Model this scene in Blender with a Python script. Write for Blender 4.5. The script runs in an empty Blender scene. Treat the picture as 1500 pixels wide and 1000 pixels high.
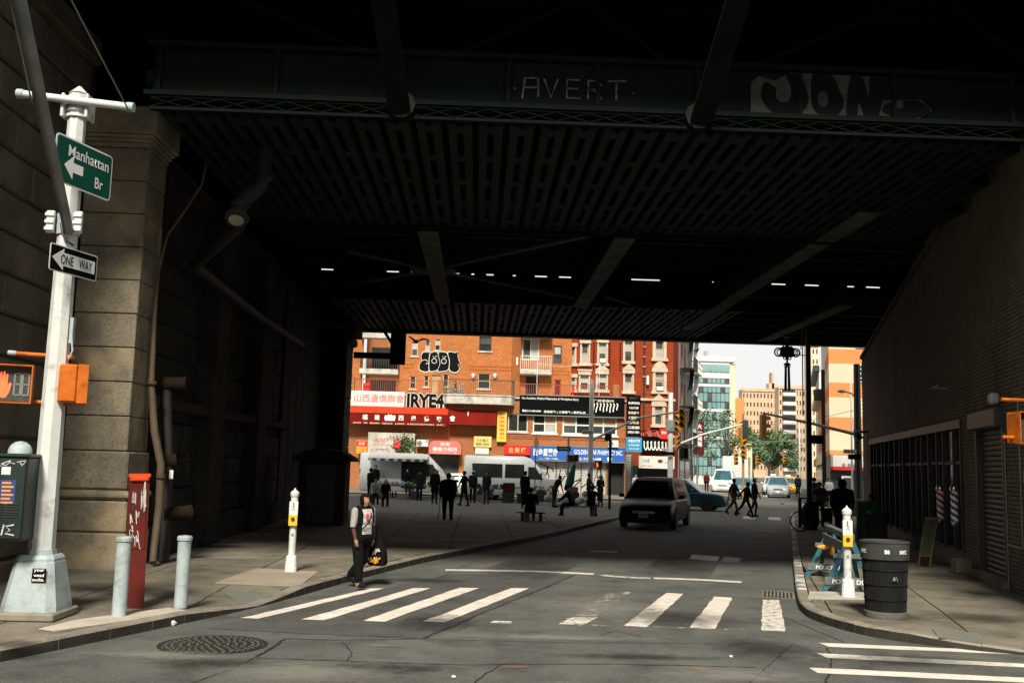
import bpy, math, random
from mathutils import Vector, Matrix
R = math.radians
rnd = random.Random(7)
scene = bpy.context.scene
col = scene.collection

# ---------------------------------------------------------------- camera
ST = R(17.73)                                   # the street runs 17.7 degrees right of the bridge axis (+Y)
cam_d = bpy.data.cameras.new('camera')
cam_d.sensor_width = 36; cam_d.lens = 34.99; cam_d.clip_end = 5000; cam_d.clip_start = 0.1
cam = bpy.data.objects.new('camera', cam_d); col.objects.link(cam)
yaw, pitch, roll = R(1.77), R(7.0), 0.027
cam.location = (0, 0, 2.1)
cam.rotation_euler = (Matrix.Rotation(-yaw, 3, 'Z') @ Matrix.Rotation(R(90) + pitch, 3, 'X') @ Matrix.Rotation(roll, 3, 'Z')).to_euler()
scene.camera = cam

# ---------------------------------------------------------------- sky, sun, exposure
SUN_EL, SUN_AZ = R(45), R(187)                  # azimuth clockwise from +Y: behind the camera, a little to the left
world = bpy.data.worlds.new('World'); scene.world = world; world.use_nodes = True
wn = world.node_tree.nodes; wl = world.node_tree.links; wn.clear()
sky = wn.new('ShaderNodeTexSky'); sky.sky_type = 'NISHITA'; sky.sun_disc = False
sky.sun_elevation = SUN_EL; sky.sun_rotation = SUN_AZ; sky.dust_density = 1.0; sky.air_density = 1.0
hs = wn.new('ShaderNodeHueSaturation'); hs.inputs['Saturation'].default_value = 0.12; hs.inputs['Value'].default_value = 1.0
bg = wn.new('ShaderNodeBackground'); bg.inputs['Strength'].default_value = 0.096
wo = wn.new('ShaderNodeOutputWorld')
wl.new(sky.outputs[0], hs.inputs['Color']); veil = wn.new('ShaderNodeMix'); veil.data_type = 'RGBA'; veil.inputs[0].default_value = 0.75   # thin even cloud over the blue
veil.inputs[7].default_value = (7.3, 7.25, 7.0, 1)
wl.new(hs.outputs[0], veil.inputs[6]); wl.new(veil.outputs[2], bg.inputs['Color']); wl.new(bg.outputs[0], wo.inputs['Surface'])
sun_d = bpy.data.lights.new('sun', 'SUN'); sun_d.energy = 4.8; sun_d.angle = R(11); sun_d.color = (1.0, .93, .80)
sun = bpy.data.objects.new('sun', sun_d); col.objects.link(sun)
to_sun = Vector((math.sin(SUN_AZ) * math.cos(SUN_EL), math.cos(SUN_AZ) * math.cos(SUN_EL), math.sin(SUN_EL)))
sun.rotation_euler = to_sun.to_track_quat('Z', 'Y').to_euler(); sun.location = (0, -30, 40)
vs = scene.view_settings
vs.view_transform = 'Standard'; vs.look = 'None'; vs.exposure = 0.42; vs.gamma = 1.0; vs.use_curve_mapping = False

# ---------------------------------------------------------------- materials
MATS = {}
def pm(name, c1, c2=None, scale=2.0, rough=.75, bump=0.0, bscale=60.0, metal=0.0, emit=None, speck=None, coat=0.0, grime=None, coord='pos', lo=.35, hi=.65, rough2=None, spec=.5, stain=None):
    """procedural principled material: c1/c2 mixed by noise, optional speckle (colour, scale, amount), grime (colour, scale, amount) and bump"""
    m = bpy.data.materials.new(name); m.use_nodes = True
    nt = m.node_tree; N = nt.nodes; L = nt.links
    b = N['Principled BSDF']; b.inputs['Roughness'].default_value = rough; b.inputs['Metallic'].default_value = metal; b.inputs['Specular IOR Level'].default_value = spec
    if coat: b.inputs['Coat Weight'].default_value = coat; b.inputs['Coat Roughness'].default_value = .08
    if coord == 'pos':
        g = N.new('ShaderNodeNewGeometry'); vec = g.outputs['Position']
    else:
        g = N.new('ShaderNodeTexCoord'); vec = g.outputs['Object']
    def noise(sc, det=5, rg=.6):
        n = N.new('ShaderNodeTexNoise'); n.inputs['Scale'].default_value = sc; n.inputs['Detail'].default_value = det; n.inputs['Roughness'].default_value = rg
        L.new(vec, n.inputs['Vector']); return n.outputs[0]
    def ramp(src, lo, hi):
        r = N.new('ShaderNodeMapRange'); r.inputs[1].default_value = lo; r.inputs[2].default_value = hi
        L.new(src, r.inputs[0]); return r.outputs[0]
    def mix(fac, a, bb):
        x = N.new('ShaderNodeMix'); x.data_type = 'RGBA'
        if isinstance(fac, float): x.inputs[0].default_value = fac
        else: L.new(fac, x.inputs[0])
        for i, v in ((6, a), (7, bb)):
            if isinstance(v, tuple): x.inputs[i].default_value = (*v, 1)
            else: L.new(v, x.inputs[i])
        return x.outputs[2]
    c = c1
    if c2: c = mix(ramp(noise(scale), lo, hi), c1, c2)
    if speck:
        sc, ss, sa = speck
        c = mix(ramp(noise(ss, 2, .7), .5, .5 + .25 / max(sa, .01)), c, sc)
    if grime:
        gc, gs, ga = grime
        c = mix(ramp(noise(gs, 7, .65), .62 - .25 * ga, .80), c, gc)
    if stain:
        gc, gs, ga = stain
        c = mix(ramp(noise(gs, 4, .55), .60 - .2 * ga, .72), c, gc)
    if isinstance(c, tuple): b.inputs['Base Color'].default_value = (*c, 1)
    else: L.new(c, b.inputs['Base Color'])
    if rough2 is not None:
        rr = N.new('ShaderNodeMapRange'); rr.inputs[1].default_value = .35; rr.inputs[2].default_value = .65
        rr.inputs[3].default_value = rough; rr.inputs[4].default_value = rough2
        L.new(noise(scale * 1.7), rr.inputs[0]); L.new(rr.outputs[0], b.inputs['Roughness'])
    if bump:
        bp = N.new('ShaderNodeBump'); bp.inputs['Strength'].default_value = bump; bp.inputs['Distance'].default_value = .02
        L.new(noise(bscale, 6, .7), bp.inputs['Height']); L.new(bp.outputs[0], b.inputs['Normal'])
    if emit:
        b.inputs['Emission Color'].default_value = (*emit[0], 1); b.inputs['Emission Strength'].default_value = emit[1]
    MATS[name] = m
    return m
def brickmat(name, c1, c2, mortar, w=.21, h=.072, bump=.5, grime=None):
    m = bpy.data.materials.new(name); m.use_nodes = True
    nt = m.node_tree; N = nt.nodes; L = nt.links; b = N['Principled BSDF']; b.inputs['Roughness'].default_value = .9; b.inputs['Specular IOR Level'].default_value = .12
    tc = N.new('ShaderNodeTexCoord'); sp = N.new('ShaderNodeSeparateXYZ'); L.new(tc.outputs['Object'], sp.inputs[0])
    ad = N.new('ShaderNodeMath'); ad.operation = 'ADD'; L.new(sp.outputs[0], ad.inputs[0]); L.new(sp.outputs[1], ad.inputs[1])
    cb = N.new('ShaderNodeCombineXYZ'); L.new(ad.outputs[0], cb.inputs[0]); L.new(sp.outputs[2], cb.inputs[1])
    br = N.new('ShaderNodeTexBrick'); L.new(cb.outputs[0], br.inputs['Vector'])
    br.inputs['Scale'].default_value = 1.0; br.inputs['Brick Width'].default_value = w; br.inputs['Row Height'].default_value = h
    br.inputs['Mortar Size'].default_value = .009; br.inputs['Color1'].default_value = (*c1, 1); br.inputs['Color2'].default_value = (*c2, 1); br.inputs['Mortar'].default_value = (*mortar, 1)
    n = N.new('ShaderNodeTexNoise'); n.inputs['Scale'].default_value = .6; n.inputs['Detail'].default_value = 8; L.new(tc.outputs['Object'], n.inputs['Vector'])
    mr = N.new('ShaderNodeMapRange'); mr.inputs[1].default_value = .4; mr.inputs[2].default_value = .75; mr.inputs[4].default_value = .45; L.new(n.outputs[0], mr.inputs[0])
    mx = N.new('ShaderNodeMix'); mx.data_type = 'RGBA'; L.new(mr.outputs[0], mx.inputs[0]); L.new(br.outputs['Color'], mx.inputs[6])
    mx.inputs[7].default_value = (*(grime or tuple(v * .6 for v in c2)), 1)
    L.new(mx.outputs[2], b.inputs['Base Color'])
    bp = N.new('ShaderNodeBump'); bp.inputs['Strength'].default_value = bump; bp.inputs['Distance'].default_value = .01; bp.invert = True
    L.new(br.outputs['Fac'], bp.inputs['Height']); L.new(bp.outputs[0], b.inputs['Normal'])
    MATS[name] = m; return m
def wornmat(name, paint, under, amount, scale=9):
    """old road paint: noise wears it through to the asphalt"""
    m = pm(name, paint, under, scale=scale, rough=.8, lo=.5 - amount * .35 + .12, hi=.5 - amount * .35 + .22, bump=.3, bscale=90, speck=(under, 70, .45 * amount + .1))
    return m

pm('asphalt', (.118, .120, .107), (.078, .080, .074), scale=.7, rough=.85, bump=.9, bscale=60, speck=((.235, .235, .21), 42, .8), grime=((.034, .035, .033), 1.3, .6), spec=.3)
pm('asphalt_patch', (.078, .080, .076), (.06, .06, .058), scale=1.2, rough=.85, bump=.6, bscale=110, speck=((.19, .19, .17), 46, .75), grime=((.03, .03, .03), 2, .5), spec=.3)
pm('tar', (.012, .012, .012), (.03, .03, .028), scale=8, rough=.6)
pm('concrete', (.205, .182, .136), (.130, .116, .090), scale=.9, rough=.9, bump=.6, bscale=45, speck=((.34, .30, .235), 40, .6), grime=((.060, .053, .042), 1.5, .8), spec=.3)
pm('concrete_light', (.33, .28, .215), (.25, .215, .17), scale=1.3, rough=.88, bump=.4, bscale=70, speck=((.17, .15, .12), 55, .35))
pm('concrete_pale', (.48, .43, .36), (.34, .31, .26), scale=2.5, rough=.88, bump=.3, bscale=70, speck=((.2, .18, .15), 40, .3))
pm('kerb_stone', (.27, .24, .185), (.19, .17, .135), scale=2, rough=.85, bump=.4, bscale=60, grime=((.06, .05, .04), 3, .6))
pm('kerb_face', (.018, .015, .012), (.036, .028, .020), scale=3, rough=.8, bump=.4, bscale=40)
pm('kerb_paint', (.55, .54, .50), (.12, .11, .09), scale=3, rough=.8, lo=.42, hi=.58)
pm('tactile', (.125, .135, .12), (.16, .155, .13), scale=3, rough=.8, bump=.5, bscale=120)
pm('road_paint', (.74, .68, .60), (.60, .55, .48), scale=3, rough=.75, bump=.3, bscale=90, speck=((.30, .285, .26), 30, .45), grime=((.38, .35, .31), 4, .5))
wornmat('worn_paint', (.60, .56, .49), (.10, .10, .092), .30, 9)
wornmat('faded_paint', (.46, .43, .38), (.10, .10, .092), .72, 6)
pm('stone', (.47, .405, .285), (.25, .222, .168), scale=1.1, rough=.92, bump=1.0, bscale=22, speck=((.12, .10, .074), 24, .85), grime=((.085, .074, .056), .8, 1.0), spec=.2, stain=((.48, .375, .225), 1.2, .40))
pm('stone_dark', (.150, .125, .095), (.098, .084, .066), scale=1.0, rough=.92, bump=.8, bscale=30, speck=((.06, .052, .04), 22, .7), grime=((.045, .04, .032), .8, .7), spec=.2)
pm('stone_shaded', (.040, .036, .028), (.022, .021, .017), scale=1.0, rough=.95, bump=.8, bscale=30, grime=((.07, .06, .045), 1.2, .3), spec=.15)  # stone darkened in its colour to deepen the shade under the bridge
pm('mortar', (.05, .045, .035), rough=.95)
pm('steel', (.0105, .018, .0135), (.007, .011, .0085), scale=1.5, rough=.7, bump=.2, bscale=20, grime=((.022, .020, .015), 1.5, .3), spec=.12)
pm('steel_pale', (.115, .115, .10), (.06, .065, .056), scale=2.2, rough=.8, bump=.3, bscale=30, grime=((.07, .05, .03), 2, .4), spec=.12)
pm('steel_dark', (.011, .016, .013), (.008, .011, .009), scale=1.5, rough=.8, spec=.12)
pm('chalk', (.125, .14, .12), (.028, .036, .030), scale=9, rough=.9, spec=.12)
pm('dull_silver', (.05, .053, .047), (.03, .034, .03), scale=6, rough=.8, spec=.12)
pm('white_paint', (.66, .68, .65), (.52, .55, .53), scale=3, rough=.5, bump=.12, bscale=25, grime=((.24, .20, .14), 5, .25))
pm('galvanised', (.40, .47, .475), (.31, .375, .385), scale=4, rough=.6, bump=.25, bscale=30, speck=((.20, .20, .19), 22, .25), grime=((.16, .13, .09), 4, .3))
pm('galv_grey', (.25, .27, .26), (.17, .19, .185), scale=3, rough=.5, metal=.2)
pm('dark_metal', (.022, .026, .025), (.035, .038, .036), scale=4, rough=.5)
pm('black_paint', (.012, .014, .014), (.02, .022, .022), scale=3, rough=.45)
pm('black_flat', (.010, .011, .011), (.016, .017, .016), scale=5, rough=.9)
pm('sign_green', (.006, .062, .042), (.008, .072, .05), scale=2, rough=.35)
pm('sign_white', (.74, .76, .72), (.62, .66, .64), scale=5, rough=.4)
pm('sign_black', (.006, .007, .007), rough=1.0, spec=.0)
pm('signal_yellow', (.50, .22, .018), (.40, .165, .014), scale=4, rough=.4, grime=((.2, .1, .02), 8, .3))
pm('signal_orange', (.62, .15, .010), (.46, .105, .009), scale=4, rough=.5, grime=((.16, .05, .012), 7, .5), spec=.3)
pm('lens_dark', (.045, .055, .05), (.075, .085, .08), scale=30, rough=.3)
pm('hand_lit', (.8, .1, .03), emit=((1.0, .14, .04), 1.0))
pm('digit_dim', (.20, .21, .19))
pm('box_green', (.008, .018, .016), (.012, .026, .023), scale=3, rough=.45, grime=((.03, .03, .025), 6, .3))
pm('fire_red', (.105, .011, .007), (.07, .009, .006), scale=2, rough=.6, grime=((.03, .009, .006), 5, .5), spec=.25)
pm('fire_cap', (.75, .065, .012), (.62, .05, .01), scale=4, rough=.45)
pm('tag_white', (.62, .62, .58), (.45, .45, .42), scale=20, rough=.6)
pm('tag_black', (.008, .008, .008), rough=.95, spec=.05)
pm('iron', (.022, .021, .019), (.045, .042, .036), scale=9, rough=.5, metal=.3, bump=.4, bscale=60)
pm('steel_shaded', (.0055, .0100, .0075), (.004, .007, .0055), scale=1.5, rough=.9, spec=.08, grime=((.012, .011, .008), 1.5, .4))  # darker steel copy, shade of the front girderwork put into its colour
pm('rust_dark', (.024, .016, .009), (.016, .012, .009), scale=4, rough=.9, spec=.1)
pm('stud', (.085, .082, .07), (.05, .048, .042), scale=9, rough=.6)
pm('shopfront', (.060, .062, .056), (.035, .037, .034), scale=2, rough=.6, spec=.3)
pm('ochre', (.36, .19, .06), (.25, .13, .04), scale=3, rough=.7)
pm('rust', (.11, .055, .022), (.06, .04, .026), scale=4, rough=.85, bump=.4, bscale=30)
pm('pipe_brown', (.13, .095, .055), (.08, .06, .04), scale=2, rough=.7)
pm('pipe_dark', (.024, .023, .019), (.015, .0145, .013), scale=2, rough=.75, bump=.2, bscale=30)
pm('rubber', (.012, .012, .012), (.02, .02, .019), scale=6, rough=.85)
pm('rim', (.35, .36, .36), rough=.3, metal=.8)
pm('glass_car', (.012, .016, .018), rough=.06)
pm('glass_blue', (.03, .10, .14), (.02, .06, .08), scale=2, rough=.08)
pm('glass_dark', (.018, .022, .022), (.035, .04, .038), scale=.8, rough=.12)
pm('glass_mid', (.09, .10, .095), (.03, .036, .036), scale=.9, rough=.15)
pm('blind', (.42, .42, .37), (.30, .30, .27), scale=1.2, rough=.6)
pm('paper_blind', (.42, .28, .14), (.32, .22, .12), scale=2, rough=.7)
pm('glass_curtain', (.22, .36, .36), (.14, .26, .27), scale=.35, rough=.12)
pm('headlamp', (.55, .56, .54), rough=.15)
pm('tail', (.35, .01, .01), rough=.25)
pm('chrome', (.5, .5, .49), rough=.2, metal=.9)
pm('car_black', (.006, .008, .009), (.009, .011, .012), scale=1, rough=.3, coat=0.0, spec=.08)
pm('car_navy', (.014, .055, .072), (.016, .06, .08), scale=1, rough=.25, coat=.4)
pm('car_silver', (.38, .40, .40), (.33, .35, .36), scale=1, rough=.3, coat=.5)
pm('car_white', (.66, .67, .64), (.58, .60, .58), scale=1.5, rough=.35, coat=.4)
pm('van_white', (.62, .66, .64), (.52, .56, .55), scale=1.2, rough=.4, coat=.3)
pm('car_blue', (.12, .22, .28), (.10, .19, .25), scale=1, rough=.25, coat=.6)
pm('taxi', (.75, .40, .02), rough=.3, coat=.5)
pm('skin', (.36, .17, .10), (.30, .135, .08), scale=20, rough=.55)
pm('skin_face', (.42, .20, .115), (.34, .15, .085), scale=25, rough=.5)
pm('hair', (.008, .006, .005), (.014, .010, .008), scale=30, rough=.9, spec=.04)
pm('shoe', (.010, .010, .011), (.016, .016, .016), scale=20, rough=.9, spec=.1)
pm('hair_grey', (.30, .29, .27), (.2, .19, .18), scale=30, rough=.6)
for k, c in dict(black=(.006, .007, .007), charcoal=(.022, .024, .025), grey=(.16, .165, .165), white=(.62, .62, .60), navy=(.018, .026, .045), brown=(.06, .04, .03), olive=(.05, .05, .035), maroon=(.09, .018, .016), blue=(.05, .12, .2), teal=(.02, .10, .11), denim=(.05, .075, .11), tan=(.26, .20, .13), pale=(.36, .38, .38)).items():
    pm('cloth_' + k, c, tuple(v * .72 for v in c), scale=12, rough=.95, bump=.25, bscale=45, spec=.12)
pm('cloth_shaded_sleeve', (.34, .34, .34), (.27, .27, .27), scale=14, rough=.9, bump=.2, bscale=40)  # white shirt sleeve, painted grey for its shade
pm('print_red', (.62, .05, .05))
brickmat('brick_orange', (.56, .175, .042), (.38, .108, .027), (.27, .16, .085), grime=(.27, .095, .034))
brickmat('brick_low', (.45, .155, .052), (.33, .11, .038), (.25, .16, .09), grime=(.25, .10, .045))
brickmat('brick_red', (.38, .052, .012), (.25, .038, .011), (.17, .045, .02), grime=(.17, .034, .013))
brickmat('brick_tan', (.62, .44, .29), (.56, .39, .26), (.5, .38, .28), w=.4, h=.2, bump=.1)
brickmat('brick_stripe', (.70, .25, .075), (.62, .21, .06), (.55, .30, .15), grime=(.58, .21, .07))
pm('cream', (.66, .54, .37), (.60, .49, .34), scale=.8, rough=.85)
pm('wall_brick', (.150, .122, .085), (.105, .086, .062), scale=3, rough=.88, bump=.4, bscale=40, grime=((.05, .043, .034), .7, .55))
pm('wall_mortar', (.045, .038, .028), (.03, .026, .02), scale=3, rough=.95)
pm('trim_stone', (.55, .45, .33), (.44, .36, .27), scale=3, rough=.85)
pm('trim_white', (.68, .67, .62), (.58, .57, .53), scale=3, rough=.6)
pm('slab_pale', (.55, .52, .46), (.38, .36, .31), scale=1.6, rough=.85, grime=((.12, .11, .09), 2, .5))
pm('rail_red', (.30, .06, .03), rough=.6)
pm('rail_dark', (.06, .045, .035), rough=.6)
pm('rail_white', (.55, .56, .53), rough=.5)
pm('shutter', (.46, .45, .41), (.36, .355, .33), scale=1.5, rough=.6)
pm('shutter_grey', (.34, .35, .34), (.27, .28, .28), scale=1.5, rough=.55)
pm('shutter_dark', (.055, .058, .054), (.036, .038, .036), scale=1.2, rough=.5, grime=((.03, .03, .028), 3, .5))
pm('red_awning', (.17, .010, .006), (.12, .008, .005), scale=1.1, rough=.9, spec=.1)
pm('red_awning_top', (.50, .040, .012), (.38, .03, .01), scale=1.3, rough=.9, spec=.1)
pm('red_sign', (.66, .02, .02), (.58, .02, .018), scale=2, rough=.4)
pm('pink_awning', (.72, .16, .13), (.62, .14, .115), scale=1.5, rough=.6)
pm('blue_sign', (.02, .12, .42), (.018, .105, .37), scale=2, rough=.4)
pm('blue_sign_light', (.03, .26, .48), (.025, .22, .42), scale=2, rough=.4)
pm('yellow_sign', (.72, .52, .07), (.62, .44, .06), scale=2, rough=.5)
pm('yellow_plaque', (.66, .56, .16), (.55, .47, .14), scale=3, rough=.5)
pm('orange_sign', (.78, .33, .03), (.7, .28, .025), scale=2, rough=.5)
pm('gold', (.75, .55, .12), rough=.5)
pm('letter_white', (.78, .77, .73), rough=.5)
pm('letter_red', (.60, .05, .04), rough=.5)
pm('letter_cream', (.70, .62, .45), rough=.5)
pm('letter_dark', (.05, .045, .04), rough=.5)
pm('poster_blue', (.02, .045, .17), (.03, .06, .22), scale=20, rough=.5)
pm('bark', (.06, .05, .036), (.04, .033, .025), scale=9, rough=.9, bump=.5, bscale=20)
pm('leaf', (.055, .10, .030), (.095, .15, .05), scale=1.2, rough=.6)
pm('leaf_far', (.060, .115, .040), (.12, .185, .075), scale=.4, rough=.65)
pm('barricade_blue', (.015, .115, .175), (.012, .09, .14), scale=4, rough=.65, bump=.3, bscale=30, grime=((.03, .05, .055), 6, .35))
pm('barricade_grey', (.13, .15, .145), (.09, .105, .10), scale=4, rough=.75)
pm('bin_black', (.007, .008, .008), (.012, .013, .012), scale=7, rough=.7, spec=.25)
pm('bin_band', (.026, .029, .028), (.045, .048, .045), scale=5, rough=.7, spec=.3)
pm('bin_foot', (.13, .13, .115), (.085, .085, .078), scale=6, rough=.8)
pm('button_yellow', (.80, .46, .02), rough=.45)
pm('wood', (.16, .085, .03), (.11, .06, .022), scale=6, rough=.7)
pm('board_green', (.025, .12, .075), rough=.6)
pm('board_dark', (.03, .027, .022), (.045, .04, .03), scale=4, rough=.7)
pm('chalk_green', (.03, .05, .025), rough=.8)
pm('barber_red', (.55, .03, .02), rough=.25)
pm('barber_blue', (.02, .06, .28), rough=.25)
pm('knot_brown', (.055, .016, .013), (.045, .014, .012), scale=5, rough=.5)
pm('card', (.30, .19, .10), (.24, .155, .085), scale=4, rough=.85)
pm('crate_dark', (.035, .04, .038), rough=.7)
pm('goods_green', (.06, .13, .04), (.12, .18, .06), scale=14, rough=.7)
pm('goods_orange', (.5, .17, .03), (.4, .1, .02), scale=14, rough=.6)
pm('goods_pale', (.42, .42, .38), (.3, .3, .28), scale=10, rough=.7)
pm('pigeon', (.12, .125, .135), (.06, .062, .07), scale=30, rough=.7)
pm('pigeon_white', (.6, .6, .58), rough=.7)
pm('paper', (.72, .70, .66), rough=.8)
pm('tile_white', (.62, .62, .58), (.55, .55, .52), scale=1.5, rough=.5)
pm('roof_grey', (.10, .10, .095), rough=.9)
pm('far_white', (.62, .62, .59), (.54, .54, .51), scale=.3, rough=.7)
pm('far_grey', (.32, .31, .28), (.25, .24, .22), scale=.5, rough=.8)
pm('bag_blue', (.05, .16, .30), (.2, .3, .36), scale=6, rough=.5)
pm('lamp_lit', (.9, .8, .55), emit=((1.0, .85, .55), 2.5))

def stainmat(name, c):
    """ragged soft-edged stain: alpha from distance to the patch centre broken up by noise"""
    m = bpy.data.materials.new(name); m.use_nodes = True; nt = m.node_tree; N = nt.nodes; L = nt.links; b = N['Principled BSDF']
    b.inputs['Base Color'].default_value = (*c, 1); b.inputs['Roughness'].default_value = .9; b.inputs['Specular IOR Level'].default_value = .2
    tc = N.new('ShaderNodeTexCoord'); mp = N.new('ShaderNodeMapping'); mp.inputs['Location'].default_value = (-1, -1, 0); mp.inputs['Scale'].default_value = (2, 2, 0); L.new(tc.outputs['Generated'], mp.inputs[0])
    ln = N.new('ShaderNodeVectorMath'); ln.operation = 'LENGTH'; L.new(mp.outputs[0], ln.inputs[0])
    g = N.new('ShaderNodeNewGeometry'); n = N.new('ShaderNodeTexNoise'); n.inputs['Scale'].default_value = 5; n.inputs['Detail'].default_value = 8; n.inputs['Roughness'].default_value = .7; L.new(g.outputs['Position'], n.inputs['Vector'])
    ad = N.new('ShaderNodeMath'); ad.operation = 'MULTIPLY_ADD'; ad.inputs[1].default_value = 1.5; L.new(n.outputs[0], ad.inputs[0]); L.new(ln.outputs['Value'], ad.inputs[2])
    mr = N.new('ShaderNodeMapRange'); mr.inputs[1].default_value = 1.65; mr.inputs[2].default_value = .95; mr.inputs[3].default_value = 0; mr.inputs[4].default_value = .5; L.new(ad.outputs[0], mr.inputs[0]); L.new(mr.outputs[0], b.inputs['Alpha'])
    MATS[name] = m
stainmat('stain_oil', (.022, .022, .021)); stainmat('stain_dirt', (.045, .038, .03)); stainmat('stain_pink', (.34, .16, .12)); stainmat('stain_pale', (.26, .25, .22))

# ---------------------------------------------------------------- mesh helpers
class MB:
    def __init__(s): s.v = []; s.f = []; s.m = []; s.mi = 0
    def add(s, vs, fs):
        o = len(s.v); s.v += [tuple(p) for p in vs]
        for f in fs: s.f.append(tuple(i + o for i in f)); s.m.append(s.mi)
        return s
    def box(s, x0, x1, y0, y1, z0, z1):
        if x0 > x1: x0, x1 = x1, x0
        if y0 > y1: y0, y1 = y1, y0
        if z0 > z1: z0, z1 = z1, z0
        return s.add([(x0, y0, z0), (x1, y0, z0), (x1, y1, z0), (x0, y1, z0), (x0, y0, z1), (x1, y0, z1), (x1, y1, z1), (x0, y1, z1)],
                     [(0, 3, 2, 1), (4, 5, 6, 7), (0, 1, 5, 4), (1, 2, 6, 5), (2, 3, 7, 6), (3, 0, 4, 7)])
    def cbox(s, x0, x1, y0, y1, z0, z1, c=.02):
        """box with chamfered edges"""
        lo = (x0, y0, z0); hi = (x1, y1, z1); vs = []; ix = {}
        for sx in (0, 1):
            for sy in (0, 1):
                for sz in (0, 1):
                    sg = (sx, sy, sz)
                    for ax in range(3):
                        p = []
                        for k in range(3):
                            b = hi[k] if sg[k] else lo[k]
                            if k != ax: b += -c if sg[k] else c
                            p.append(b)
                        ix[sg, ax] = len(vs); vs.append(tuple(p))
        fs = []
        for ax in range(3):
            a, b = (ax + 1) % 3, (ax + 2) % 3
            for sd in (0, 1):
                q = []
                for (u, w) in ((0, 0), (1, 0), (1, 1), (0, 1)):
                    g = [0, 0, 0]; g[ax] = sd; g[a] = u; g[b] = w; q.append(ix[tuple(g), ax])
                fs.append(tuple(q) if sd else tuple(q[::-1]))
            for u in (0, 1):
                for w in (0, 1):
                    g0 = [0, 0, 0]; g1 = [0, 0, 0]; g0[a] = g1[a] = u; g0[b] = g1[b] = w; g1[ax] = 1
                    q = (ix[tuple(g0), a], ix[tuple(g1), a], ix[tuple(g1), b], ix[tuple(g0), b])
                    fs.append(q if (u == w) == False else q[::-1])
        for sx in (0, 1):
            for sy in (0, 1):
                for sz in (0, 1):
                    q = tuple(ix[(sx, sy, sz), k] for k in range(3))
                    fs.append(q if (sx + sy + sz) % 2 else q[::-1])
        return s.add(vs, fs)
    def bar(s, p, q, w, h, up=(0, 0, 1)):
        p = Vector(p); q = Vector(q); d = (q - p).normalized(); u = Vector(up)
        if abs(d.dot(u)) > .98: u = Vector((0, 1, 0))
        a = d.cross(u).normalized(); b = a.cross(d)
        c = [p + a * i * w / 2 + b * j * h / 2 for i, j in ((-1, -1), (1, -1), (1, 1), (-1, 1))]
        c += [v + (q - p) for v in c]
        return s.add(c, [(0, 1, 2, 3), (7, 6, 5, 4), (0, 4, 5, 1), (1, 5, 6, 2), (2, 6, 7, 3), (3, 7, 4, 0)])
    def cyl(s, p, q, r0, r1=None, n=12, rot=0.0, cap=True):
        r1 = r0 if r1 is None else r1
        p = Vector(p); q = Vector(q); d = (q - p).normalized()
        u = Vector((0, 0, 1)) if abs(d.z) < .95 else Vector((1, 0, 0))
        a = d.cross(u).normalized(); b = d.cross(a)
        vs = []
        for c, r in ((p, r0), (q, r1)):
            for i in range(n):
                t = 2 * math.pi * i / n + rot; vs.append(c + (a * math.cos(t) + b * math.sin(t)) * r)
        fs = [(i, i + n, (i + 1) % n + n, (i + 1) % n) for i in range(n)]
        if cap: fs += [tuple(range(n)), tuple(range(2 * n - 1, n - 1, -1))]
        return s.add(vs, fs)
    def tube(s, pts, r, n=8):
        pts = [Vector(p) for p in pts]; rr = r if isinstance(r, (list, tuple)) else [r] * len(pts); vs = []; prev = None
        for i, p in enumerate(pts):
            d = (pts[min(i + 1, len(pts) - 1)] - pts[max(i - 1, 0)]).normalized()
            if prev is None:
                u = Vector((0, 0, 1)) if abs(d.z) < .9 else Vector((1, 0, 0)); a = d.cross(u).normalized()
            else: a = (prev - d * prev.dot(d)).normalized()
            prev = a; b = d.cross(a)
            for k in range(n):
                t = 2 * math.pi * k / n; vs.append(p + (a * math.cos(t) + b * math.sin(t)) * rr[i])
        fs = []
        for i in range(len(pts) - 1):
            for k in range(n): fs.append((i * n + k, i * n + (k + 1) % n, (i + 1) * n + (k + 1) % n, (i + 1) * n + k))
        fs += [tuple(range(n))[::-1], tuple(range((len(pts) - 1) * n, len(pts) * n))]
        return s.add(vs, fs)
    def lathe(s, prof, n=20, c=(0, 0, 0)):
        vs = []; fs = []
        for r, z in prof:
            for i in range(n):
                t = 2 * math.pi * i / n; vs.append((c[0] + r * math.cos(t), c[1] + r * math.sin(t), c[2] + z))
        for j in range(len(prof) - 1):
            for i in range(n): fs.append((j * n + i, j * n + (i + 1) % n, (j + 1) * n + (i + 1) % n, (j + 1) * n + i))
        fs += [tuple(range(n))[::-1], tuple(range((len(prof) - 1) * n, len(prof) * n))]
        return s.add(vs, fs)
    def ball(s, c, r, n=12, k=8):
        if not isinstance(r, (tuple, list)): r = (r, r, r)
        prof = []; vs = []; fs = []
        for j in range(1, k):
            ph = math.pi * j / k
            for i in range(n):
                t = 2 * math.pi * i / n
                vs.append((c[0] + r[0] * math.sin(ph) * math.cos(t), c[1] + r[1] * math.sin(ph) * math.sin(t), c[2] - r[2] * math.cos(ph)))
        b = len(vs); vs += [(c[0], c[1], c[2] - r[2]), (c[0], c[1], c[2] + r[2])]
        for j in range(k - 2):
            for i in range(n): fs.append((j * n + i, j * n + (i + 1) % n, (j + 1) * n + (i + 1) % n, (j + 1) * n + i))
        for i in range(n):
            fs.append((b, (i + 1) % n, i)); fs.append((b + 1, (k - 2) * n + i, (k - 2) * n + (i + 1) % n))
        return s.add(vs, fs)
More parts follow.
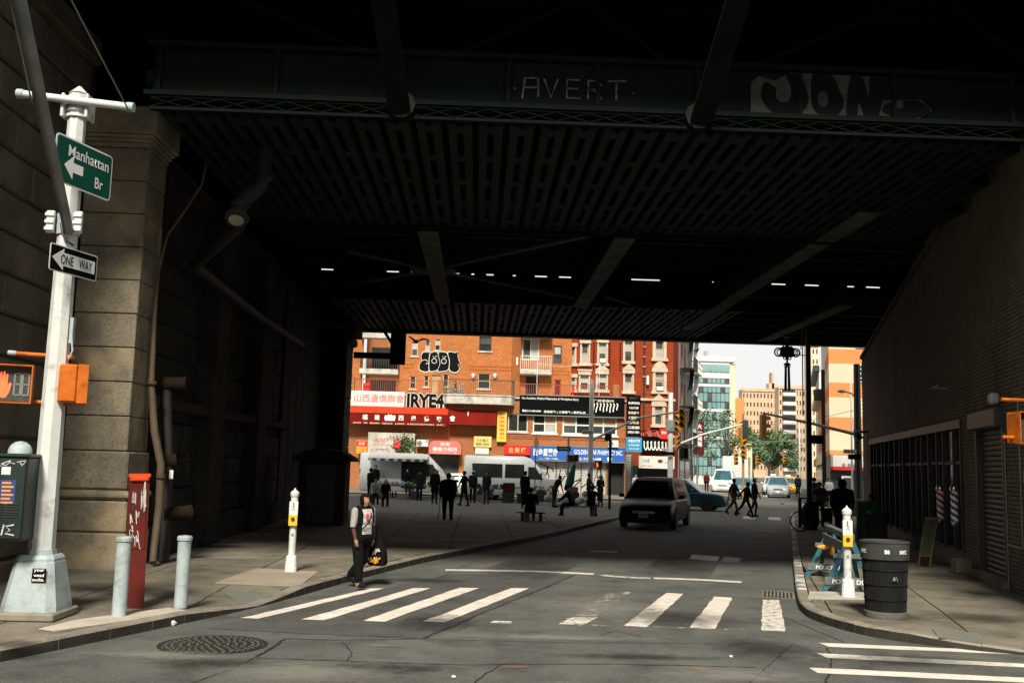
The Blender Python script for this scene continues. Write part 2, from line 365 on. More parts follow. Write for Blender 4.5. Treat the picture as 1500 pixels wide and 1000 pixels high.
    def prism(s, poly, y0, y1, plane='xz'):
        """polygon extruded along the third axis"""
        n = len(poly)
        mk = {'xz': lambda a, b, c: (a, c, b), 'xy': lambda a, b, c: (a, b, c), 'yz': lambda a, b, c: (c, a, b)}[plane]
        vs = [mk(a, b, y0) for a, b in poly] + [mk(a, b, y1) for a, b in poly]
        ar = sum(poly[i][0] * poly[(i + 1) % n][1] - poly[(i + 1) % n][0] * poly[i][1] for i in range(n))
        fs = [tuple(range(n)), tuple(range(2 * n - 1, n - 1, -1))] + [(i, i + n, (i + 1) % n + n, (i + 1) % n) for i in range(n)]
        return s.add(vs, fs)
    def loft(s, rings, caps=True, closed=True):
        n = len(rings[0]); vs = [p for r in rings for p in r]; fs = []
        for j in range(len(rings) - 1):
            for i in range(n if closed else n - 1): fs.append((j * n + i, j * n + (i + 1) % n, (j + 1) * n + (i + 1) % n, (j + 1) * n + i))
        if caps: fs += [tuple(range(n))[::-1], tuple(range((len(rings) - 1) * n, len(rings) * n))]
        return s.add(vs, fs)
    def quad(s, *p): return s.add(p, [tuple(range(len(p)))])

def kids(o, p):
    o.parent = p
def mesh_of(name, mb, mat, smooth=0):
    me = bpy.data.meshes.new(name); me.from_pydata(mb.v, [], mb.f)
    for m in (mat if isinstance(mat, (list, tuple)) else [mat]): me.materials.append(MATS[m])
    if isinstance(mat, (list, tuple)): me.polygons.foreach_set('material_index', mb.m)
    me.validate()
    import bmesh
    bm = bmesh.new(); bm.from_mesh(me); bmesh.ops.recalc_face_normals(bm, faces=bm.faces); bm.to_mesh(me); bm.free()
    if smooth:
        me.polygons.foreach_set('use_smooth', [True] * len(me.polygons)); me.set_sharp_from_angle(angle=R(smooth))
    me.update(); return me
def part(name, mb, mat, parent=None, smooth=0, kind=None, label=None):
    me = mb if isinstance(mb, bpy.types.Mesh) else mesh_of(name, mb, mat, smooth)
    o = bpy.data.objects.new(name, me); col.objects.link(o)
    if parent is not None: o.parent = parent
    if kind: o['kind'] = kind
    if label: o['label'] = label
    return o
def thing(name, label, cat, loc=(0, 0, 0), rz=0.0, group=None):
    o = bpy.data.objects.new(name, None); col.objects.link(o); o.empty_display_size = .3
    o.location = loc; o.rotation_euler = (0, 0, rz); o['label'] = label; o['category'] = cat
    if group: o['group'] = group
    return o
def tag(o, label, cat, group=None):
    o['label'] = label; o['category'] = cat
    if group: o['group'] = group
    return o
def copy_tree(o, parent=None):
    c = o.copy(); col.objects.link(c); c.parent = parent
    for ch in list(o.children): copy_tree(ch, c)
    return c

_txt = {}
def text(parent, body, o, w, h, mat, xd=(1, 0, 0), ud=(0, 0, 1), bold=0.0, name='lettering', label=None, lift=.004, keep=False):
    """lettering centred on o, fitted into w x h metres, as mesh lying on a surface"""
    cu = bpy.data.curves.new('t', 'FONT'); cu.body = body; cu.align_x = 'CENTER'; cu.resolution_u = 3; cu.offset = bold
    ob = bpy.data.objects.new('t', cu); col.objects.link(ob)
    dg = bpy.context.evaluated_depsgraph_get(); dg.update()
    me = bpy.data.meshes.new_from_object(ob.evaluated_get(dg)); bpy.data.objects.remove(ob); bpy.data.curves.remove(cu)
    xs = [v.co.x for v in me.vertices]; ys = [v.co.y for v in me.vertices]
    if not xs: return None
    x0, x1, y0, y1 = min(xs), max(xs), min(ys), max(ys)
    sx = w / max(x1 - x0, 1e-3); sy = h / max(y1 - y0, 1e-3)
    if keep: sx = sy = min(sx, sy)
    xd = Vector(xd).normalized(); ud = Vector(ud).normalized(); nd = xd.cross(ud); o = Vector(o)
    for v in me.vertices:
        p = o + xd * ((v.co.x - (x0 + x1) / 2) * sx) + ud * ((v.co.y - (y0 + y1) / 2) * sy) + nd * lift
        v.co = p
    me.materials.clear(); me.materials.append(MATS[mat]); me.name = name
    for p in me.polygons: p.material_index = 0
    ob = bpy.data.objects.new(name, me); col.objects.link(ob); ob.parent = parent
    if label: ob['label'] = label
    return ob
def ribbon(mb, pts, w, o=(0, 0, 0), xd=(1, 0, 0), ud=(0, 0, 1), lift=.005):
    """flat brush stroke through 2-D points on the plane (o, xd, ud)"""
    xd = Vector(xd).normalized(); ud = Vector(ud).normalized(); nd = xd.cross(ud); o = Vector(o) + nd * lift
    P = [Vector(p) for p in pts]; vs = []
    for i, p in enumerate(P):
        d = (P[min(i + 1, len(P) - 1)] - P[max(i - 1, 0)])
        d = d.normalized() if d.length > 1e-6 else Vector((1, 0))
        nn = Vector((-d.y, d.x)) * w / 2
        for q in (p + nn, p - nn): vs.append(o + xd * q.x + ud * q.y)
    mb.add(vs, [(2 * i, 2 * i + 1, 2 * i + 3, 2 * i + 2) for i in range(len(P) - 1)])
def spl(pts, k=5, closed=False):
    """Catmull-Rom through points"""
    out = []; n = len(pts)
    for i in range(n if closed else n - 1):
        g = lambda j: Vector(pts[j % n] if closed else pts[max(0, min(n - 1, j))])
        p0, p1, p2, p3 = g(i - 1), g(i), g(i + 1), g(i + 2)
        for s in range(k):
            t = s / k
            out.append(.5 * ((2 * p1) + (p2 - p0) * t + (2 * p0 - 5 * p1 + 4 * p2 - p3) * t * t + (3 * p1 - p0 - 3 * p2 + p3) * t ** 3))
    if not closed: out.append(Vector(pts[-1]))
    return [tuple(p) for p in out]
def poly_on(mb, pts, o, xd=(1, 0, 0), ud=(0, 0, 1), lift=.004):
    xd = Vector(xd).normalized(); ud = Vector(ud).normalized(); nd = xd.cross(ud); o = Vector(o) + nd * lift
    mb.add([o + xd * p[0] + ud * p[1] for p in pts], [tuple(range(len(pts)))])
def scribble(mb, o, w, h, n, lw, xd=(1, 0, 0), ud=(0, 0, 1), seed=1, lift=.006):
    """hand-drawn tag of looping strokes filling w x h centred on o"""
    r = random.Random(seed)
    for i in range(n):
        cx = -w / 2 + w * (i + .5) / n; ww = w / n * .62
        p = [(cx + r.uniform(-ww, ww), r.uniform(-h / 2, h / 2)) for _ in range(r.choice((3, 4, 5)))]
        ribbon(mb, spl(p, 5), lw * r.uniform(.7, 1.2), o, xd, ud, lift)
def scrawl(t, c, w, h, mat, seed=1):
    """small print too far away to read"""
    g = MB(); scribble(g, c, w, h, max(4, int(w / .12)), min(h * .3, .03), seed=seed, lift=.006); return part('small_print', g, mat, t)
def wall_holes(mb, x0, x1, z0, z1, y, holes, depth=.18, back=True):
    """wall sheet in plane y (facing -y) with real openings and reveals"""
    xs = sorted({x0, x1, *[min(max(v, x0), x1) for h in holes for v in h[:2]]}); zs = sorted({z0, z1, *[min(max(v, z0), z1) for h in holes for v in h[2:4]]})
    for i in range(len(xs) - 1):
        for j in range(len(zs) - 1):
            cx = (xs[i] + xs[i + 1]) / 2; cz = (zs[j] + zs[j + 1]) / 2
            if any(h[0] < cx < h[1] and h[2] < cz < h[3] for h in holes): continue
            mb.quad((xs[i], y, zs[j]), (xs[i + 1], y, zs[j]), (xs[i + 1], y, zs[j + 1]), (xs[i], y, zs[j + 1]))
    for a, b, c, d in [h[:4] for h in holes]:
        mb.quad((a, y, c), (a, y, d), (a, y + depth, d), (a, y + depth, c)); mb.quad((b, y, c), (b, y + depth, c), (b, y + depth, d), (b, y, d))
        mb.quad((a, y, d), (b, y, d), (b, y + depth, d), (a, y + depth, d)); mb.quad((a, y, c), (a, y + depth, c), (b, y + depth, c), (b, y, c))
def window(parent, x0, x1, z0, z1, y, frame='trim_white', pane='glass_dark', cols=1, rows=2, fw=.07, sill=None, name='window'):
    """sash window set in its opening (facing -y): frame > pane, sill"""
    m = MB(); d0, d1 = y + .06, y + .13
    m.box(x0, x0 + fw, d0, d1, z0, z1).box(x1 - fw, x1, d0, d1, z0, z1).box(x0 + fw, x1 - fw, d0, d1, z0, z0 + fw).box(x0 + fw, x1 - fw, d0, d1, z1 - fw, z1)
    for i in range(1, cols):
        cx = x0 + (x1 - x0) * i / cols; m.box(cx - fw * .4, cx + fw * .4, d0 + .004, d1 - .004, z0 + fw, z1 - fw)
    for j in range(1, rows):
        cz = z0 + (z1 - z0) * j / rows; m.box(x0 + fw, x1 - fw, d0 + .008, d1 - .008, cz - fw * .4, cz + fw * .4)
    f = part(name, m, frame, parent)
    panes = pane if isinstance(pane, (list, tuple)) else [pane] * (cols * rows)
    k = 0
    for j in range(rows):
        for i in range(cols):
            a = x0 + (x1 - x0) * i / cols; b = x0 + (x1 - x0) * (i + 1) / cols; c = z0 + (z1 - z0) * j / rows; d = z0 + (z1 - z0) * (j + 1) / rows
            part('pane', MB().box(a + .02, b - .02, d0 + .03, d0 + .04, c + .02, d - .02), panes[k % len(panes)], f); k += 1
    if sill: part('sill', MB().box(x0 - .1, x1 + .1, y - .08, y + .1, z0 - .12, z0 - .003), sill, f)
    return f

# ================================================================ GROUND
def structure(name, mb, mat, parent=None, smooth=0):
    o = part(name, mb, mat, parent, smooth)
    if parent is None: o['kind'] = 'structure'
    return o
road = structure('road', MB().quad((-1500, -400, 0), (1500, -400, 0), (1500, 2500, 0), (-1500, 2500, 0)), 'asphalt')
def sheet(name, pts, mat, z=.004, parent=road):
    return part(name, MB().quad(*[(a, b, z) for a, b in pts]), mat, parent)
def strip(name, pts, w, mat, z=.004, parent=road, jit=0.0, seed=3):
    m = MB(); r = random.Random(seed)
    p = spl(pts, 10)
    if jit: p = [(a + r.uniform(-jit, jit), b + r.uniform(-jit, jit)) for a, b in p]
    P = [Vector(q) for q in p]; vs = []
    for i, q in enumerate(P):
        d = (P[min(i + 1, len(P) - 1)] - P[max(i - 1, 0)]).normalized(); ww = w * (r.uniform(.45, 1.25) if jit else 1)
        nn = Vector((-d.y, d.x)) * ww / 2
        vs += [(q.x + nn.x, q.y + nn.y, z), (q.x - nn.x, q.y - nn.y, z)]
    m.add(vs, [(2 * i + 1, 2 * i + 3, 2 * i + 2, 2 * i) for i in range(len(P) - 1)])
    return part(name, m, mat, parent)
def stripe(name, pts, mat, z=.004):
    """painted bar with slightly ragged edges"""
    a, b, c, d = [Vector(p) for p in pts]; r = random.Random(int(a.x * 100)); n = 14; vs = []
    for i in range(n + 1):
        t = i / n; j = .012
        p = a.lerp(b, t); q = d.lerp(c, t)
        vs += [(p.x + r.uniform(-j, j), p.y + r.uniform(-j, j), z), (q.x + r.uniform(-j, j), q.y + r.uniform(-j, j), z)]
    m = MB().add(vs, [(2 * i, 2 * i + 1, 2 * i + 3, 2 * i + 2) for i in range(n)])
    return part(name, m, mat, road)
for q in (((-3.04,13.5), (-1.69,16.86), (-1.48,16.9), (-2.81,13.47)),
          ((-2.24,13.5), (-1,17.03), (-0.72,17.08), (-1.95,13.48)),
          ((-1.45,13.49), (-0.24,17.22), (0.08,17.23), (-1.16,13.48)),
          ((-0.66,13.55), (0.63,17.33), (0.95,17.35), (-0.37,13.53))):
    stripe('crosswalk_stripe', q, 'road_paint')
for q in (((2.02,13.58), (3.26,17.17), (3.54,17.09), (2.32,13.51)),
          ((2.88,13.53), (4,16.82), (4.28,16.74), (3.21,13.46))):
    stripe('crosswalk_stripe', q, 'road_paint')
stripe('crosswalk_stripe', ((3.82,13.43), (4.74,16.57), (5.02,16.58), (4.14,13.39)), 'worn_paint')
stripe('crosswalk_stripe', ((1.12,13.57), (2.27,17), (2.69,17.25), (1.48,13.56)), 'faded_paint')
stripe('crosswalk_stripe', ((1.12,13.57), (1.4,14.2), (1.75,14.25), (1.48,13.56)), 'worn_paint', z=.0058)
stripe('crosswalk_stripe', ((0.23,13.56), (0.27,13.73), (0.54,13.74), (0.5,13.54)), 'worn_paint')
strip('crosswalk_edge_line', [(1.25,13.58), (2.79,13.51), (4.13,13.42)], .10, 'faded_paint', z=.002)
strip('stop_line', [(-0.57,19.96), (1.15,20.09), (2.34,19.85)], .27, 'road_paint')
strip('stop_line', [(2.48,19.7), (2.89,19.43), (3.37,19.36)], .22, 'worn_paint')
strip('stop_line', [(3.44,19.38), (4.37,19.28), (5.04,19.03)], .26, 'road_paint')
for q in (((4.3,12.58), (7.18,12.19), (7.07,12), (4.34,12.31)),
          ((4.03,11.86), (6.71,11.4), (6.59,11.2), (4.05,11.57)),
          ((3.64,11), (6.26,10.64), (6.11,10.4), (3.64,10.71))):
    stripe('crosswalk_stripe', q, 'road_paint')
sd = 1
for pts, w in (([(-3.22,12.66), (-2.08,12.46), (-0.61,12.26), (0.88,12.21), (2.55,12.32), (3.76,12.4)], .035),
               ([(-2.19,12.07), (-2.23,11.42), (-2.29,10.9)], .06), ([(-2.29,10.9), (-2.41,10.3), (-2.6,9.66), (-2.78,9.23)], .035),
               ([(-2.29,10.9), (-1.22,10.84), (-0.17,10.77), (1.38,10.96), (3.05,10.95)], .045),
               ([(-2.19,12.07), (-1.53,12.06), (-0.61,12.26)], .05),
               ([(-0.59,12.27), (-0.24,13.27), (0.07,14.25), (0.71,16.05), (1.25,17.54), (1.93,19.58)], .075),
               ([(4.51,14.71), (4.58,13.69), (4.65,12.62)], .03), ([(4.28,12.21), (3.92,11.08), (3.51,10.13)], .045),
               ([(3.92,12.44), (3.21,11.04), (2.72,10.06)], .02), ([(0,9.81), (0.28,10.74), (0.39,10.86)], .03),
               ([(-1.51,11.93), (-1.32,11.32), (-1.31,10.83)], .02), ([(1.61,12.78), (1.83,13.07), (2.12,12.75)], .03),
               ([(-0.62,18.71), (0.14,22.45), (1.12,26.01)], .03), ([(4.84,27.1), (5.07,25.9), (4.9,24.16)], .03), ([(5.83,27.39), (6.19,25.04), (6.82,24.84)], .03)):
    sd += 1
    strip('tar_seam', pts, w * .75, 'tar', z=.0015 + .00015 * sd, jit=.012, seed=sd)
sheet('asphalt_patch', ((-0.61,12.26), (1.93,19.58), (-0.45,19.31), (-3.28,12.65)), 'asphalt_patch', z=.0008)
sheet('utility_plate', ((5.04,23.69), (5.35,24.82), (5.95,24.44), (5.56,23.16)), 'galv_grey', z=.003)
sheet('utility_plate', ((5.66,23.18), (6.04,24.46), (6.41,24.2), (6.01,22.95)), 'iron', z=.003)
sheet('faded_marking', ((2.84,24.89), (2.91,25.3), (3.58,25.29), (3.5,24.88)), 'worn_paint', z=.003)
strip('lane_line', [(9.88,35.57), (10.32,35.37), (10.52,35.1)], .15, 'worn_paint')
for q in ((1083,1094),(1101,1112),(1118,1127),(1135,1143)):
    pass
for k in range(6):          # the far crosswalk beyond the bridge
    x = 11.6 + k * 1.05; y = 43.6 - k * .33
    sheet('crosswalk_stripe', ((x, y), (x + .5, y - .16), (x + 1.2, y + 2.3), (x + .7, y + 2.46)), 'worn_paint')
strip('lane_line', [(15.72,57.84), (17.52,57.99), (17.91,57.33)], .2, 'worn_paint')

def stain(x, y, w, d, mat, ang=0.0, z=.0065, parent=road):
    ca, sa = math.cos(ang), math.sin(ang)
    return part('stain', MB().quad(*[(x + a * ca - b * sa, y + a * sa + b * ca, z) for a, b in ((-w, -d), (w, -d), (w, d), (-w, d))]), mat, parent)
kz = .0065
for x, y, w, d, mt, an in ((-2.57,10.55, .8, .25, 'stain_oil', .2), (-0.91,10.52, 1.0, .3, 'stain_oil', 0), (-0.47,13.46, .5, .9, 'stain_oil', -.3), (1.82,11.39, 1.3, .22, 'stain_oil', 0), (2.86,14.34, .9, .9, 'stain_oil', .3), (3.47,12.07, .7, .8, 'stain_oil', -.2),
                           (0.46,10.69, .22, .08, 'stain_pink', 0), (2.41,10.78, .18, .10, 'stain_pink', .2), (-1.02,11.72, .25, .06, 'stain_pale', 0), (-1.62,10.21, 1.2, .5, 'stain_pale', .1), (2.73,10.47, 1.0, .4, 'stain_pale', 0), (1.9,15.2, .9, 1.5, 'stain_pale', -.3), (-0.9,18.12, 1.1, .35, 'stain_oil', -.15), (-3.24,10.91, 1.0, .3, 'stain_pale', 0), (1.07,12.47, 1.6, .25, 'stain_pale', 0), (4.47,21.7, .7, 2.6, 'stain_oil', -.3), (1.2,20.94, .8, 2.8, 'stain_oil', -.3), (4.95,11.49, 1.2, .5, 'stain_oil', .0)):
    kz += .0004; stain(x, y, w, d, mt, an, kz)
KL = [(-7.9, 3.0), (-5.95, 7.6), (-4.71, 10.41), (-3.63, 12.99), (-3.15, 14.2), (-2.72, 15.6), (-2.35, 17.0), (-1.84, 18.8), (-1.08, 21.2), (.42, 25.1), (2.04, 29.2), (4.96, 37.9), (6.2, 41.5)]
KR = [(15.1, 48.0), (11.74, 37.34), (6.64, 20.92), (5.24, 16.33), (4.93, 15.1), (4.88, 14.4), (5.06, 13.4), (5.49, 12.75), (6.58, 12.01), (9.5, 11.1), (14.0, 10.3)]
def hz_l(x, y): return .13 - .105 * max(0, 1 - math.hypot(x + 3.1, y - 14.5) / 1.5)
def hz_r(x, y): return .13 - .10 * max(0, 1 - math.hypot(x - 6.9, y - 11.9) / 1.7)
def hz_f(x, y): return .13
def resample(P, st):
    out = [Vector(P[0])]; acc = 0
    for a, b in zip(P, P[1:]):
        a = Vector(a); b = Vector(b); L = (b - a).length; n = max(1, round(L / st))
        for i in range(1, n + 1): out.append(a.lerp(b, i / n))
    return out
def offs(P, d):
    o = []
    for i, p in enumerate(P):
        t = (P[min(i + 1, len(P) - 1)] - P[max(i - 1, 0)]).normalized(); o.append(p + Vector((-t.y, t.x)) * d)
    return o
def kerb(parent, K, side, hz, st=.95, painted=False, ymax=99):
    P = resample(spl(K, 4) if len(K) > 2 else K, st); Q = offs(P, .17 * side); r = random.Random(4)
    for i in range(len(P) - 1):
        if max(P[i].y, P[i + 1].y) > ymax: continue
        g = .006; a, b = P[i].lerp(P[i + 1], g), P[i + 1].lerp(P[i], g); c, d = Q[i].lerp(Q[i + 1], g), Q[i + 1].lerp(Q[i], g)
        dz = r.uniform(-.004, .004) + .004
        m = MB(); za, zb, zc, zd = (hz(p.x, p.y) + dz for p in (a, b, c, d)); ch = .022
        ai = a.lerp(c, .13); bi = b.lerp(d, .13)
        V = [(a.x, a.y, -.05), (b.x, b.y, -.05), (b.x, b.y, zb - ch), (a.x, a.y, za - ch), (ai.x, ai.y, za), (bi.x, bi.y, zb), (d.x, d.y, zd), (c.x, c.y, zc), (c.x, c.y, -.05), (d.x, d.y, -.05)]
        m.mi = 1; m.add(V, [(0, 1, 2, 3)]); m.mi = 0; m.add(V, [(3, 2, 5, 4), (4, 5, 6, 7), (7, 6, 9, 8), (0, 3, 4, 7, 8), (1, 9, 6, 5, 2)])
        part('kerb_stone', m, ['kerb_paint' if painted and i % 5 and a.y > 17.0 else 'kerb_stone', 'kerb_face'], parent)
    return Q
def clip(poly, a, b, side):
    """keep the part of poly on the pavement's side of the line a-b"""
    n = Vector((-(b - a).y, (b - a).x)) * side; out = []
    for i, p in enumerate(poly):
        q = poly[(i + 1) % len(poly)]; dp = (p - a).dot(n); dq = (q - a).dot(n)
        if dp >= 0: out.append(p)
        if dp * dq < 0: out.append(p.lerp(q, dp / (dp - dq)))
    return out
def slabs(parent, Q, side, hz, x0, x1, y0, y1, st, ang=0.0, mats=('concrete',), extra=None, seed=2, piv=(0, 0)):
    r = random.Random(seed); ca, sa = math.cos(ang), math.sin(ang); nx = int((x1 - x0) / st); ny = int((y1 - y0) / st)
    for i in range(nx):
        for j in range(ny):
            g = .011; u0, u1 = x0 + i * st + g, x0 + (i + 1) * st - g; w0, w1 = y0 + j * st + g, y0 + (j + 1) * st - g
            poly = [Vector((piv[0] + u * ca - w * sa, piv[1] + u * sa + w * ca)) for u, w in ((u0, w0), (u1, w0), (u1, w1), (u0, w1))]
            lo = min(p.y for p in poly) - .9; hi = max(p.y for p in poly) + .9; lx = min(p.x for p in poly) - 1.2; hx = max(p.x for p in poly) + 1.2
            for a, b in zip(Q, Q[1:]):
                if max(a.y, b.y) < lo or min(a.y, b.y) > hi: continue
                if side < 0 and extra == 'R' and (max(a.x, b.x) < lx - 3): continue
                poly = clip(poly, a, b, side)
                if len(poly) < 3: break
            if extra and extra != 'R' and len(poly) >= 3:
                for a, b, sd2 in extra: poly = clip(poly, Vector(a), Vector(b), sd2)
            if len(poly) < 3: continue
            ar = abs(sum(poly[k].x * poly[(k + 1) % len(poly)].y - poly[(k + 1) % len(poly)].x * poly[k].y for k in range(len(poly)))) / 2
            if ar < .03: continue
            m = MB(); n = len(poly); dz = r.uniform(-.004, .003)
            vs = [(p.x, p.y, hz(p.x, p.y) + dz) for p in poly] + [(p.x, p.y, -.04) for p in poly]
            m.add(vs, [tuple(range(n))] + [(k, k + n, (k + 1) % n + n, (k + 1) % n) for k in range(n)])
            part('slab', m, r.choice(mats), parent)
def pave_root(name):
    o = bpy.data.objects.new(name, None); col.objects.link(o); o['kind'] = 'structure'; return o
pl = pave_root('left_pavement')
Q = kerb(pl, KL, 1, hz_l)
slabs(pl, offs(Q, .014), 1, hz_l, -8.6, 7.4, 6.0, 40.5, 1.6, mats=('concrete', 'concrete', 'concrete'))
def pad(parent, pts, mat, hz, dz=.008):
    P = [Vector(p) for p in pts]; n = len(P)
    vs = [(p.x, p.y, hz(p.x, p.y) + dz) for p in P] + [(p.x, p.y, hz(p.x, p.y) - .04) for p in P]
    return part('concrete_pad', MB().add(vs, [tuple(range(n))] + [(k, k + n, (k + 1) % n + n, (k + 1) % n) for k in range(n)]), mat, parent)
pad(pl, [(-4.05,16.08), (-2.71,15.99), (-2.73,17.95), (-3.89,18.26)], 'concrete_light', hz_l)
pad(pl, [(-4.84,11.59), (-4.62,11.48), (-3.99,12.44), (-3.67,13.25), (-3.96,13.39), (-4.69,12.24)], 'concrete_pale', hz_l)
def tactile(parent, x, y, w, d, ang, hz):
    base = thing('tactile_plate', 'x', 'x', (x, y, 0), ang); 
    del base['label']; del base['category']; base.parent = parent
    m = MB(); k = MB(); ca, sa = math.cos(ang), math.sin(ang)
    f = lambda u, v: (u, v, hz(x + u * ca - v * sa, y + u * sa + v * ca) + .006)
    N = 4
    for i in range(N):
        for j in range(N):
            c = [f(-w / 2 + w * (i + a) / N, -d / 2 + d * (j + b) / N) for a, b in ((0, 0), (1, 0), (1, 1), (0, 1))]; m.quad(*c)
    part('plate', m, 'tactile', base)
    nx, ny = int(w / .06), int(d / .06)
    for i in range(nx):
        for j in range(ny):
            u, v = -w / 2 + (i + .5) * w / nx, -d / 2 + (j + .5) * d / ny; p = f(u, v)
            k.add([(p[0] - .012, p[1] - .012, p[2] - .002), (p[0] + .012, p[1] - .012, p[2] - .002), (p[0] + .012, p[1] + .012, p[2] - .002), (p[0] - .012, p[1] + .012, p[2] - .002), (p[0], p[1], p[2] + .007)], [(0, 1, 4), (1, 2, 4), (2, 3, 4), (3, 0, 4)])
    part('dome', k, 'tactile', base, kind='stuff')
tactile(pl, -3.48,14.95, .8, .8, R(65), hz_l)
for x, y, w, d, mt, an, z in ((-5.77,22.39, .8, .5, 'stain_dirt', .3, .142), (-4.76,14.57, .9, .5, 'stain_dirt', 0, .143), (-5.85,15.15, .6, .8, 'stain_dirt', .2, .144), (-1.52,23.64, 1.2, .8, 'stain_dirt', .3, .142), (-4.82,19.81, .7, .4, 'stain_pale', 0, .1445), (-4.63,10.61, .4, .35, 'stain_dirt', 0, .145)): stain(x, y, w, d, mt, an, z, pl)
pr = pave_root('right_pavement')
Q = kerb(pr, KR, 1, hz_r, painted=True)
slabs(pr, offs(Q, .02), 1, hz_r, -1.2, 14, -9.0, 33, 1.6, ang=R(-15), extra='R', piv=(5.2, 16.3))
pad(pr, [(5.22,15.75), (6.85,15.87), (7.18,16.84), (5.57,16.73)], 'concrete_pale', hz_r)
tactile(pr, 6.49,12.6, 1.3, .7, R(-18), hz_r)
for x, y, w, d, mt, an, z in ((5.86,14.04, .75, .45, 'stain_dirt', 0, .142), (5.82,15.17, .5, .3, 'stain_dirt', .2, .1435), (8.19,16.76, .3, .3, 'stain_pale', .2, .144), (9.43,19.62, .9, .9, 'stain_dirt', .2, .1425), (7.15,14.1, .9, .5, 'stain_dirt', .1, .143)): stain(x, y, w, d, mt, an, z, pr)
KF = [(-34, 62.2), (-6, 62.2), (13.2, 62.2), (15.2, 63.2), (27.4, 96.0), (60, 198)]
pf = pave_root('far_left_pavement')
kerb(pf, KF, 1, hz_f, st=3.0)
part('walk_surface', MB().add([(-34, 62.4, .125), (13.1, 62.4, .125), (15.0, 63.4, .125), (27.2, 96, .125), (59.8, 198, .125), (40, 204, .125), (-34, 75, .125)], [(0, 1, 2, 3, 4, 5, 6)]), 'concrete', pf)
KG = [(72, 215), (29.2, 84.0), (19.6, 56.2), (19.9, 54.6), (21.5, 54.0), (60, 42)]
pg = pave_root('far_right_pavement')
kerb(pg, KG, 1, hz_f, st=3.0)
part('walk_surface', MB().add([(72.3, 215, .125), (29.4, 84, .125), (19.85, 56.2, .125), (20.1, 54.8, .125), (21.6, 54.25, .125), (60, 42.2, .125), (90, 215, .125)], [(0, 1, 2, 3, 4, 5, 6)]), 'concrete', pg)

def manhole():
    x, y = -2.9,11.59
    t = thing('manhole_cover', 'round black iron manhole cover set in the asphalt beside the left kerb', 'manhole cover', (x, y, 0))
    part('frame_ring', MB().lathe([(.60, -.02), (.60, .006), (.565, .010), (.55, .002), (.55, -.02)], 40), 'iron', t, 40)
    m = MB().lathe([(.54, -.02), (.54, .004), (.01, .005)], 40)
    part('lid', m, 'iron', t)
    k = MB()
    for rr, n in ((.08, 6), (.17, 12), (.26, 18), (.35, 24), (.44, 30), (.50, 40)):
        for i in range(n):
            a = 2 * math.pi * (i + .5 * (n % 4)) / n
            c = Vector((rr * math.cos(a), rr * math.sin(a), .004)); k.box(c.x - .016, c.x + .016, c.y - .016, c.y + .016, .003, .015)
    part('raised_stud', k, 'stud', t, kind='stuff')
manhole()
def grate(px, label, w, d, ang, n):
    t = thing('drain_grate', label, 'drain grate', (px[0], px[1], .002), ang)
    part('frame', MB().box(-w / 2, w / 2, -d / 2, -d / 2 + .04, 0, .012).box(-w / 2, w / 2, d / 2 - .04, d / 2, 0, .012).box(-w / 2, -w / 2 + .04, -d / 2 + .04, d / 2 - .04, 0, .012).box(w / 2 - .04, w / 2, -d / 2 + .04, d / 2 - .04, 0, .012), 'concrete', t)
    part('pit', MB().quad((-w / 2, -d / 2, .001), (w / 2, -d / 2, .001), (w / 2, d / 2, .001), (-w / 2, d / 2, .001)), 'black_flat', t)
    for i in range(n):
        c = -w / 2 + w * (i + .5) / n; part('bar', MB().box(c - w / n * .2, c + w / n * .2, -d / 2 + .04, d / 2 - .04, .002, .011), 'kerb_stone', t)
grate((5.2,17.25), 'iron drain grate against the right kerb at the end of the crosswalk', .55, 1.0, R(-17), 9)
grate((7.27,24.42), 'iron drain grate further back against the right kerb in the shade', .75, .8, R(-17), 9)
for i, (x, y, s, lb) in enumerate(((-3.72,12.8, .05, 'crumpled white paper scrap on the asphalt near the left kerb, biggest one'), (-4.35,11.94, .02, 'tiny white litter scrap in the gutter below the bollards'), (5.48,13.93, .025, 'small white litter scrap in the gutter below the black bin'),
                                  (2.92,11.47, .02, 'tiny white litter scrap on open asphalt left of the right-hand crossing bars'), (-0.17,10.1, .022, 'tiny white litter scrap near the bottom edge of the road'))):
    m = MB().ball((0, 0, s * .7), (s, s * .8, s * .7), 7, 5); r = random.Random(i)
    m.v = [(a * r.uniform(.7, 1.2), b * r.uniform(.7, 1.2), max(0, c * r.uniform(.7, 1.1))) for a, b, c in m.v]
    o = part('paper_scrap', m, 'paper'); o.location = (x, y, .003); tag(o, lb, 'litter')

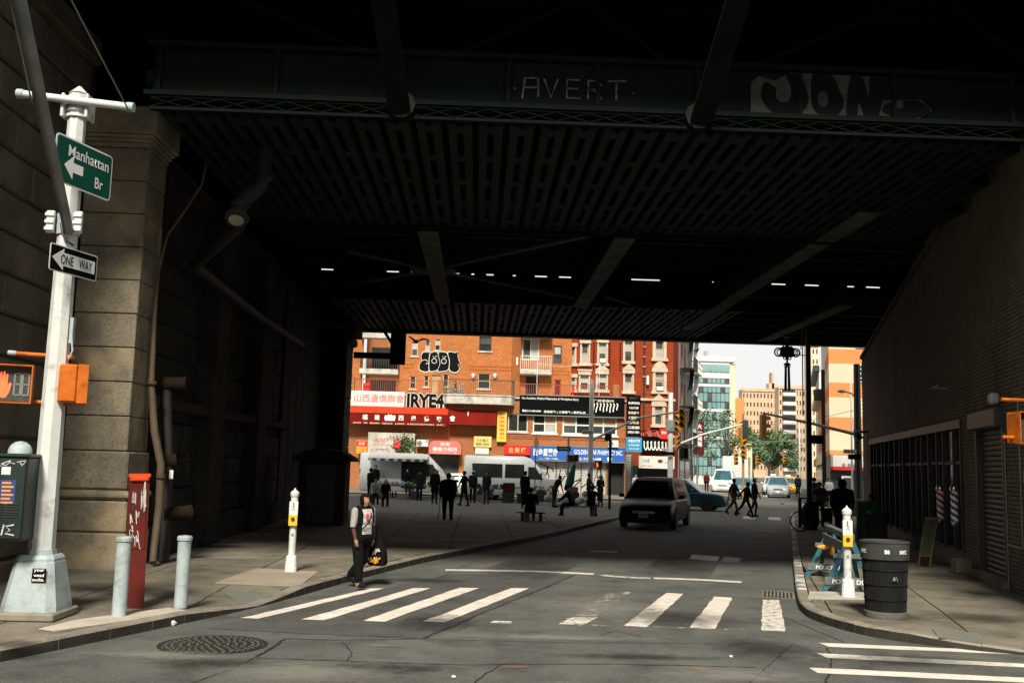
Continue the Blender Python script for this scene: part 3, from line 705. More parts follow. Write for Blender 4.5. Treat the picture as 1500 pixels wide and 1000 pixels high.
# ================================================================ STONE ABUTMENT (left)
ab = thing('stone_abutment', 'weathered stone bridge abutment with a corner pier along the left pavement', 'stone abutment', (-7.2, 17.6, 0))
AO = Vector((7.2, -17.6, 0))
def ablock(x0, x1, y0, y1, z0, z1, mat, c=.02, name='stone_block'):
    m = MB().cbox(x0 + AO.x, x1 + AO.x, y0 + AO.y, y1 + AO.y, z0, z1, c); return part(name, m, mat, ab)
ar = random.Random(11)
part('mortar_core', MB().box(-9.5 + AO.x, -7.26 + AO.x, 3 + AO.y, 17.9 + AO.y, 0, 9.3).box(-9.5 + AO.x, -6.36 + AO.x, 18.2 + AO.y, 41 + AO.y, 0, 8.0).box(-7.2 + AO.x, -6.16 + AO.x, 17.72 + AO.y, 18.7 + AO.y, 0, 8.0), 'mortar', ab)
H = .617
for k in range(14):                                 # near wall, facing the street
    z0 = .13 + k * H + .3; z1 = z0 + H
    if z1 > 9.1: break
    for j in range(7):
        y1 = 17.6 - j * 1.3 - (.65 if k % 2 else 0); y0 = y1 - 1.3
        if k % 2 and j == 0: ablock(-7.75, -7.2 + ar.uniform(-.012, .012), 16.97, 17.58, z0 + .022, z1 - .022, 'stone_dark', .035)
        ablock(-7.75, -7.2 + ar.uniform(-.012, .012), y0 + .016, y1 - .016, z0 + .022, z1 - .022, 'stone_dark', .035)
for j in range(4): ablock(-7.8, -7.1, 17.6 - j * 2.2 - 2.2, 17.6 - j * 2.2 - .01, .0, .42, 'stone_dark', .03)
for j in range(4): ablock(-7.9, -7.05, 17.6 - j * 2.2 - 2.2, 17.6 - j * 2.2 - .01, 9.05, 9.5, 'stone_dark', .03, 'coping')
# the lit corner pier
ablock(-7.28, -5.98, 17.50, 18.75, 0, .74, 'stone', .03); ablock(-7.26, -6.0, 17.52, 18.73, .75, 1.28, 'stone', .03)
m = MB(); prof = [(0, 1.285), (.10, 1.30), (.15, 1.35), (.15, 1.40), (.10, 1.455), (0, 1.47)]
for (p, z), (q, w) in zip(prof, prof[1:]):
    y = 17.66; x = -6.12
    m.quad((-7.3 + AO.x, y - p + AO.y, z), (x + p + AO.x, y - p + AO.y, z), (x + q + AO.x, y - q + AO.y, w), (-7.3 + AO.x, y - q + AO.y, w))
    m.quad((x + p + AO.x, y - p + AO.y, z), (x + p + AO.x, 18.7 + AO.y, z), (x + q + AO.x, 18.7 + AO.y, w), (x + q + AO.x, y - q + AO.y, w))
part('torus_moulding', m, 'stone', ab, 30)
ablock(-7.22, -6.05, 17.57, 18.7, 1.475, 2.13, 'stone', .03)
for k in range(9):
    ablock(-7.2, -6.1 + ar.uniform(-.006, .006), 17.63 + ar.uniform(-.006, .006), 18.65, 2.145 + k * .603, 2.145 + (k + 1) * .603 - .014, 'stone', .014)
for z0, z1, p in ((7.575, 7.66, .02), (7.665, 7.73, .06), (7.735, 7.80, .10), (7.805, 8.30, .16)):
    ablock(-7.25, -6.1 + p, 17.63 - p, 18.7 + p, z0, z1, 'stone', .012, 'cornice')
# the wall under the bridge
for k in range(12):
    z0 = .13 + k * .65; z1 = z0 + .65
    for j in range(8):
        y0 = 18.7 + j * 1.6 + (.8 if k % 2 else 0); y1 = min(y0 + 1.6, 31.5)
        px = -6.3 + (.16 if z1 < .9 else 0) + (.08 if z1 < 3 else 0) + ar.uniform(-.015, .015)
        ablock(-6.9, px, y0 + .012, y1 - .012, z0 + .012, z1 - .012, 'stone_shaded', .025)
for j in range(5): ablock(-6.9, -5.98, 18.75 + j * 2.55, 18.75 + (j + 1) * 2.55 - .01, 2.96, 3.18, 'stone_shaded', .03, 'ledge')
for y in (22.4, 27.0): ablock(-6.8, -5.9, y, y + 1.1, .15, 7.4, 'stone_shaded', .03, 'pilaster')
for k in range(6): ablock(-6.9, -6.2, 31.6 + k * 1.15, 32.72 + k * 1.15, .1, 7.6, 'stone_shaded', .03)
for k in range(11): ablock(-6.2, -5.2 + ar.uniform(-.01, .01), 38.6, 40.4, .13 + k * .62, .13 + (k + 1) * .62 - .012, 'stone_shaded', .02)
ablock(-6.3, -4.85, 38.5, 40.5, 6.95, 7.35, 'stone_shaded', .04, 'capital'); ablock(-6.3, -5.02, 38.55, 40.45, 6.6, 6.94, 'stone_shaded', .08, 'capital')
g = MB(); scribble(g, (AO.x - 6.05, AO.y + 20.6, 2.1), 1.9, .9, 9, .022, (0, 1, 0), (0, 0, 1), 5, lift=.02)
scribble(g, (AO.x - 6.05, AO.y + 25.0, 2.0), 1.3, .6, 6, .022, (0, 1, 0), (0, 0, 1), 9, lift=.02)
part('graffiti', g, 'chalk', ab)

# pipes on and beside the abutment
def tubething(name, label, cat, pts, r, mat, extra=None, n=10):
    o = Vector(pts[0]); t = thing(name, label, cat, o)
    part('pipe', MB().tube([Vector(p) - o for p in pts], r, n), mat, t, 50)
    return t, o
t, o = tubething('conduit', 'tan conduit pipe bowed around the dark wall behind the lit stone pier', 'pipe',
    [(-6.21,18.3,8.97), (-5.74,18.3,8.7), (-5.38,18.3,8.18), (-5.23,18.3,7.72), (-5.31,18.3,7.12), (-5.6,18.3,6.59), (-5.88,18.3,6.13), (-6,18.3,5.48), (-6.01,18.3,4.52), (-5.98,18.3,3.39), (-5.87,18.3,2.53), (-5.71,18.3,1.92), (-5.69,18.3,1.19), (-5.73,18.3,0.47), (-5.67,18.1,0.2)],
    [.022] * 7 + [.03, .04, .055, .07, .07, .07, .065, .065], 'pipe_brown')
for p in ((-5.69,18.28,1.71), (-5.96,18.28,3.39)): part('pipe_clip', MB().cyl(Vector(p) - o - Vector((0, 0, .03)), Vector(p) - o + Vector((0, 0, .03)), .085, n=12), 'rust', t, 50)
t, o = tubething('standpipe', 'rusty standpipe with tee fittings against the dark abutment wall', 'pipe',
    [(-5.72,18.9,0.14), (-5.75,18.9,1.16), (-5.77,18.9,1.92), (-5.91,18.9,3.44)], .095, 'pipe_dark')
for a, b in (((-6.03,18.85,3.41), (-5.55,18.95,3.43)), ((-5.86,18.85,1.98), (-5.67,18.95,1.98)), ((-5.79,18.85,1.01), (-5.39,19.2,1.03))):
    m = MB().cyl(Vector(a) - o, Vector(b) - o, .13, n=14)
    m.cyl(Vector(b) - o - (Vector(b) - Vector(a)).normalized() * .05, Vector(b) - o, .15, n=14); part('fitting', m, 'rust_dark', t, 40)
part('paper_label', MB().box(((-5.67,18.72,1.79))[0] - o[0], ((-5.6,18.72,1.8))[0] - o[0], 18.70 - o[1], 18.71 - o[1], ((-5.63,18.72,1.66))[2] - o[2], ((-5.64,18.72,1.82))[2] - o[2]), 'paper', t)
t, o = tubething('hanging_pipe', 'thick grey pipe hanging from the bridge with an open flanged mouth', 'pipe',
    [(-3.92,17,8.1), (-3.9,17,7.42), (-3.89,17,6.95), (-3.96,17,6.74), (-4.13,16.95,6.56), (-4.25,16.9,6.34), (-4.26,16.8,6.13)], .135, 'pipe_dark', n=14)
m = MB(); c = Vector((-4.24,16.75,6.11)) - o; d = Vector((0, -.5, -.86)).normalized()
m.cyl(c - d * .05, c + d * .02, .21, .19, 16); part('flange', m, 'pipe_dark', t, 40)
part('mouth', MB().cyl(c + d * .021, c + d * .03, .13, n=16), 'slab_pale', t)
for a in ((-3.88,17,6.95), (-4.23,16.9,6.4)): part('collar', MB().cyl(Vector(a) - o - Vector((.0, 0, .05)), Vector(a) - o + Vector((0, 0, .05)), .165, n=14), 'pipe_dark', t, 40)
tubething('wall_pipe', 'long dark pipe running along the abutment wall into the shade', 'pipe', [(-4.55,18.2,6.34), (-5.85, 20, 5.9), (-5.85, 26, 5.75), (-5.6, 31, 5.6)], .12, 'pipe_dark')
# dark kiosk under the bridge
kx = -4.66; t = thing('stone_kiosk', 'small dark stone kiosk with an arched roof slab standing under the bridge', 'kiosk', (kx, 30.4, .13))
part('body', MB().cbox(-.68, .68, 0, 1.2, 0, 1.9, .02), 'stone_shaded', t)
prf = [(-.9, 1.9), (-.9, 2.0), (-.55, 2.2), (0, 2.3), (.55, 2.2), (.9, 2.0), (.9, 1.9)]
part('roof', MB().prism(prf, -.15, 1.35), 'stone_shaded', t)
part('door', MB().cbox(-.52, .42, -.03, .02, .05, 1.78, .01), 'dark_metal', t)
for sx in (-.6, .5): part('corner_post', MB().cbox(sx - .1, sx + .14, -.08, .05, 0, 1.86, .02), 'stone_shaded', t)
g = MB(); scribble(g, (-.05, -.035, 1.25), .7, .55, 5, .02, seed=4); part('graffiti', g, 'chalk', t)

# ================================================================ STEEL BRIDGE
br = thing('steel_bridge', 'dark riveted steel bridge deck spanning the street overhead', 'bridge', (0, 15, 7.4))
BO = Vector((0, -15, -7.4))
def bpart(name, fn, mat='steel', smooth=0, label=None):
    m = MB(); fn(m); m.v = [(a + BO.x, b + BO.y, c + BO.z) for a, b, c in m.v]; return part(name, m, mat, br, smooth, label=label)
def wallx(y): return 9.21 + .257 * (y - 16.76)
bpart('front_girder', lambda m: m.box(-5.2, 8.6, 15.0, 15.12, 7.66, 8.38).box(-5.3, 8.7, 14.9, 15.22, 8.38, 8.46).box(-5.3, 8.7, 14.88, 15.24, 7.58, 7.655), 'steel_shaded')
for a, b, hi in ((-4.72, -1.8, .012), (.36, 3.16, .014), (4.2, 7.2, .01)):      # cover plates riveted on the web
    bpart('web_plate', lambda m: m.box(a, b, 15.0 - hi, 14.999, 7.665, 8.37), 'steel_shaded')
for x in [-5.1, -3.3, -1.35, .3, 1.7, 3.28, 4.9, 6.4, 8.3]: bpart('stiffener', lambda m: m.box(x - .03, x + .03, 14.92, 14.985, 7.66, 8.375), 'steel_shaded')
def lattice(y, z0, z1, x0, x1, st=.52):
    bpart('lattice_chord', lambda m: m.box(x0, x1, y - .05, y + .05, z0 - .045, z0), 'steel_shaded'); bpart('lattice_chord', lambda m: m.box(x0, x1, y - .05, y + .05, z1, z1 + .03), 'steel_shaded')
    n = int((x1 - x0) / st)
    ms = [MB().bar((0, 0, 0), (st, 0, z1 - z0), .012, .05, (0, 1, 0)), MB().bar((0, -.016, z1 - z0), (st, -.016, 0), .012, .05, (0, 1, 0))]
    ms = [mesh_of('lattice_bar', m, 'steel_shaded') for m in ms]
    for i in range(n):
        for q in ms:
            o = part('lattice_bar', q, None, br); o.location = (x0 + i * st + BO.x, y - .02 + BO.y, z0 + BO.z)
lattice(14.96, 7.40, 7.545, -5.2, 8.6); lattice(22.3, 7.36, 7.50, -5.2, 10.2, .7)
def troughs(y0, y1, x0, x1, pitch=.5):
    n = int((x1 - x0) / pitch)
    for i in range(n):
        x = x0 + (i + .5) * pitch; ya = max(y0, 16.76 + (x + .35 - 9.21) / .257 if x > wallx(y0) - .35 else y0)
        if ya > y1 - .6: continue
        def f(m):
            m.box(x - .19, x - .055, ya, y1, 7.40, 7.44).box(x + .055, x + .19, ya, y1, 7.40, 7.44)
            m.box(x - .20, x - .17, ya, y1, 7.441, 7.85).box(x + .17, x + .20, ya, y1, 7.441, 7.85)
            k = int((y1 - ya) / 1.5)
            for j in range(k + 1):
                c = ya + .12 + j * 1.5; m.box(x - .054, x + .054, c, c + .34, 7.405, 7.435)
        bpart('deck_trough', f)
troughs(15.25, 22.15, -5.2, 9.8); troughs(32.9, 40.4, -5.2, 9.3, .52)
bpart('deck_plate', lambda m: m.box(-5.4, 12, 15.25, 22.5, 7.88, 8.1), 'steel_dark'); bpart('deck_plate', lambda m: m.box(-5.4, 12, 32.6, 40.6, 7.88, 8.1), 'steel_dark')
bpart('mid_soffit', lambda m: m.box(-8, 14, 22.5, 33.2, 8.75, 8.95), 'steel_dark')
for k in range(7): bpart('stringer', lambda m: m.box(-6, 12.5, 23.2 + k * 1.45, 23.32 + k * 1.45, 8.45, 8.745).box(-6, 12.5, 23.14 + k * 1.45, 23.38 + k * 1.45, 8.42, 8.449))
for x, ya, yb in ((-1.32, 22.35, 33.0), (3.28, 22.35, 33.0), (7.85, 19.6, 37.6), (11.6, 31.0, 40.4)):
    bpart('floor_girder', lambda m: m.box(x - .24, x + .24, ya, yb, 7.37, 7.41), 'steel_pale')
    bpart('girder_web', lambda m: m.box(x - .02, x + .02, ya, yb, 7.411, 8.42), 'steel')
for k in range(5): bpart('stringer', lambda m: m.box(8.4, 16.5, 34.0 + k * 1.5, 34.1 + k * 1.5, 7.55, 7.9))
bpart('deck_plate', lambda m: m.box(9.3, 20, 33.2, 40.6, 8.12, 8.3), 'steel_dark')
for a, b in (((-3.6, 25.7), (-1.9, 27.5)), ((-1.0, 28.3), (3.0, 32.0)), ((-3.6, 30.2), (-1.85, 28.3)), ((-1.0, 27.3), (2.9, 22.5)), ((4.0, 31.5), (9.0, 38.5))):
    bpart('diagonal_brace', lambda m: m.bar((*a, 7.50), (*b, 7.50), .12, .05), 'steel_pale')
bpart('gusset_plate', lambda m: m.box(-2.05, -.8, 27.45, 28.35, 7.44, 7.47), 'steel_pale')
for k in range(9): bpart('gusset_rib', lambda m: m.box(-1.98 + k * .13, -1.93 + k * .13, 27.5, 28.3, 7.415, 7.439), 'steel_pale')
for x, s in ((-1.35, -.10), (3.28, .10)):           # rising knee members in front of the first girder
    bpart('knee_member', lambda m: m.bar((x + s * .2, 14.8, 7.45), (x + s * 2.5, 13.2, 8.9), .34, .10, (0, 1, 0)), 'steel_shaded')
    bpart('gusset_plate', lambda m: m.cyl((x, 14.86, 7.55), (x, 14.82, 7.55), .22, n=10), 'steel')
for a, b in (((-5.4, 8.5), (-1.6, 8.55)), ((-1.1, 8.5), (3.0, 10.6)), ((7.9, 10.4), (4.0, 8.6)), ((7.0, 10.6), (9.8, 8.4)), ((-1.4, 8.5), (-5.0, 9.9)), ((3.2, 8.6), (.4, 10.6))):
    bpart('diagonal_brace', lambda m: m.bar((a[0], 15.8, a[1]), (b[0], 15.8, b[1]), .05, .09, (0, 1, 0)), 'steel')
bpart('upper_deck', lambda m: m.box(-14, 24, 13.1, 41.5, 11.0, 11.5), 'steel_dark')
for k in range(11): bpart('upper_stringer', lambda m: m.box(-12, 20, 13 + k * 1.2, 13.15 + k * 1.2, 10.65, 10.995))
bpart('shade_fascia', lambda m: m.box(-14, 24, 12.9, 13.09, 9.65, 12.0), 'steel_dark'); bpart('shade_fascia', lambda m: m.box(-14, 24, 41.51, 41.7, 10.2, 19.0), 'steel_dark')  # fascias above view, added and sized to throw shade
bpart('edge_beam', lambda m: m.box(-6.5, 20, 40.62, 40.95, 7.36, 8.0).box(-6.5, 20, 40.5, 41.05, 7.32, 7.358), 'steel')
bpart('wind_screen', lambda m: m.box(-9, 20, 40.72, 40.8, 8.001, 9.835).box(-9, 20, 40.72, 40.8, 9.90, 11.0), 'steel_dark')
sr = random.Random(5); x = -8.9
while x < 19:
    w = sr.choice((.5, 1.2, 2.2, .8)); bpart('slit_block', lambda m: m.box(x, x + w, 40.65, 40.71, 9.78, 9.96), 'steel_dark'); x += w + (sr.choice((.3, .6, .9, 1.2)) if x > 4.5 else sr.choice((.12, .3, .5)))
bpart('side_screen', lambda m: m.box(-9.0, -8.9, 15.2, 41, 7.9, 11.0), 'steel_dark'); bpart('side_screen', lambda m: m.box(19.0, 19.1, 15.2, 41, 6.6, 11.0), 'steel_dark')
# knee frame at the far left corner
bpart('knee_frame', lambda m: m.box(-5.2, -3.2, 40.6, 40.8, 6.22, 6.46).box(-3.72, -3.1, 40.62, 40.78, 6.0, 7.4), 'steel_dark')
bpart('knee_brace', lambda m: m.bar((-4.0, 40.55, 7.35), (-3.2, 40.55, 6.2), .12, .2, (0, 1, 0)), 'steel_dark')
bpart('deck_lamp', lambda m: m.box(10.0, 10.25, 14.9, 15.1, 8.30, 8.62), 'chalk')
# chalked and sprayed words on the front girder
def gtext():
    L = dict(A=[[(0, -.1), (.12, 1), (.5, 1.02), (.9, 1), (.92, 0)], [(.05, .5), (.9, .52)]], V=[[(0, 1), (.42, 0), (.8, 1)]], E=[[(.85, 1), (.1, 1), (.1, .02), (.9, .02)], [(.1, .52), (.75, .52)]],
             R=[[(.1, 0), (.1, 1), (.6, 1), (.85, .78), (.6, .52), (.1, .5)], [(.45, .5), (.9, 0)]], T=[[(0, 1), (1.1, 1.05)], [(.5, 1), (.5, .02)]])
    m = MB(); x = .52; s = .30; o = (0 + BO.x, 14.98 + BO.y, 7.80 + BO.z)
    for ch in 'AVERT':
        for st in L[ch]: ribbon(m, [(x + p * s * .9, q * s) for p, q in st], .03, o)
        x += .335
    for cx in (.40, 2.26): ribbon(m, [(cx - .02, .12), (cx + .02, .12)], .04, o)
    return part('graffiti', m, 'chalk', br, label='chalked word AVERT with a dot on either side')
gtext()
def blob():
    o = (0 + BO.x, 14.975 + BO.y, 7.66 + BO.z); s = 1.0
    f = MB(); b = MB(); h = .70
    poly_on(f, [(4.12, .0), (4.12, .5), (4.25, .62), (4.5, .55), (4.75, .70), (6.25, .68), (6.2, .3), (6.85, .33), (7.02, .16), (6.8, .02), (6.2, .04), (4.3, .0)], o, lift=.012)
    for pts in ([(4.35, .52), (4.28, .3), (4.42, .06), (4.7, .01), (4.98, .1), (5.03, .35), (4.93, .6), (4.85, .68), (4.68, .66), (4.76, .45), (4.74, .26), (4.62, .2), (4.52, .28), (4.52, .42)],
                [(5.08, .35), (5.12, .1), (5.3, .0), (5.5, .03), (5.6, .2), (5.55, .4), (5.4, .68), (5.12, .68)],
                [(5.64, .05), (5.72, .68), (5.9, .68), (6.0, .35), (6.03, .68), (6.24, .66), (6.16, .04), (5.95, .0), (5.84, .25), (5.8, .0)],
                [(6.2, .14), (6.34, .26), (6.42, .18), (6.55, .2), (6.56, .3), (6.82, .3), (6.98, .15), (6.8, .04), (6.4, .03)]):
        poly_on(b, spl(pts, 4, True), o, lift=.016)
    part('graffiti', f, 'dull_silver', br, label='silver and black block letter graffiti'); part('graffiti', b, 'tag_black', br, label='black fill of block letter graffiti')
    c = MB(); poly_on(c, [(5.27 + .09 * math.cos(t * .63), .28 + .13 * math.sin(t * .63)) for t in range(10)], o, lift=.019); part('graffiti', c, 'dull_silver', br)
blob()

# ================================================================ BRICK BUILDING ALONG THE RIGHT PAVEMENT
bw = thing('brick_building', 'dim tan brick wall building with shuttered shopfronts along the right pavement', 'building', (9.21, 16.76, 0), R(90 - 14.417))
S0, S1 = -6.0, 21.1
def topz(s): return 8.5 - .1 * s
holes = [(.98, 3.0, .2, 3.02), (4.4, 19.0, .13, 3.12)]
m = MB()
for a, b, zt0, zt1 in ((S0, 8, 8.9, 7.7), (8, S1, 7.7, 6.4)):
    hs2 = [h for h in holes]
zt = lambda s: topz(s)
m = MB(); hl = [(a, b, c, d) for a, b, c, d in holes]
xs = [S0, .98, 3.0, 4.4, 19.0, S1]
for a, b in zip(xs, xs[1:]):
    h = next((q for q in hl if q[0] == a), None); zb = h[3] if h else .0
    m.add([(a, -.012, zb), (b, -.012, zb), (b, -.012, zt(b)), (a, -.012, zt(a))], [(0, 1, 2, 3)])
    if h: m.quad((a, -.012, zb), (b, -.012, zb), (b, -.35, zb), (a, -.35, zb)); m.quad((a, -.012, 0), (a, -.012, zb), (a, -.35, zb), (a, -.35, 0)); m.quad((b, -.012, 0), (b, -.012, zb), (b, -.35, zb), (b, -.35, 0))
m.quad((S1, -.012, 0), (S1, -.012, zt(S1)), (S1, -9, zt(S1)), (S1, -9, 0)); m.quad((S0, -.012, 0), (S0, -.012, zt(S0)), (S0, -9, zt(S0)), (S0, -9, 0))
m.quad((S0, -.012, zt(S0)), (S1, -.012, zt(S1)), (S1, -9, zt(S1)), (S0, -9, zt(S0)))
part('wall', m, 'wall_mortar', bw)
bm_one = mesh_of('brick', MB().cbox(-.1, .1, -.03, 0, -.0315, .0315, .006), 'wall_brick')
bl = []; rr = random.Random(3)
nrow = int(8.6 / .075)
for j in range(nrow):
    z = .17 + j * .075; s = S0 + (.105 if j % 2 else 0)
    while s < S1:
        if z < zt(s) - .12 and not any(h[0] - .1 < s < h[1] + .1 and z < h[3] + .04 for h in holes): bl.append((s, z))
        s += .213
def dist(b):
    p = Vector((9.21 + b[0] * .249, 16.76 + b[0] * .9685, b[1])); return (p - Vector((0, 0, 2.1))).length
near = sorted([b for b in bl if b[0] > -.75 and b[1] < 5.2], key=dist)[:300]; nearset = set(near)
for s, z in near:
    o = part('brick', bm_one, None, bw); o.location = (s, .004 + rr.uniform(-.003, .003), z)
vs = []; fs = []
for s, z in bl:
    if (s, z) in nearset: continue
    y = .004 + rr.uniform(-.003, .003); k = len(vs); a, b, c, d = s - .1, s + .1, z - .0315, z + .0315; e = .005
    vs += [(a, -.02, c), (b, -.02, c), (b, -.02, d), (a, -.02, d), (a + e, y, c + e), (b - e, y, c + e), (b - e, y, d - e), (a + e, y, d - e)]
    fs += [(k + 4, k + 5, k + 6, k + 7), (k, k + 1, k + 5, k + 4), (k + 1, k + 2, k + 6, k + 5), (k + 2, k + 3, k + 7, k + 6), (k + 3, k, k + 4, k + 7)]
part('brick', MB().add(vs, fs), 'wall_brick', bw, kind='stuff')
part('coping', MB().add([(S0, -.3, zt(S0)), (S1, -.3, zt(S1)), (S1, .06, zt(S1)), (S0, .06, zt(S0)), (S0, -.3, zt(S0) + .12), (S1, -.3, zt(S1) + .12), (S1, .06, zt(S1) + .12), (S0, .06, zt(S0) + .12)], [(4, 5, 6, 7), (3, 2, 6, 7), (1, 2, 6, 5), (0, 3, 2, 1)]), 'stone_dark', bw)
sh = part('roller_shutter', MB().box(.98, 3.0, -.16, -.12, .2, 3.0), 'shutter_dark', bw)
sm = mesh_of('slat', MB().prism([(0, 0), (.035, .012), (.045, .05), (.035, .088), (0, .1)], -1.0, 1.0, 'yz'), 'shutter_dark')
for k in range(27):
    o = part('slat', sm, None, sh); o.location = (1.99, -.12, .28 + k * .1005)
part('guide_rail', MB().box(.94, 1.02, -.14, .03, .15, 3.0), 'shutter_dark', sh); part('guide_rail', MB().box(2.96, 3.04, -.14, .03, .15, 3.0), 'shutter_dark', sh)
part('shutter_hood', MB().cbox(.9, 3.08, -.1, .16, 3.0, 3.36, .03), 'shutter_dark', bw); part('step', MB().cbox(.9, 3.2, -.15, .14, .12, .28, .015), 'concrete', bw)
part('lintel', MB().box(4.3, 19.1, -.3, .05, 3.12, 3.3), 'dark_metal', bw); part('stall_riser', MB().box(4.4, 19, -.2, -.06, .13, .45), 'dark_metal', bw)
part('shop_interior', MB().box(4.4, 19, -.9, -.8, .1, 3.1), 'black_flat', bw)
s = 4.4; i = 0
while s < 18.9:
    w = (.9, 1.1, .75)[i % 3]; f = part('shopfront_window', MB().box(s, s + .07, -.18, .0 + (.03 if i % 4 == 0 else 0), .45, 3.12).box(s + .07, s + w, -.15, -.03, .45, .52).box(s + .07, s + w, -.15, -.03, 2.35, 2.42), 'shopfront', bw)
    part('pane', MB().box(s + .07, s + w, -.10, -.09, .5, 3.1), 'glass_dark', f); s += w; i += 1
for s, z in ((17.6, 3.35), (5.0, 4.03)):
    pass
part('wall_bracket', MB().tube([(5.5, 0, 4.05), (5.5, .35, 4.05), (5.0, .42, 4.03), (4.5, .42, 4.02)], .025), 'galv_grey', bw, 40)
part('bulkhead_light', MB().cbox(1.05, 1.3, 0.01, .18, 3.42, 3.62, .04), 'galvanised', bw)
part('wall_lamp', MB().box(19.3, 19.5, .01, .35, 3.55, 3.62).cyl((19.4, .3, 3.3), (19.4, .42, 3.56), .14, .06), 'dark_metal', bw)
part('wall_conduit', MB().tube([(19.4, .03, 3.5), (19.4, .05, 2.6), (19.0, .08, 2.0)], .015), 'dark_metal', bw)
part('seam', MB().box(-.1, -.06, .005, .02, .9, 3.4).box(.86, .90, .005, .02, .13, 2.9).box(-.1, .9, .005, .02, .9, .94), 'galv_grey', bw)
part('door_number', MB().quad((-.3, .02, 2.0), (-.42, .02, 2.0), (-.40, .02, 2.25), (-.32, .02, 2.22)), 'tag_white', bw)

# unseen terrace added behind the camera to block low sky light
tb = MB(); hs = [(-38 + i * 3.0, -36.6 + i * 3.0, 4 + j * 3.2, 5.9 + j * 3.2) for i in range(26) for j in range(4)]
wall_holes(tb, -40, 40, 0, 17, 0, hs, .2); tb.v = [(-a, -26 - b, c) for a, b, c in tb.v]
structure('unseen_terrace_sky_block', tb, 'brick_low'); structure('unseen_terrace_glass', MB().box(-40, 40, -26.4, -26.3, 0, 17), 'glass_dark')

# ================================================================ LEFT CORNER: signal pole and what hangs on it
PX, PY_ = -5.23, 12.42
sp_ = thing('signal_pole', 'white octagonal traffic pole with cast base and long dark mast arm at the left corner', 'traffic pole', (PX, PY_, .13))
part('plinth', MB().cbox(-.40, .36, -.40, .36, 0, .10, .02), 'kerb_stone', sp_)
def ring8(w, z, c=.28): return [(x * w, y * w, z) for x, y in ((-1, -1 + c), (-1 + c, -1), (1 - c, -1), (1, -1 + c), (1, 1 - c), (1 - c, 1), (-1 + c, 1), (-1, 1 - c))]
part('base', MB().loft([ring8(.325, .10), ring8(.32, .16), ring8(.235, .66), ring8(.225, .665), ring8(.225, .70), ring8(.20, .74)]), 'galvanised', sp_)
for i in range(4):
    a = math.pi / 4 + i * math.pi / 2; part('anchor_lug', MB().cyl((.20 * math.cos(a) * 1.1, .20 * math.sin(a) * 1.1, .62), (.2 * math.cos(a) * 1.1, .2 * math.sin(a) * 1.1, .73), .05, .04, 8), 'galvanised', sp_)
part('shaft', MB().cyl((0, 0, .70), (0, 0, 6.32), .152, .108, 8, rot=R(22.5)), 'white_paint', sp_)
part('collar', MB().cyl((0, 0, .70), (0, 0, .80), .185, .17, 8, rot=R(22.5)), 'galvanised', sp_)
part('cap', MB().cyl((0, 0, 6.32), (0, 0, 6.50), .112, .112, 8, rot=R(22.5)).cyl((0, 0, 6.501), (0, 0, 6.60), .125, .02, 8, rot=R(22.5)), 'white_paint', sp_, label='pointed white pole cap')
for z in (6.18, 6.26, 6.34, 6.42): part('clamp_band', MB().cyl((0, 0, z), (0, 0, z + .035), .135, n=14), 'white_paint', sp_, 40)
for sx in (-1, 1): part('clamp_plate', MB().cbox(sx * .15 - .02, sx * .15 + .02, -.13, .13, 6.16, 6.47, .01), 'white_paint', sp_)
arm = part('cross_arm', MB().cyl((-.66, -.16, 6.42), (.72, -.16, 6.30), .048, n=14), 'white_paint', sp_, 40)
for x, z in ((-.66, 6.42), (.72, 6.30)): part('end_clip', MB().cyl((x - .04, -.16, z + .0), (x + .04, -.16, z - .005), .062, n=12), 'galvanised', arm, 40)
e = lambda p: (p[0] - PX, p[1] - PY_, p[2] - .13)
A0 = e((-5.15,12.25,4.81)); A1 = e((-4.42,9,6.28)); d = Vector(A1) - Vector(A0)
part('mast_arm', MB().cyl(A0, Vector(A0) + d * 1.6, .062, .078, 12), 'galv_grey', sp_, 40)
for sx in (-1, 1):
    m = MB(); m.cbox(sx * .17 - .05, sx * .17 + .05, -.15, -.10, 4.66, 4.94, .01)
    for k in range(3): m.box(sx * .17 - .055, sx * .17 + .055, -.17, -.151, 4.69 + k * .09, 4.73 + k * .09)
    part('arm_bracket', m, 'white_paint', sp_)
part('arm_band', MB().cyl((0, 0, 4.66), (0, 0, 4.92), .143, n=10), 'galvanised', sp_, 40)
part('cable', MB().tube([(-.02, -.17, 4.78), (.02, -.20, 4.64), (.08, -.2, 4.55), (.15, -.16, 4.50)], .016), 'dark_metal', sp_, 50)
for a, b in ((e((-4.53,12.26,6.38)), e((-3.94,9,6.3))), (e((-5.74,12.26,6.43)), e((-4.5,9,6.27)))):
    part('guy_wire', MB().cyl(a, Vector(a) + (Vector(b) - Vector(a)) * 1.4, .011, .009, 6), 'galv_grey', sp_)
for z in (1.78, 3.38): part('joint_ring', MB().cyl((0, 0, z), (0, 0, z + .012), .156 - z * .0078, n=8, rot=R(22.5)), 'galvanised', sp_)
part('conduit_clip', MB().box(.14, .18, -.05, .02, 3.30, 3.62).tube([(.17, -.05, 3.4), (.20, -.06, 3.2), (.16, -.06, 3.1)], .012), 'galvanised', sp_)
for zz in (2.35, 2.5, 3.02, 3.16): part('strap', MB().cyl((0, 0, zz), (0, 0, zz + .022), .149 - zz * .007, n=8, rot=R(22.5)), 'dark_metal', sp_)
part('sticker', MB().quad((.03, -.2875, .44), (.20, -.2875, .44), (.19, -.272, .60), (.03, -.272, .60)), 'sign_black', sp_)
for i, wd in enumerate(('your', 'weed', 'sucks.')): text(sp_, wd, (.112, -.273 - i * .0048, .572 - i * .05), .12 if i != 2 else .14, .036, 'letter_white', (1, 0, 0), (0, .085, 1), .02, lift=.008)
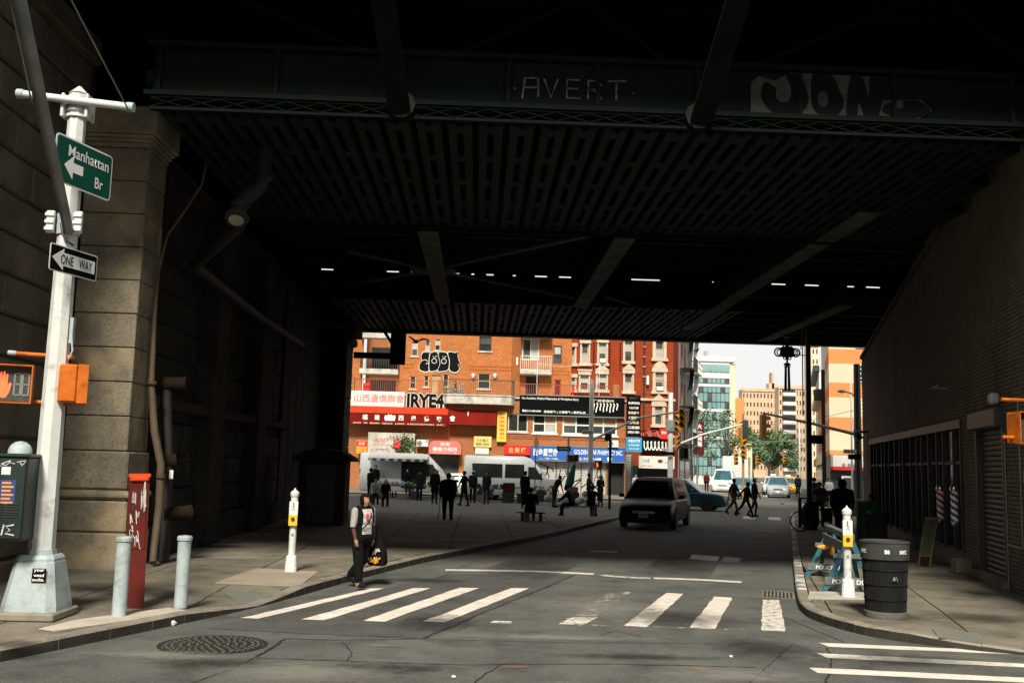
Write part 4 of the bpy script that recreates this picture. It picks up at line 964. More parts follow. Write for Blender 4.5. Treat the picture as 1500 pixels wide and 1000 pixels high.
scr = MB(); scribble(scr, (-.01, -.128, 5.72), .10, .22, 3, .012, seed=8, lift=.012); part('marker_tag', scr, 'tag_black', sp_)

XD = (math.sin(ST), math.cos(ST), 0)                 # street direction, along which the signs hang
def sign_on(name, label, cat, c, w, h, mat, border, rad=.05, bw_=.022, th=.006, bmat='sign_white', group=None):
    """flat sheet sign hung in the street direction; local x = street direction, z up, face towards -y"""
    t = thing(name, label, cat, c, R(90) - ST, group)
    def rr(w, h, r): 
        p = []
        for cx, cz, a0 in ((w / 2 - r, h / 2 - r, 0), (-w / 2 + r, h / 2 - r, 90), (-w / 2 + r, -h / 2 + r, 180), (w / 2 - r, -h / 2 + r, 270)):
            for k in range(5): a = R(a0 + k * 22.5); p.append((cx + r * math.cos(a), cz + r * math.sin(a)))
        return p
    part('panel', MB().prism(rr(w, h, rad), 0, th), bmat if border else mat, t)
    if border: part('face', MB().prism(rr(w - bw_ * 2, h - bw_ * 2, max(rad - bw_, .01)), -.003, -.0005), mat, t)
    return t
c0 = Vector((-5.05,12.32,5.64))
t = sign_on('street_sign', 'green Manhattan Br direction sign with a left arrow on the white traffic pole', 'street sign', c0, 1.04, .60, 'sign_green', True, .06)
text(t, 'Manhattan', (.07, -.003, .135), .74, .145, 'letter_white', bold=.008); text(t, 'Br', (.28, -.003, -.13), .15, .14, 'letter_white', bold=.008)
ar_ = MB(); poly_on(ar_, [(-.36, -.06), (-.20, .09), (-.20, -.0), (-.02, -.0), (-.02, -.12), (-.20, -.12), (-.20, -.21)], (0, -.003, 0), lift=.003); part('arrow', ar_, 'letter_white', t)
c0 = Vector((-5.06,12.27,4.42))
t = sign_on('one_way_sign', 'black ONE WAY arrow sign below the green sign on the white traffic pole', 'street sign', c0, .84, .33, 'sign_black', True, .03, .014)
ar_ = MB(); poly_on(ar_, [(-.39, 0), (-.19, .135), (-.19, .08), (.37, .08), (.37, -.08), (-.19, -.08), (-.19, -.135)], (0, -.003, 0), lift=.003); part('arrow', ar_, 'sign_white', t)
text(t, 'ONE', (-.13, -.003, 0), .22, .12, 'sign_black', lift=.006, bold=.012); text(t, 'WAY', (.20, -.003, 0), .24, .12, 'sign_black', lift=.006, bold=.012)
def pedsignal(label, c, rz, hand=True, s=1.0, group='pedestrian signals'):
    t = thing('pedestrian_signal', label, 'pedestrian signal', c, rz, group)
    part('housing', MB().cbox(-.23 * s, .23 * s, 0, .20 * s, -.23 * s, .23 * s, .02 * s), 'signal_orange', t)
    m = MB(); v = .12 * s; e = .235 * s
    m.box(-e, -e + .015, -v, 0, -e, e).box(e - .015, e, -v, 0, -e, e).box(-e + .015, e - .015, -v, 0, e - .015, e).box(-e + .015, e - .015, -v, 0, -e, -e + .015)
    part('visor', m, 'signal_orange', t)
    part('lens', MB().box(-.21 * s, .21 * s, -.02, -.005, -.21 * s, .21 * s), 'lens_dark', t)
    if hand:
        m = MB(); pp = [(-.13, -.17), (-.055, -.17), (-.02, -.10), (.0, .0), (-.02, .02), (-.045, -.03), (-.045, .12), (-.062, .12), (-.065, .02), (-.08, .15), (-.098, .15), (-.098, .02), (-.115, .14), (-.132, .14), (-.128, .02), (-.15, .10), (-.165, .09), (-.155, -.06)]
        poly_on(m, [(a * s, b * s) for a, b in pp], (0, -.0205, 0)); part('hand_symbol', m, 'hand_lit', t)
        for x in (.065, .155):
            m = MB()
            for a, b in (((x - .035, -.13), (x - .035, .13)), ((x + .035, -.13), (x + .035, .13)), ((x - .035, .13), (x + .035, .13)), ((x - .035, 0), (x + .035, 0)), ((x - .035, -.13), (x + .035, -.13))): ribbon(m, [(a[0] * s, a[1] * s), (b[0] * s, b[1] * s)], .018 * s, (0, -.021, 0))
            part('digit', m, 'digit_dim', t)
    return t
pedsignal('orange pedestrian signal with a lit red hand left of the white traffic pole', (-5.70, 12.30, 2.90), R(18))
pedsignal('orange pedestrian signal turned away right of the white traffic pole', (-4.95, 12.36, 2.92), R(114), False)
for z in (3.14, 2.56):
    br_ = part('signal_bracket', MB().cyl((-.52, -.0, z + .02 - .13 + .13), (.20, -.0, z - .01), .026, n=10), 'signal_orange', sp_, 40)
    part('bracket_end', MB().cyl((-.60, 0, z + .024), (-.5, 0, z + .02), .032, n=10), 'galvanised', br_, 40)
bx = thing('signal_cabinet', 'dark green signal controller cabinet with stickers strapped to the white traffic pole', 'control box', (-5.54, 12.07, 1.06), R(6))
part('body', MB().cbox(-.28, .28, -.22, .22, 0, .96, .015), 'box_green', bx); part('lid', MB().cbox(-.30, .30, -.24, .24, .96, 1.0, .012), 'box_green', bx)
part('door', MB().cbox(-.265, .265, -.235, -.221, .03, .93, .005), 'box_green', bx)
lv = MB()
for i in range(3):
    for j in range(6): lv.box(-.24 + i * .17, -.12 + i * .17, -.246, -.236, .27 + j * .03, .282 + j * .03)
part('louvre', lv, 'dark_metal', bx, kind='stuff')
part('sticker', MB().quad((.0, -.238, .42), (.17, -.238, .42), (.17, -.238, .70), (.0, -.238, .70)), 'poster_blue', bx)
pr_ = MB()
for i in range(6): ribbon(pr_, [(.02, .44 + i * .045), (.15 - .03 * (i % 2), .44 + i * .045)], .022, (0, -.238, 0), lift=.002)
part('sticker_print', pr_, 'orange_sign', bx)
part('sticker', MB().quad((.0, -.238, .76), (.10, -.238, .76), (.10, -.238, .85), (.0, -.238, .85)), 'sign_white', bx)
part('sticker', MB().quad((-.16, -.238, .48), (-.05, -.238, .46), (-.04, -.238, .62), (-.14, -.238, .64)), 'poster_blue', bx)
g = MB()
for L_, x in (([[(0, 0), (0, .12), (.05, .06), (.09, .12), (.09, 0)]], -.28), ([[(0, 0), (.04, .12), (.09, 0)], [(.02, .05), (.07, .05)]], -.17), ([[(0, 0), (0, .12)], [(.08, .12), (0, .06), (.09, 0)]], -.06), ([[(0, 0), (.02, .12)]], .06), ([[(.09, .12), (.0, .10), (.05, .06), (.0, .02), (.10, 0)]], .10)):
    for s_ in L_: ribbon(g, [(x + a, .07 + b) for a, b in s_], .016, (0, -.238, 0))
part('graffiti', g, 'tag_white', bx)
g = MB(); scribble(g, (-.0, -.238, .89), .5, .07, 6, .010, seed=12, lift=.003); part('graffiti', g, 'tag_white', bx)
tag(part('pole_dome', MB().lathe([(.135, 0), (.13, .05), (.105, .10), (.06, .135), (.005, .148)], 20), 'galvanised', None, 40), 'pale rounded dome cap on top of the dark control cabinet', 'dome cap').location = (-5.45, 12.12, 2.065)

# ================================================================ bollards, alarm post, crossing buttons
def bollard(label, x, y, h=.92, tilt=(0, 0)):
    t = thing('bollard', label, 'bollard', (x, y, .125), 0, 'steel bollards on the left corner'); t.rotation_euler = (tilt[0], tilt[1], 0)
    part('post', MB().cyl((0, 0, 0), (0, 0, h - .06), .085, n=20), 'galvanised', t, 40)
    part('cap', MB().lathe([(.085, h - .06), (.098, h - .055), (.098, h - .015), (.085, h), (.01, h + .012)], 20), 'galvanised', t, 40)
bollard('nearer grey steel bollard in front of the red alarm post', -4.32, 12.62, .96)
bollard('farther grey steel bollard right of the red alarm post', -3.82, 13.46, .92)
t = thing('alarm_post', 'dark red fire alarm post with bright red top, tagged white, behind the bollard', 'alarm post', (-4.42, 13.45, .12), R(20)); t.rotation_euler = (0, R(-1.5), R(20))
part('column', MB().loft([[(-.12, -.12, 0), (.12, -.12, 0), (.12, .12, 0), (-.12, .12, 0)], [(-.125, -.12, 1.62), (.125, -.12, 1.62), (.125, .12, 1.62), (-.125, .12, 1.62)], [(-.12, -.10, 1.68), (.12, -.10, 1.68), (.12, .12, 1.68), (-.12, .12, 1.68)]]), 'fire_red', t)
part('cap', MB().prism([(-.135, 1.68), (.135, 1.68), (.135, 1.72), (-.135, 1.72)], -.15, .13), 'fire_cap', t)
part('cap', MB().cbox(-.12, .12, -.16, -.1, 1.62, 1.70, .02), 'fire_cap', t)
part('door', MB().cbox(-.10, .10, -.128, -.118, .75, 1.55, .008), 'fire_red', t)
g = MB(); scribble(g, (-.04, -.132, 1.10), .12, .3, 4, .009, seed=21); scribble(g, (-.02, -.132, .88), .14, .28, 4, .009, seed=25); scribble(g, (.06, -.132, 1.42), .06, .4, 6, .007, seed=4); scribble(g, (-.06, -.132, 1.42), .06, .25, 3, .006, seed=14); part('graffiti', g, 'tag_white', t)
part('drip', MB().ball((-.12, -.13, .02), (.04, .03, .03), 8, 6), 'tag_white', t)
def buttonpost(label, x, y, rz, side):
    t = thing('crossing_button_post', label, 'crossing post', (x, y, .125), rz, 'crossing button posts')
    part('foot', MB().loft([ring8(.10, 0), ring8(.095, .14), ring8(.085, .27), ring8(.07, .29)]), 'white_paint', t)
    part('pole', MB().cyl((0, 0, .28), (0, 0, 1.32), .062, n=16), 'white_paint', t, 40)
    part('cap', MB().lathe([(.068, 1.30), (.078, 1.32), (.078, 1.37), (.05, 1.40), (.02, 1.42), (.01, 1.45)], 16), 'white_paint', t, 40)
    s = part('instruction_sign', MB().cbox(side - .075, side + .075, -.095, -.08, .82, 1.22, .004), 'sign_white', t)
    part('button_panel', MB().cbox(side - .075, side + .075, -.115, -.096, .80, .99, .006), 'button_yellow', s)
    part('button', MB().cyl((side, -.115, .92), (side, -.135, .92), .032, n=14), 'dark_metal', s, 40)
    m = MB(); o = (side, -.095, 0)
    ribbon(m, [(0, 1.18), (.0, 1.13)], .014, o); ribbon(m, [(-.02, 1.06), (.0, 1.11), (.025, 1.06)], .010, o); ribbon(m, [(-.025, 1.12), (0, 1.145), (.025, 1.11)], .008, o); poly_on(m, [(.012 * math.cos(k), 1.195 + .012 * math.sin(k)) for k in range(6)], o, lift=.005)
    part('walker_symbol', m, 'sign_black', s)
    part('rust_patch', MB().quad((-.02, -.064, .62), (.02, -.064, .62), (.015, -.064, .67), (-.02, -.064, .66)), 'galv_grey', t)
buttonpost('white crossing button post with yellow panel on the left pavement near the woman', -3.2, 17.85, R(4), .0)
buttonpost('white crossing button post with yellow panel beside the blue police barricade and black bin', 6.0, 16.15, R(-14), .0)

# ================================================================ black bin
t = thing('litter_bin', 'tall black wire mesh NYC litter bin with a banded rim on the right corner', 'litter bin', (5.75, 14.05, .125))
part('liner', MB().lathe([(.255, .06), (.295, .82), (.27, .82), (.24, .08)], 32), 'bin_black', t, 40)
m = MB()
for i in range(72):
    a = 2 * math.pi * i / 72; c, s = math.cos(a), math.sin(a); m.bar((c * .265, s * .265, .07), (c * .305, s * .305, .86), .010, .007)
part('wire', m, 'bin_black', t, kind='stuff')
for z in (.25, .45, .65): part('wire_hoop', MB().lathe([(.266 + z * .05, z), (.276 + z * .05, z), (.276 + z * .05, z + .012), (.266 + z * .05, z + .012)], 32), 'bin_black', t, 40)
part('rim_band', MB().lathe([(.318, .80), (.326, .80), (.330, 1.02), (.338, 1.025), (.338, 1.04), (.30, 1.05), (.24, 1.0), (.24, .95)], 40), 'bin_band', t, 40)
part('foot_ring', MB().lathe([(.235, 0), (.285, 0), (.290, .085), (.27, .09)], 32), 'bin_foot', t, 40)
def on_cyl(me, r, base):
    for v in me.vertices:
        a = v.co.x / r + base; v.co = Vector((math.sin(a) * (r - v.co.y), -math.cos(a) * (r - v.co.y), v.co.z))
for wd, u, w in (('NYC', .13, .12), ('NYC', -.46, .12)):
    o = text(t, wd, (0, 0, .91), w, .055, 'letter_white', bold=.05); on_cyl(o.data, .331, u / .33 + .02)
lf = MB(); poly_on(lf, [(-.03, .885), (.0, .885), (.0, .94), (-.03, .94)], (0, 0, 0)); poly_on(lf, [(.005, .885), (.035, .885), (.035, .925), (.02, .94), (.005, .93)], (0, 0, 0))
o = part('emblem', lf, 'letter_white', t); on_cyl(o.data, .331, -.30)
lf = MB(); scribble(lf, (0, 0, .55), .07, .07, 3, .012, seed=5, lift=.012); o = part('emblem', lf, 'galv_grey', t); on_cyl(o.data, .315, .02)
part('rubbish', MB().ball((0, 0, .96), (.22, .22, .05), 12, 6), 'goods_pale', t)

# ================================================================ police barricade
t = thing('police_barricade', 'blue wooden POLICE DEPT. sawhorse barricade behind the crossing post on the right corner', 'barricade', (6.27, 16.75, .125), R(-12))
def aframe(y, far):
    f = part('trestle', MB().bar((-.02, y, .86), (-.43, y - .02, .0), .085, .035, (0, 1, 0)).bar((.02, y, .86), (.40, y + .02, .0), .085, .035, (0, 1, 0)), 'barricade_blue', t)
    part('leg', MB().bar((-.02, y + .12, .82), (-.17, y + .32, 0), .07, .035, (0, 1, 0)), 'barricade_blue', f); part('leg', MB().bar((.02, y + .12, .82), (.2, y + .32, 0), .07, .035, (0, 1, 0)), 'barricade_blue', f)
    b1 = part('crosspiece', MB().cbox(-.28, .28, y - .05, y - .025, .56, .64, .004), 'barricade_grey', f); b2 = part('board', MB().cbox(-.42, .42, y - .055, y - .025, .12, .25, .004), 'barricade_grey', f)
    return f
f = aframe(0, False); text(f, 'POLICE DEPT.', (.03, -.057, .18), .66, .075, 'letter_white', bold=.02)
f = aframe(2.45, True); text(f, 'POLICE DEPT.', (.03, 2.393, .18), .6, .07, 'letter_white', bold=.02)
part('top_beam', MB().cbox(-.06, .06, -.1, 2.7, .86, .97, .01), 'barricade_grey', t); part('side_board', MB().cbox(-.12, -.08, .0, 2.6, .66, .82, .006), 'barricade_grey', t)
m = MB().ball((0, 0, 0), (.12, .05, .05), 10, 6).ball((.17, .0, -.06), (.05, .05, .09), 8, 6)
o = part('orange_glove', m, 'orange_sign', None, 40); o.location = ((6.56,18.9,0.7)); tag(o, 'orange work glove draped over the rear frame of the blue barricade', 'glove')

# ================================================================ right pavement: barber poles, boards, easel
def W(s, out, z): return (9.21 + s * .249 - out * .9685, 16.76 + s * .9685 + out * .249, z)
def barber(label, s, z, cols):
    t = thing('barber_pole', label, 'barber pole', W(s, .22, z), R(90 - 14.4), 'striped barber poles')
    n = 24; K = 36; vs = []; fs = []; mi = []; h = .62; r = .075
    for k in range(K + 1):
        for i in range(n): a = 2 * math.pi * i / n; vs.append((r * math.cos(a), r * math.sin(a), h * k / K))
    for k in range(K):
        for i in range(n): fs.append((k * n + i, k * n + (i + 1) % n, (k + 1) * n + (i + 1) % n, (k + 1) * n + i)); mi.append(int(((i / n * 4) + k / K * 9) % 4))
    m = MB(); m.v = vs; m.f = fs; m.m = mi
    part('striped_glass', m, cols, t)
    part('cap', MB().lathe([(.085, h), (.09, h + .06), (.06, h + .12), (.01, h + .16)], 16), 'chrome', t, 40); part('base', MB().lathe([(.01, -.12), (.06, -.09), (.09, -.04), (.085, 0)], 16), 'chrome', t, 40)
    part('bracket', MB().box(-.02, .02, -.22, -.07, .05, .09).box(-.02, .02, -.22, -.07, h - .09, h - .05), 'dark_metal', t)
barber('red, white and blue barber pole, the farther one by the shop door', 5.63, 1.14, ['letter_white', 'barber_red', 'letter_white', 'barber_blue'])
barber('white and dark striped barber pole nearer the roller shutter', 4.15, 1.16, ['letter_white', 'board_dark', 'letter_white', 'barber_blue'])
p0 = Vector(W(4.9, .62, .13)); t = thing('easel_board', 'tall narrow wooden easel board leaning by the barber shop', 'sign board', p0, R(-48))
part('frame', MB().bar((-.20, -.25, 0), (-.20, .22, 1.05), .05, .04).bar((.20, -.25, 0), (.20, .22, 1.05), .05, .04).bar((-.2, .21, 1.03), (.2, .21, 1.03), .04, .05).bar((-.2, -.15, .25), (.2, -.15, .25), .04, .05), 'wood', t)
t.scale = (.62, 1, 1)
part('panel', MB().add([(-.18, -.16, .27), (.18, -.16, .27), (.18, .205, 1.02), (-.18, .205, 1.02)], [(0, 1, 2, 3)]), 'chalk_green', t)
tag(part('concrete_block', MB().cbox(-.17, .17, -.14, .14, 0, .3, .02), 'concrete', None), 'square concrete block beside the roller shutter', 'block').location = W(3.7, .2, .13)
t = thing('atm_board', 'green folding ATM board on the right pavement beside the dark board', 'sign board', W(12.6, .9, .13), R(-8))
for a, q in ((-.16, 0), (.16, .12)): part('panel', MB().bar((0, a, 0), (0, q * .4, 1.15), .62, .03, (0, 1, 0)), 'board_green', t)
text(t, 'ATM', (.05, -.105, .55), .44, .16, 'letter_white', (1, 0, 0), (0, .14, 1), .02, lift=.02); text(t, '$', (.0, -.07, .82), .12, .16, 'letter_white', (1, 0, 0), (0, .14, 1), .02, lift=.02)
t = thing('folding_board', 'dark folding board with a faint drawing, standing right of the green ATM board', 'sign board', W(11.2, .9, .13), R(-6))
for a, q in ((-.16, 0), (.16, .12)): part('panel', MB().bar((0, a, 0), (0, q * .4, .85), .62, .03, (0, 1, 0)), 'board_dark', t)
g = MB(); scribble(g, (0, -.10, .45), .3, .4, 4, .02, (1, 0, 0), (0, .18, 1), 3, lift=.02); part('drawing', g, 'wood', t)
# signal at the right edge of the frame, on a pole just outside it
t = thing('signal_pole', 'grey traffic pole carrying the pedestrian signal at the right edge', 'traffic pole', (8.45, 14.4, .13))
part('shaft', MB().cyl((0, 0, 0), (0, 0, 5.2), .13, .10, 8), 'galvanised', t); part('signal_bracket', MB().cyl((-.8, -.05, 3.1), (0, 0, 3.1), .026, n=8).cyl((-.8, -.05, 2.55), (0, 0, 2.55), .026, n=8), 'signal_orange', t)
pedsignal('orange pedestrian signal cut by the right edge of the photo', Vector((8.05,14.35,2.82)), R(8), False)

# ================================================================ PEOPLE
def person(label, x, y, heading, h=1.7, pose='stand', top='cloth_charcoal', bottom='cloth_black', shoes='shoe', hair='hair', sleeve='long', wide=1.0, legs=(0, 0), knees=(5, 5), arms=(5, -5), elbows=(15, 15), lean=0.0, girth=1.0, coat=0.0, skirt=None, longhair=False, hat=None, group=None, z=0.0, voxel=.016, seat=.45, cfn=None, extra=None, headturn=0.0, hood=False, fingers=False):
    """one continuous body, facing local +y; heading in degrees clockwise from +Y"""
    s = h / 1.70; P = []                                 # primitives: (p, q, r0, r1, colour index)
    SK, TP, BT, SH = 0, 1, 2, 3
    g = girth; sit = pose == 'sit'
    hipz = seat / s + .09 if sit else .90
    la = (80, 84) if sit else legs; kn = (84, 78) if sit else knees
    bend = Matrix.Rotation(R(-lean), 3, 'X')
    hip0 = Vector((0, 0, hipz))
    up = lambda px, py, pz: hip0 + bend @ (Vector((px, py, pz)) - Vector((0, 0, .90)))
    low = 9
    for i, sx in enumerate((-1, 1)):
        a, k = R(la[i]), R(kn[i]); hp = hip0 + Vector((sx * .092 * g, 0, -.02))
        kp = hp + Vector((sx * .005, .41 * math.sin(a), -.41 * math.cos(a))); ap = kp + Vector((0, .40 * math.sin(a - k), -.40 * math.cos(a - k)))
        fd = a - k + (R(0) if abs(la[i]) > 60 else 0); f = Vector((sx * .03, .15 * math.cos(fd), .15 * math.sin(fd) - .035)); heel = ap + Vector((0, -.05 * math.cos(fd), -.055))
        P += [(hp, kp, .088 * g, .062 * g * wide, BT), (kp, ap, .058 * g * wide, .045 * g * wide, BT), (ap, ap + Vector((0, 0, -.04)), .036, .04, SK), (heel, ap + f, .042 * (.75 + .25 * wide) * g ** .5, .036 * g ** .5, SH), (ap + Vector((0, .02, -.045)), ap + f * .6, .046 * g ** .5, .045 * g ** .5, SH)]
        low = min(low, heel.z - .042 * g ** .5, (ap + f).z - .036 * g ** .5)
    if skirt: P += [(hip0, hip0 + Vector((0, .02, -.25)), .15 * g, .17 * g, BT), (hip0 + Vector((0, .02, -.25)), hip0 + Vector((0, .02, -.25 - skirt)), .17 * g, .17 * g, BT)]
    for zz, w, dp in ((.90, .115, .125), (1.0, .105, .115), (1.10, .10, .115), (1.2, .115, .12), (1.3, .125, .115), (1.37, .115, .095)):
        c = TP if zz > .93 else BT
        P += [(up(-w * .62 * g, 0, zz), up(w * .62 * g, 0, zz), dp * g, dp * g, c)]
    P += [(up(-.12 * g, 0, 1.40), up(.12 * g, 0, 1.40), .065, .065, TP), (up(0, -.005, 1.40), up(0, .012, 1.52), .055, .048, SK)]
    if coat: P += [(up(-.06, 0, .92), up(-.07, 0, .92 - coat), .13 * g, .14 * g, TP), (up(.06, 0, .92), up(.07, 0, .92 - coat), .13 * g, .14 * g, TP)]
    hd = Matrix.Rotation(-R(headturn), 3, 'Z')
    hc = up(0, .025, 1.585); hq = lambda v: hc + hd @ Vector(v)
    P += [(hq((0, -.005, -.02)), hq((0, -.01, .03)), .078, .080, SK), (hq((0, .03, -.07)), hq((0, .035, -.02)), .052, .062, SK), (hq((0, .085, -.035)), hq((0, .078, .0)), .016, .010, SK), (hq((-.076, -.005, -.02)), hq((-.078, -.008, .01)), .014, .016, SK), (hq((.076, -.005, -.02)), hq((.078, -.008, .01)), .014, .016, SK)]
    hands = []
    for i, sx in enumerate((-1, 1)):
        a, e = R(arms[i]), R(elbows[i]); sh = up(sx * .178 * g, 0, 1.385)
        rb = (lambda v: v) if sit else (lambda v: bend @ v)
        el = sh + rb(Vector((sx * .05, .275 * math.sin(a), -.275 * math.cos(a)))); wr = el + rb(Vector((-sx * .01, .245 * math.sin(a + e), -.245 * math.cos(a + e))))
        fd = (wr - el).normalized(); side = Vector((sx, 0, 0)); th = fd.cross(side).normalized() * (1 if sx > 0 else -1)
        P += [(sh, el, .056 * g, .044 * g, TP), (el, wr, .041, .030, TP if sleeve == 'long' else SK if sleeve == 'short' else 4), (wr, wr + fd * .07, .030, .028, SK)]
        curl = (fd * .7 - side * .55)
        for q, (o, l) in enumerate(((-.030, .055), (-.010, .066), (.010, .062), (.028, .048))):
            b0 = wr + fd * .075 + th * o; b1 = b0 + fd * l * .55; P += [(b0, b1, .0105, .010, SK), (b1, b1 + curl.normalized() * l * .5, .010, .0085, SK)]
        b0 = wr + fd * .025 - th * .030; P += [(b0, b0 - th * .022 + fd * .032, .013, .0105, SK)]
        hands.append(wr + fd * .09)
    dz = 0 if sit else -low
    if sit: pass
    m = MB()
    for p, q, r0, r1, c in P:
        p = Vector(p); q = Vector(q)
        if (q - p).length > 1e-4: m.cyl(p, q, r0, r1, 12)
        m.ball(p, r0, 10, 7); m.ball(q, r1, 10, 7)
    me = bpy.data.meshes.new('body'); me.from_pydata(m.v, [], m.f)
    ob = bpy.data.objects.new('body', me); col.objects.link(ob)
    md = ob.modifiers.new('r', 'REMESH'); md.mode = 'VOXEL'; md.voxel_size = voxel; sm_ = ob.modifiers.new('s', 'SMOOTH'); sm_.factor = .5; sm_.iterations = 3
    dg = bpy.context.evaluated_depsgraph_get(); dg.update()
    nm = bpy.data.meshes.new_from_object(ob.evaluated_get(dg)); bpy.data.objects.remove(ob); nm.name = 'body'
    mats = ['skin', top, bottom, shoes] + ([sleeve] if sleeve in MATS else [])
    nm.materials.clear()
    for k in mats + (list(cfn[0]) if cfn else []): nm.materials.append(MATS[k])
    segs = [(Vector(p), (Vector(q) - Vector(p)), max((Vector(q) - Vector(p)).length_squared, 1e-9), r0, r1, c) for p, q, r0, r1, c in P]
    for f in nm.polygons:
        c = f.center; best = 9; ci = 0
        for p, d, l2, r0, r1, k in segs:
            t = min(1, max(0, (c - p).dot(d) / l2)); dd = (c - p - d * t).length - (r0 + (r1 - r0) * t)
            if dd < best: best = dd; ci = k
        if cfn:
            o = cfn[1](c, ci)
            if o is not None: ci = len(mats) + o if o >= 0 else ci
        f.material_index = ci; f.use_smooth = True
    t = thing('person', label, 'person', (x, y, z + dz * s), -R(heading), group); t.scale = (s, s, s)
    part('body', nm, None, t)
    hm = MB(); hb = lambda c, r: hm.ball(tuple(hq(c)), r, 12, 9)
    if hat: 
        part('hat', MB().lathe([(.095, .045), (.092, .085), (.07, .115), (.01, .125)], 14, tuple(hc)).box(hc.x - .07, hc.x + .07, hc.y + .06, hc.y + .16, hc.z + .045, hc.z + .055), hat, t, 40)
        hb((0, -.035, .0), (.083, .07, .075))
    elif hood:
        hm.ball(tuple(hq((0, -.025, .005))), (.115, .115, .135), 14, 10)
    else:
        hb((0, -.026, .028), (.090, .092, .088)); hb((0, .032, .075), (.062, .045, .030))
        hb((-.062, -.01, .0), (.030, .055, .06)); hb((.062, -.01, .0), (.030, .055, .06))
        if longhair: hb((0, -.055, -.08), (.085, .055, .15))
    part('hood' if hood else 'hair', hm, top if hood else hair, t, 60)
    if extra: extra(t, hands, hq, up)
    return t

def woman_extra(t, hands, hq, up):
    for sx in (-.03, .03): part('eye', MB().ball(tuple(hq((sx, .068, .008))), (.011, .006, .006), 8, 6), 'tag_black', t)
    part('mouth', MB().ball(tuple(hq((0, .082, -.066))), (.020, .006, .006), 8, 6), 'maroon_lip' if 'maroon_lip' in MATS else 'fire_red', t)
    for sx in (-.03, .03): part('eyebrow', MB().ball(tuple(hq((sx, .066, .028))), (.018, .006, .004), 8, 6), 'hair', t)
    hh = MB().ball(tuple(hq((0, -.02, -.045))), (.094, .085, .06), 12, 8); part('hair', hh, 'hair', t, 60)
    # black vest panels, strap, print
    part('strap', MB().tube([(-.13, .06, 1.42), (-.02, .205, 1.30), (.07, .225, 1.18), (.17, .15, 1.06)], .012), 'cloth_black', t, 50)
    part('shirt_print', MB().add([(.03, .203, 1.235), (.10, .180, 1.235), (.10, .180, 1.34), (.05, .196, 1.34)], [(0, 1, 2, 3)]), 'print_red', t)
    part('shirt_print', MB().add([(.0, .214, 1.13), (.06, .205, 1.13), (.06, .205, 1.15), (.0, .214, 1.15)], [(0, 1, 2, 3)]), 'print_red', t)
    part('shoulder_bag', MB().ball((-.20, -.17, .97), (.10, .11, .15), 12, 8), 'cloth_black', t, 50)
    part('strap', MB().tube([(-.2, -.15, 1.10), (-.16, -.12, 1.30), (-.14, .0, 1.47)], .014), 'cloth_black', t, 50)
pm('skin_arm', (.10, .045, .03), (.07, .035, .025), scale=30)
def wcol(c, ci):
    if ci == 1 and c.y > .03 and -.105 < c.x < .14 and .90 < c.z < 1.42: return 0
    if ci == 1 and abs(c.x) > .225 and c.z > 1.10: return 1
    if ci == 3 and c.z < .014: return 0
    if ci == 2 and c.z < .10: return 2
    return None
w = person('woman in a black vest and white shirt stepping off the left kerb with shopping', -1.88,16.82, 126, 1.52, legs=(-10, 9), knees=(34, 6), arms=(-2, 4), elbows=(8, 14), top='cloth_black', bottom='cloth_black', shoes='shoe', wide=1.28, sleeve='skin_arm', girth=1.28, lean=2, voxel=.0085, cfn=(['cloth_white', 'cloth_shaded_sleeve', 'skin'], wcol), extra=woman_extra, headturn=8)
hx, hy = -1.64,17.19
t = thing('shopping_bag', 'black plastic shopping bag with orange and white print held by the woman', 'bag', (hx, hy, .34), R(-20))
part('bag', MB().loft([[(a * w_, b * d_, z_) for a, b in ((-1, -.6), (0, -1), (1, -.6), (1, .6), (0, 1), (-1, .6))] for z_, w_, d_ in ((0, .13, .08), (.05, .165, .10), (.25, .14, .085), (.42, .07, .04), (.52, .02, .015))]), 'cloth_black', t, 50)
g = MB(); scribble(g, (.0, -.105, .10), .22, .10, 5, .03, seed=3, lift=.02); part('print', g, 'orange_sign', t)
g = MB(); scribble(g, (.02, -.09, .24), .14, .12, 4, .022, seed=6, lift=.02); scribble(g, (-.05, -.105, .13), .12, .06, 3, .02, seed=8, lift=.025); part('print', g, 'tag_white', t)
part('handle', MB().tube([(-.04, 0, .45), (-.03, -.01, .62), (.0, -.02, .66)], .010), 'cloth_black', t, 50)

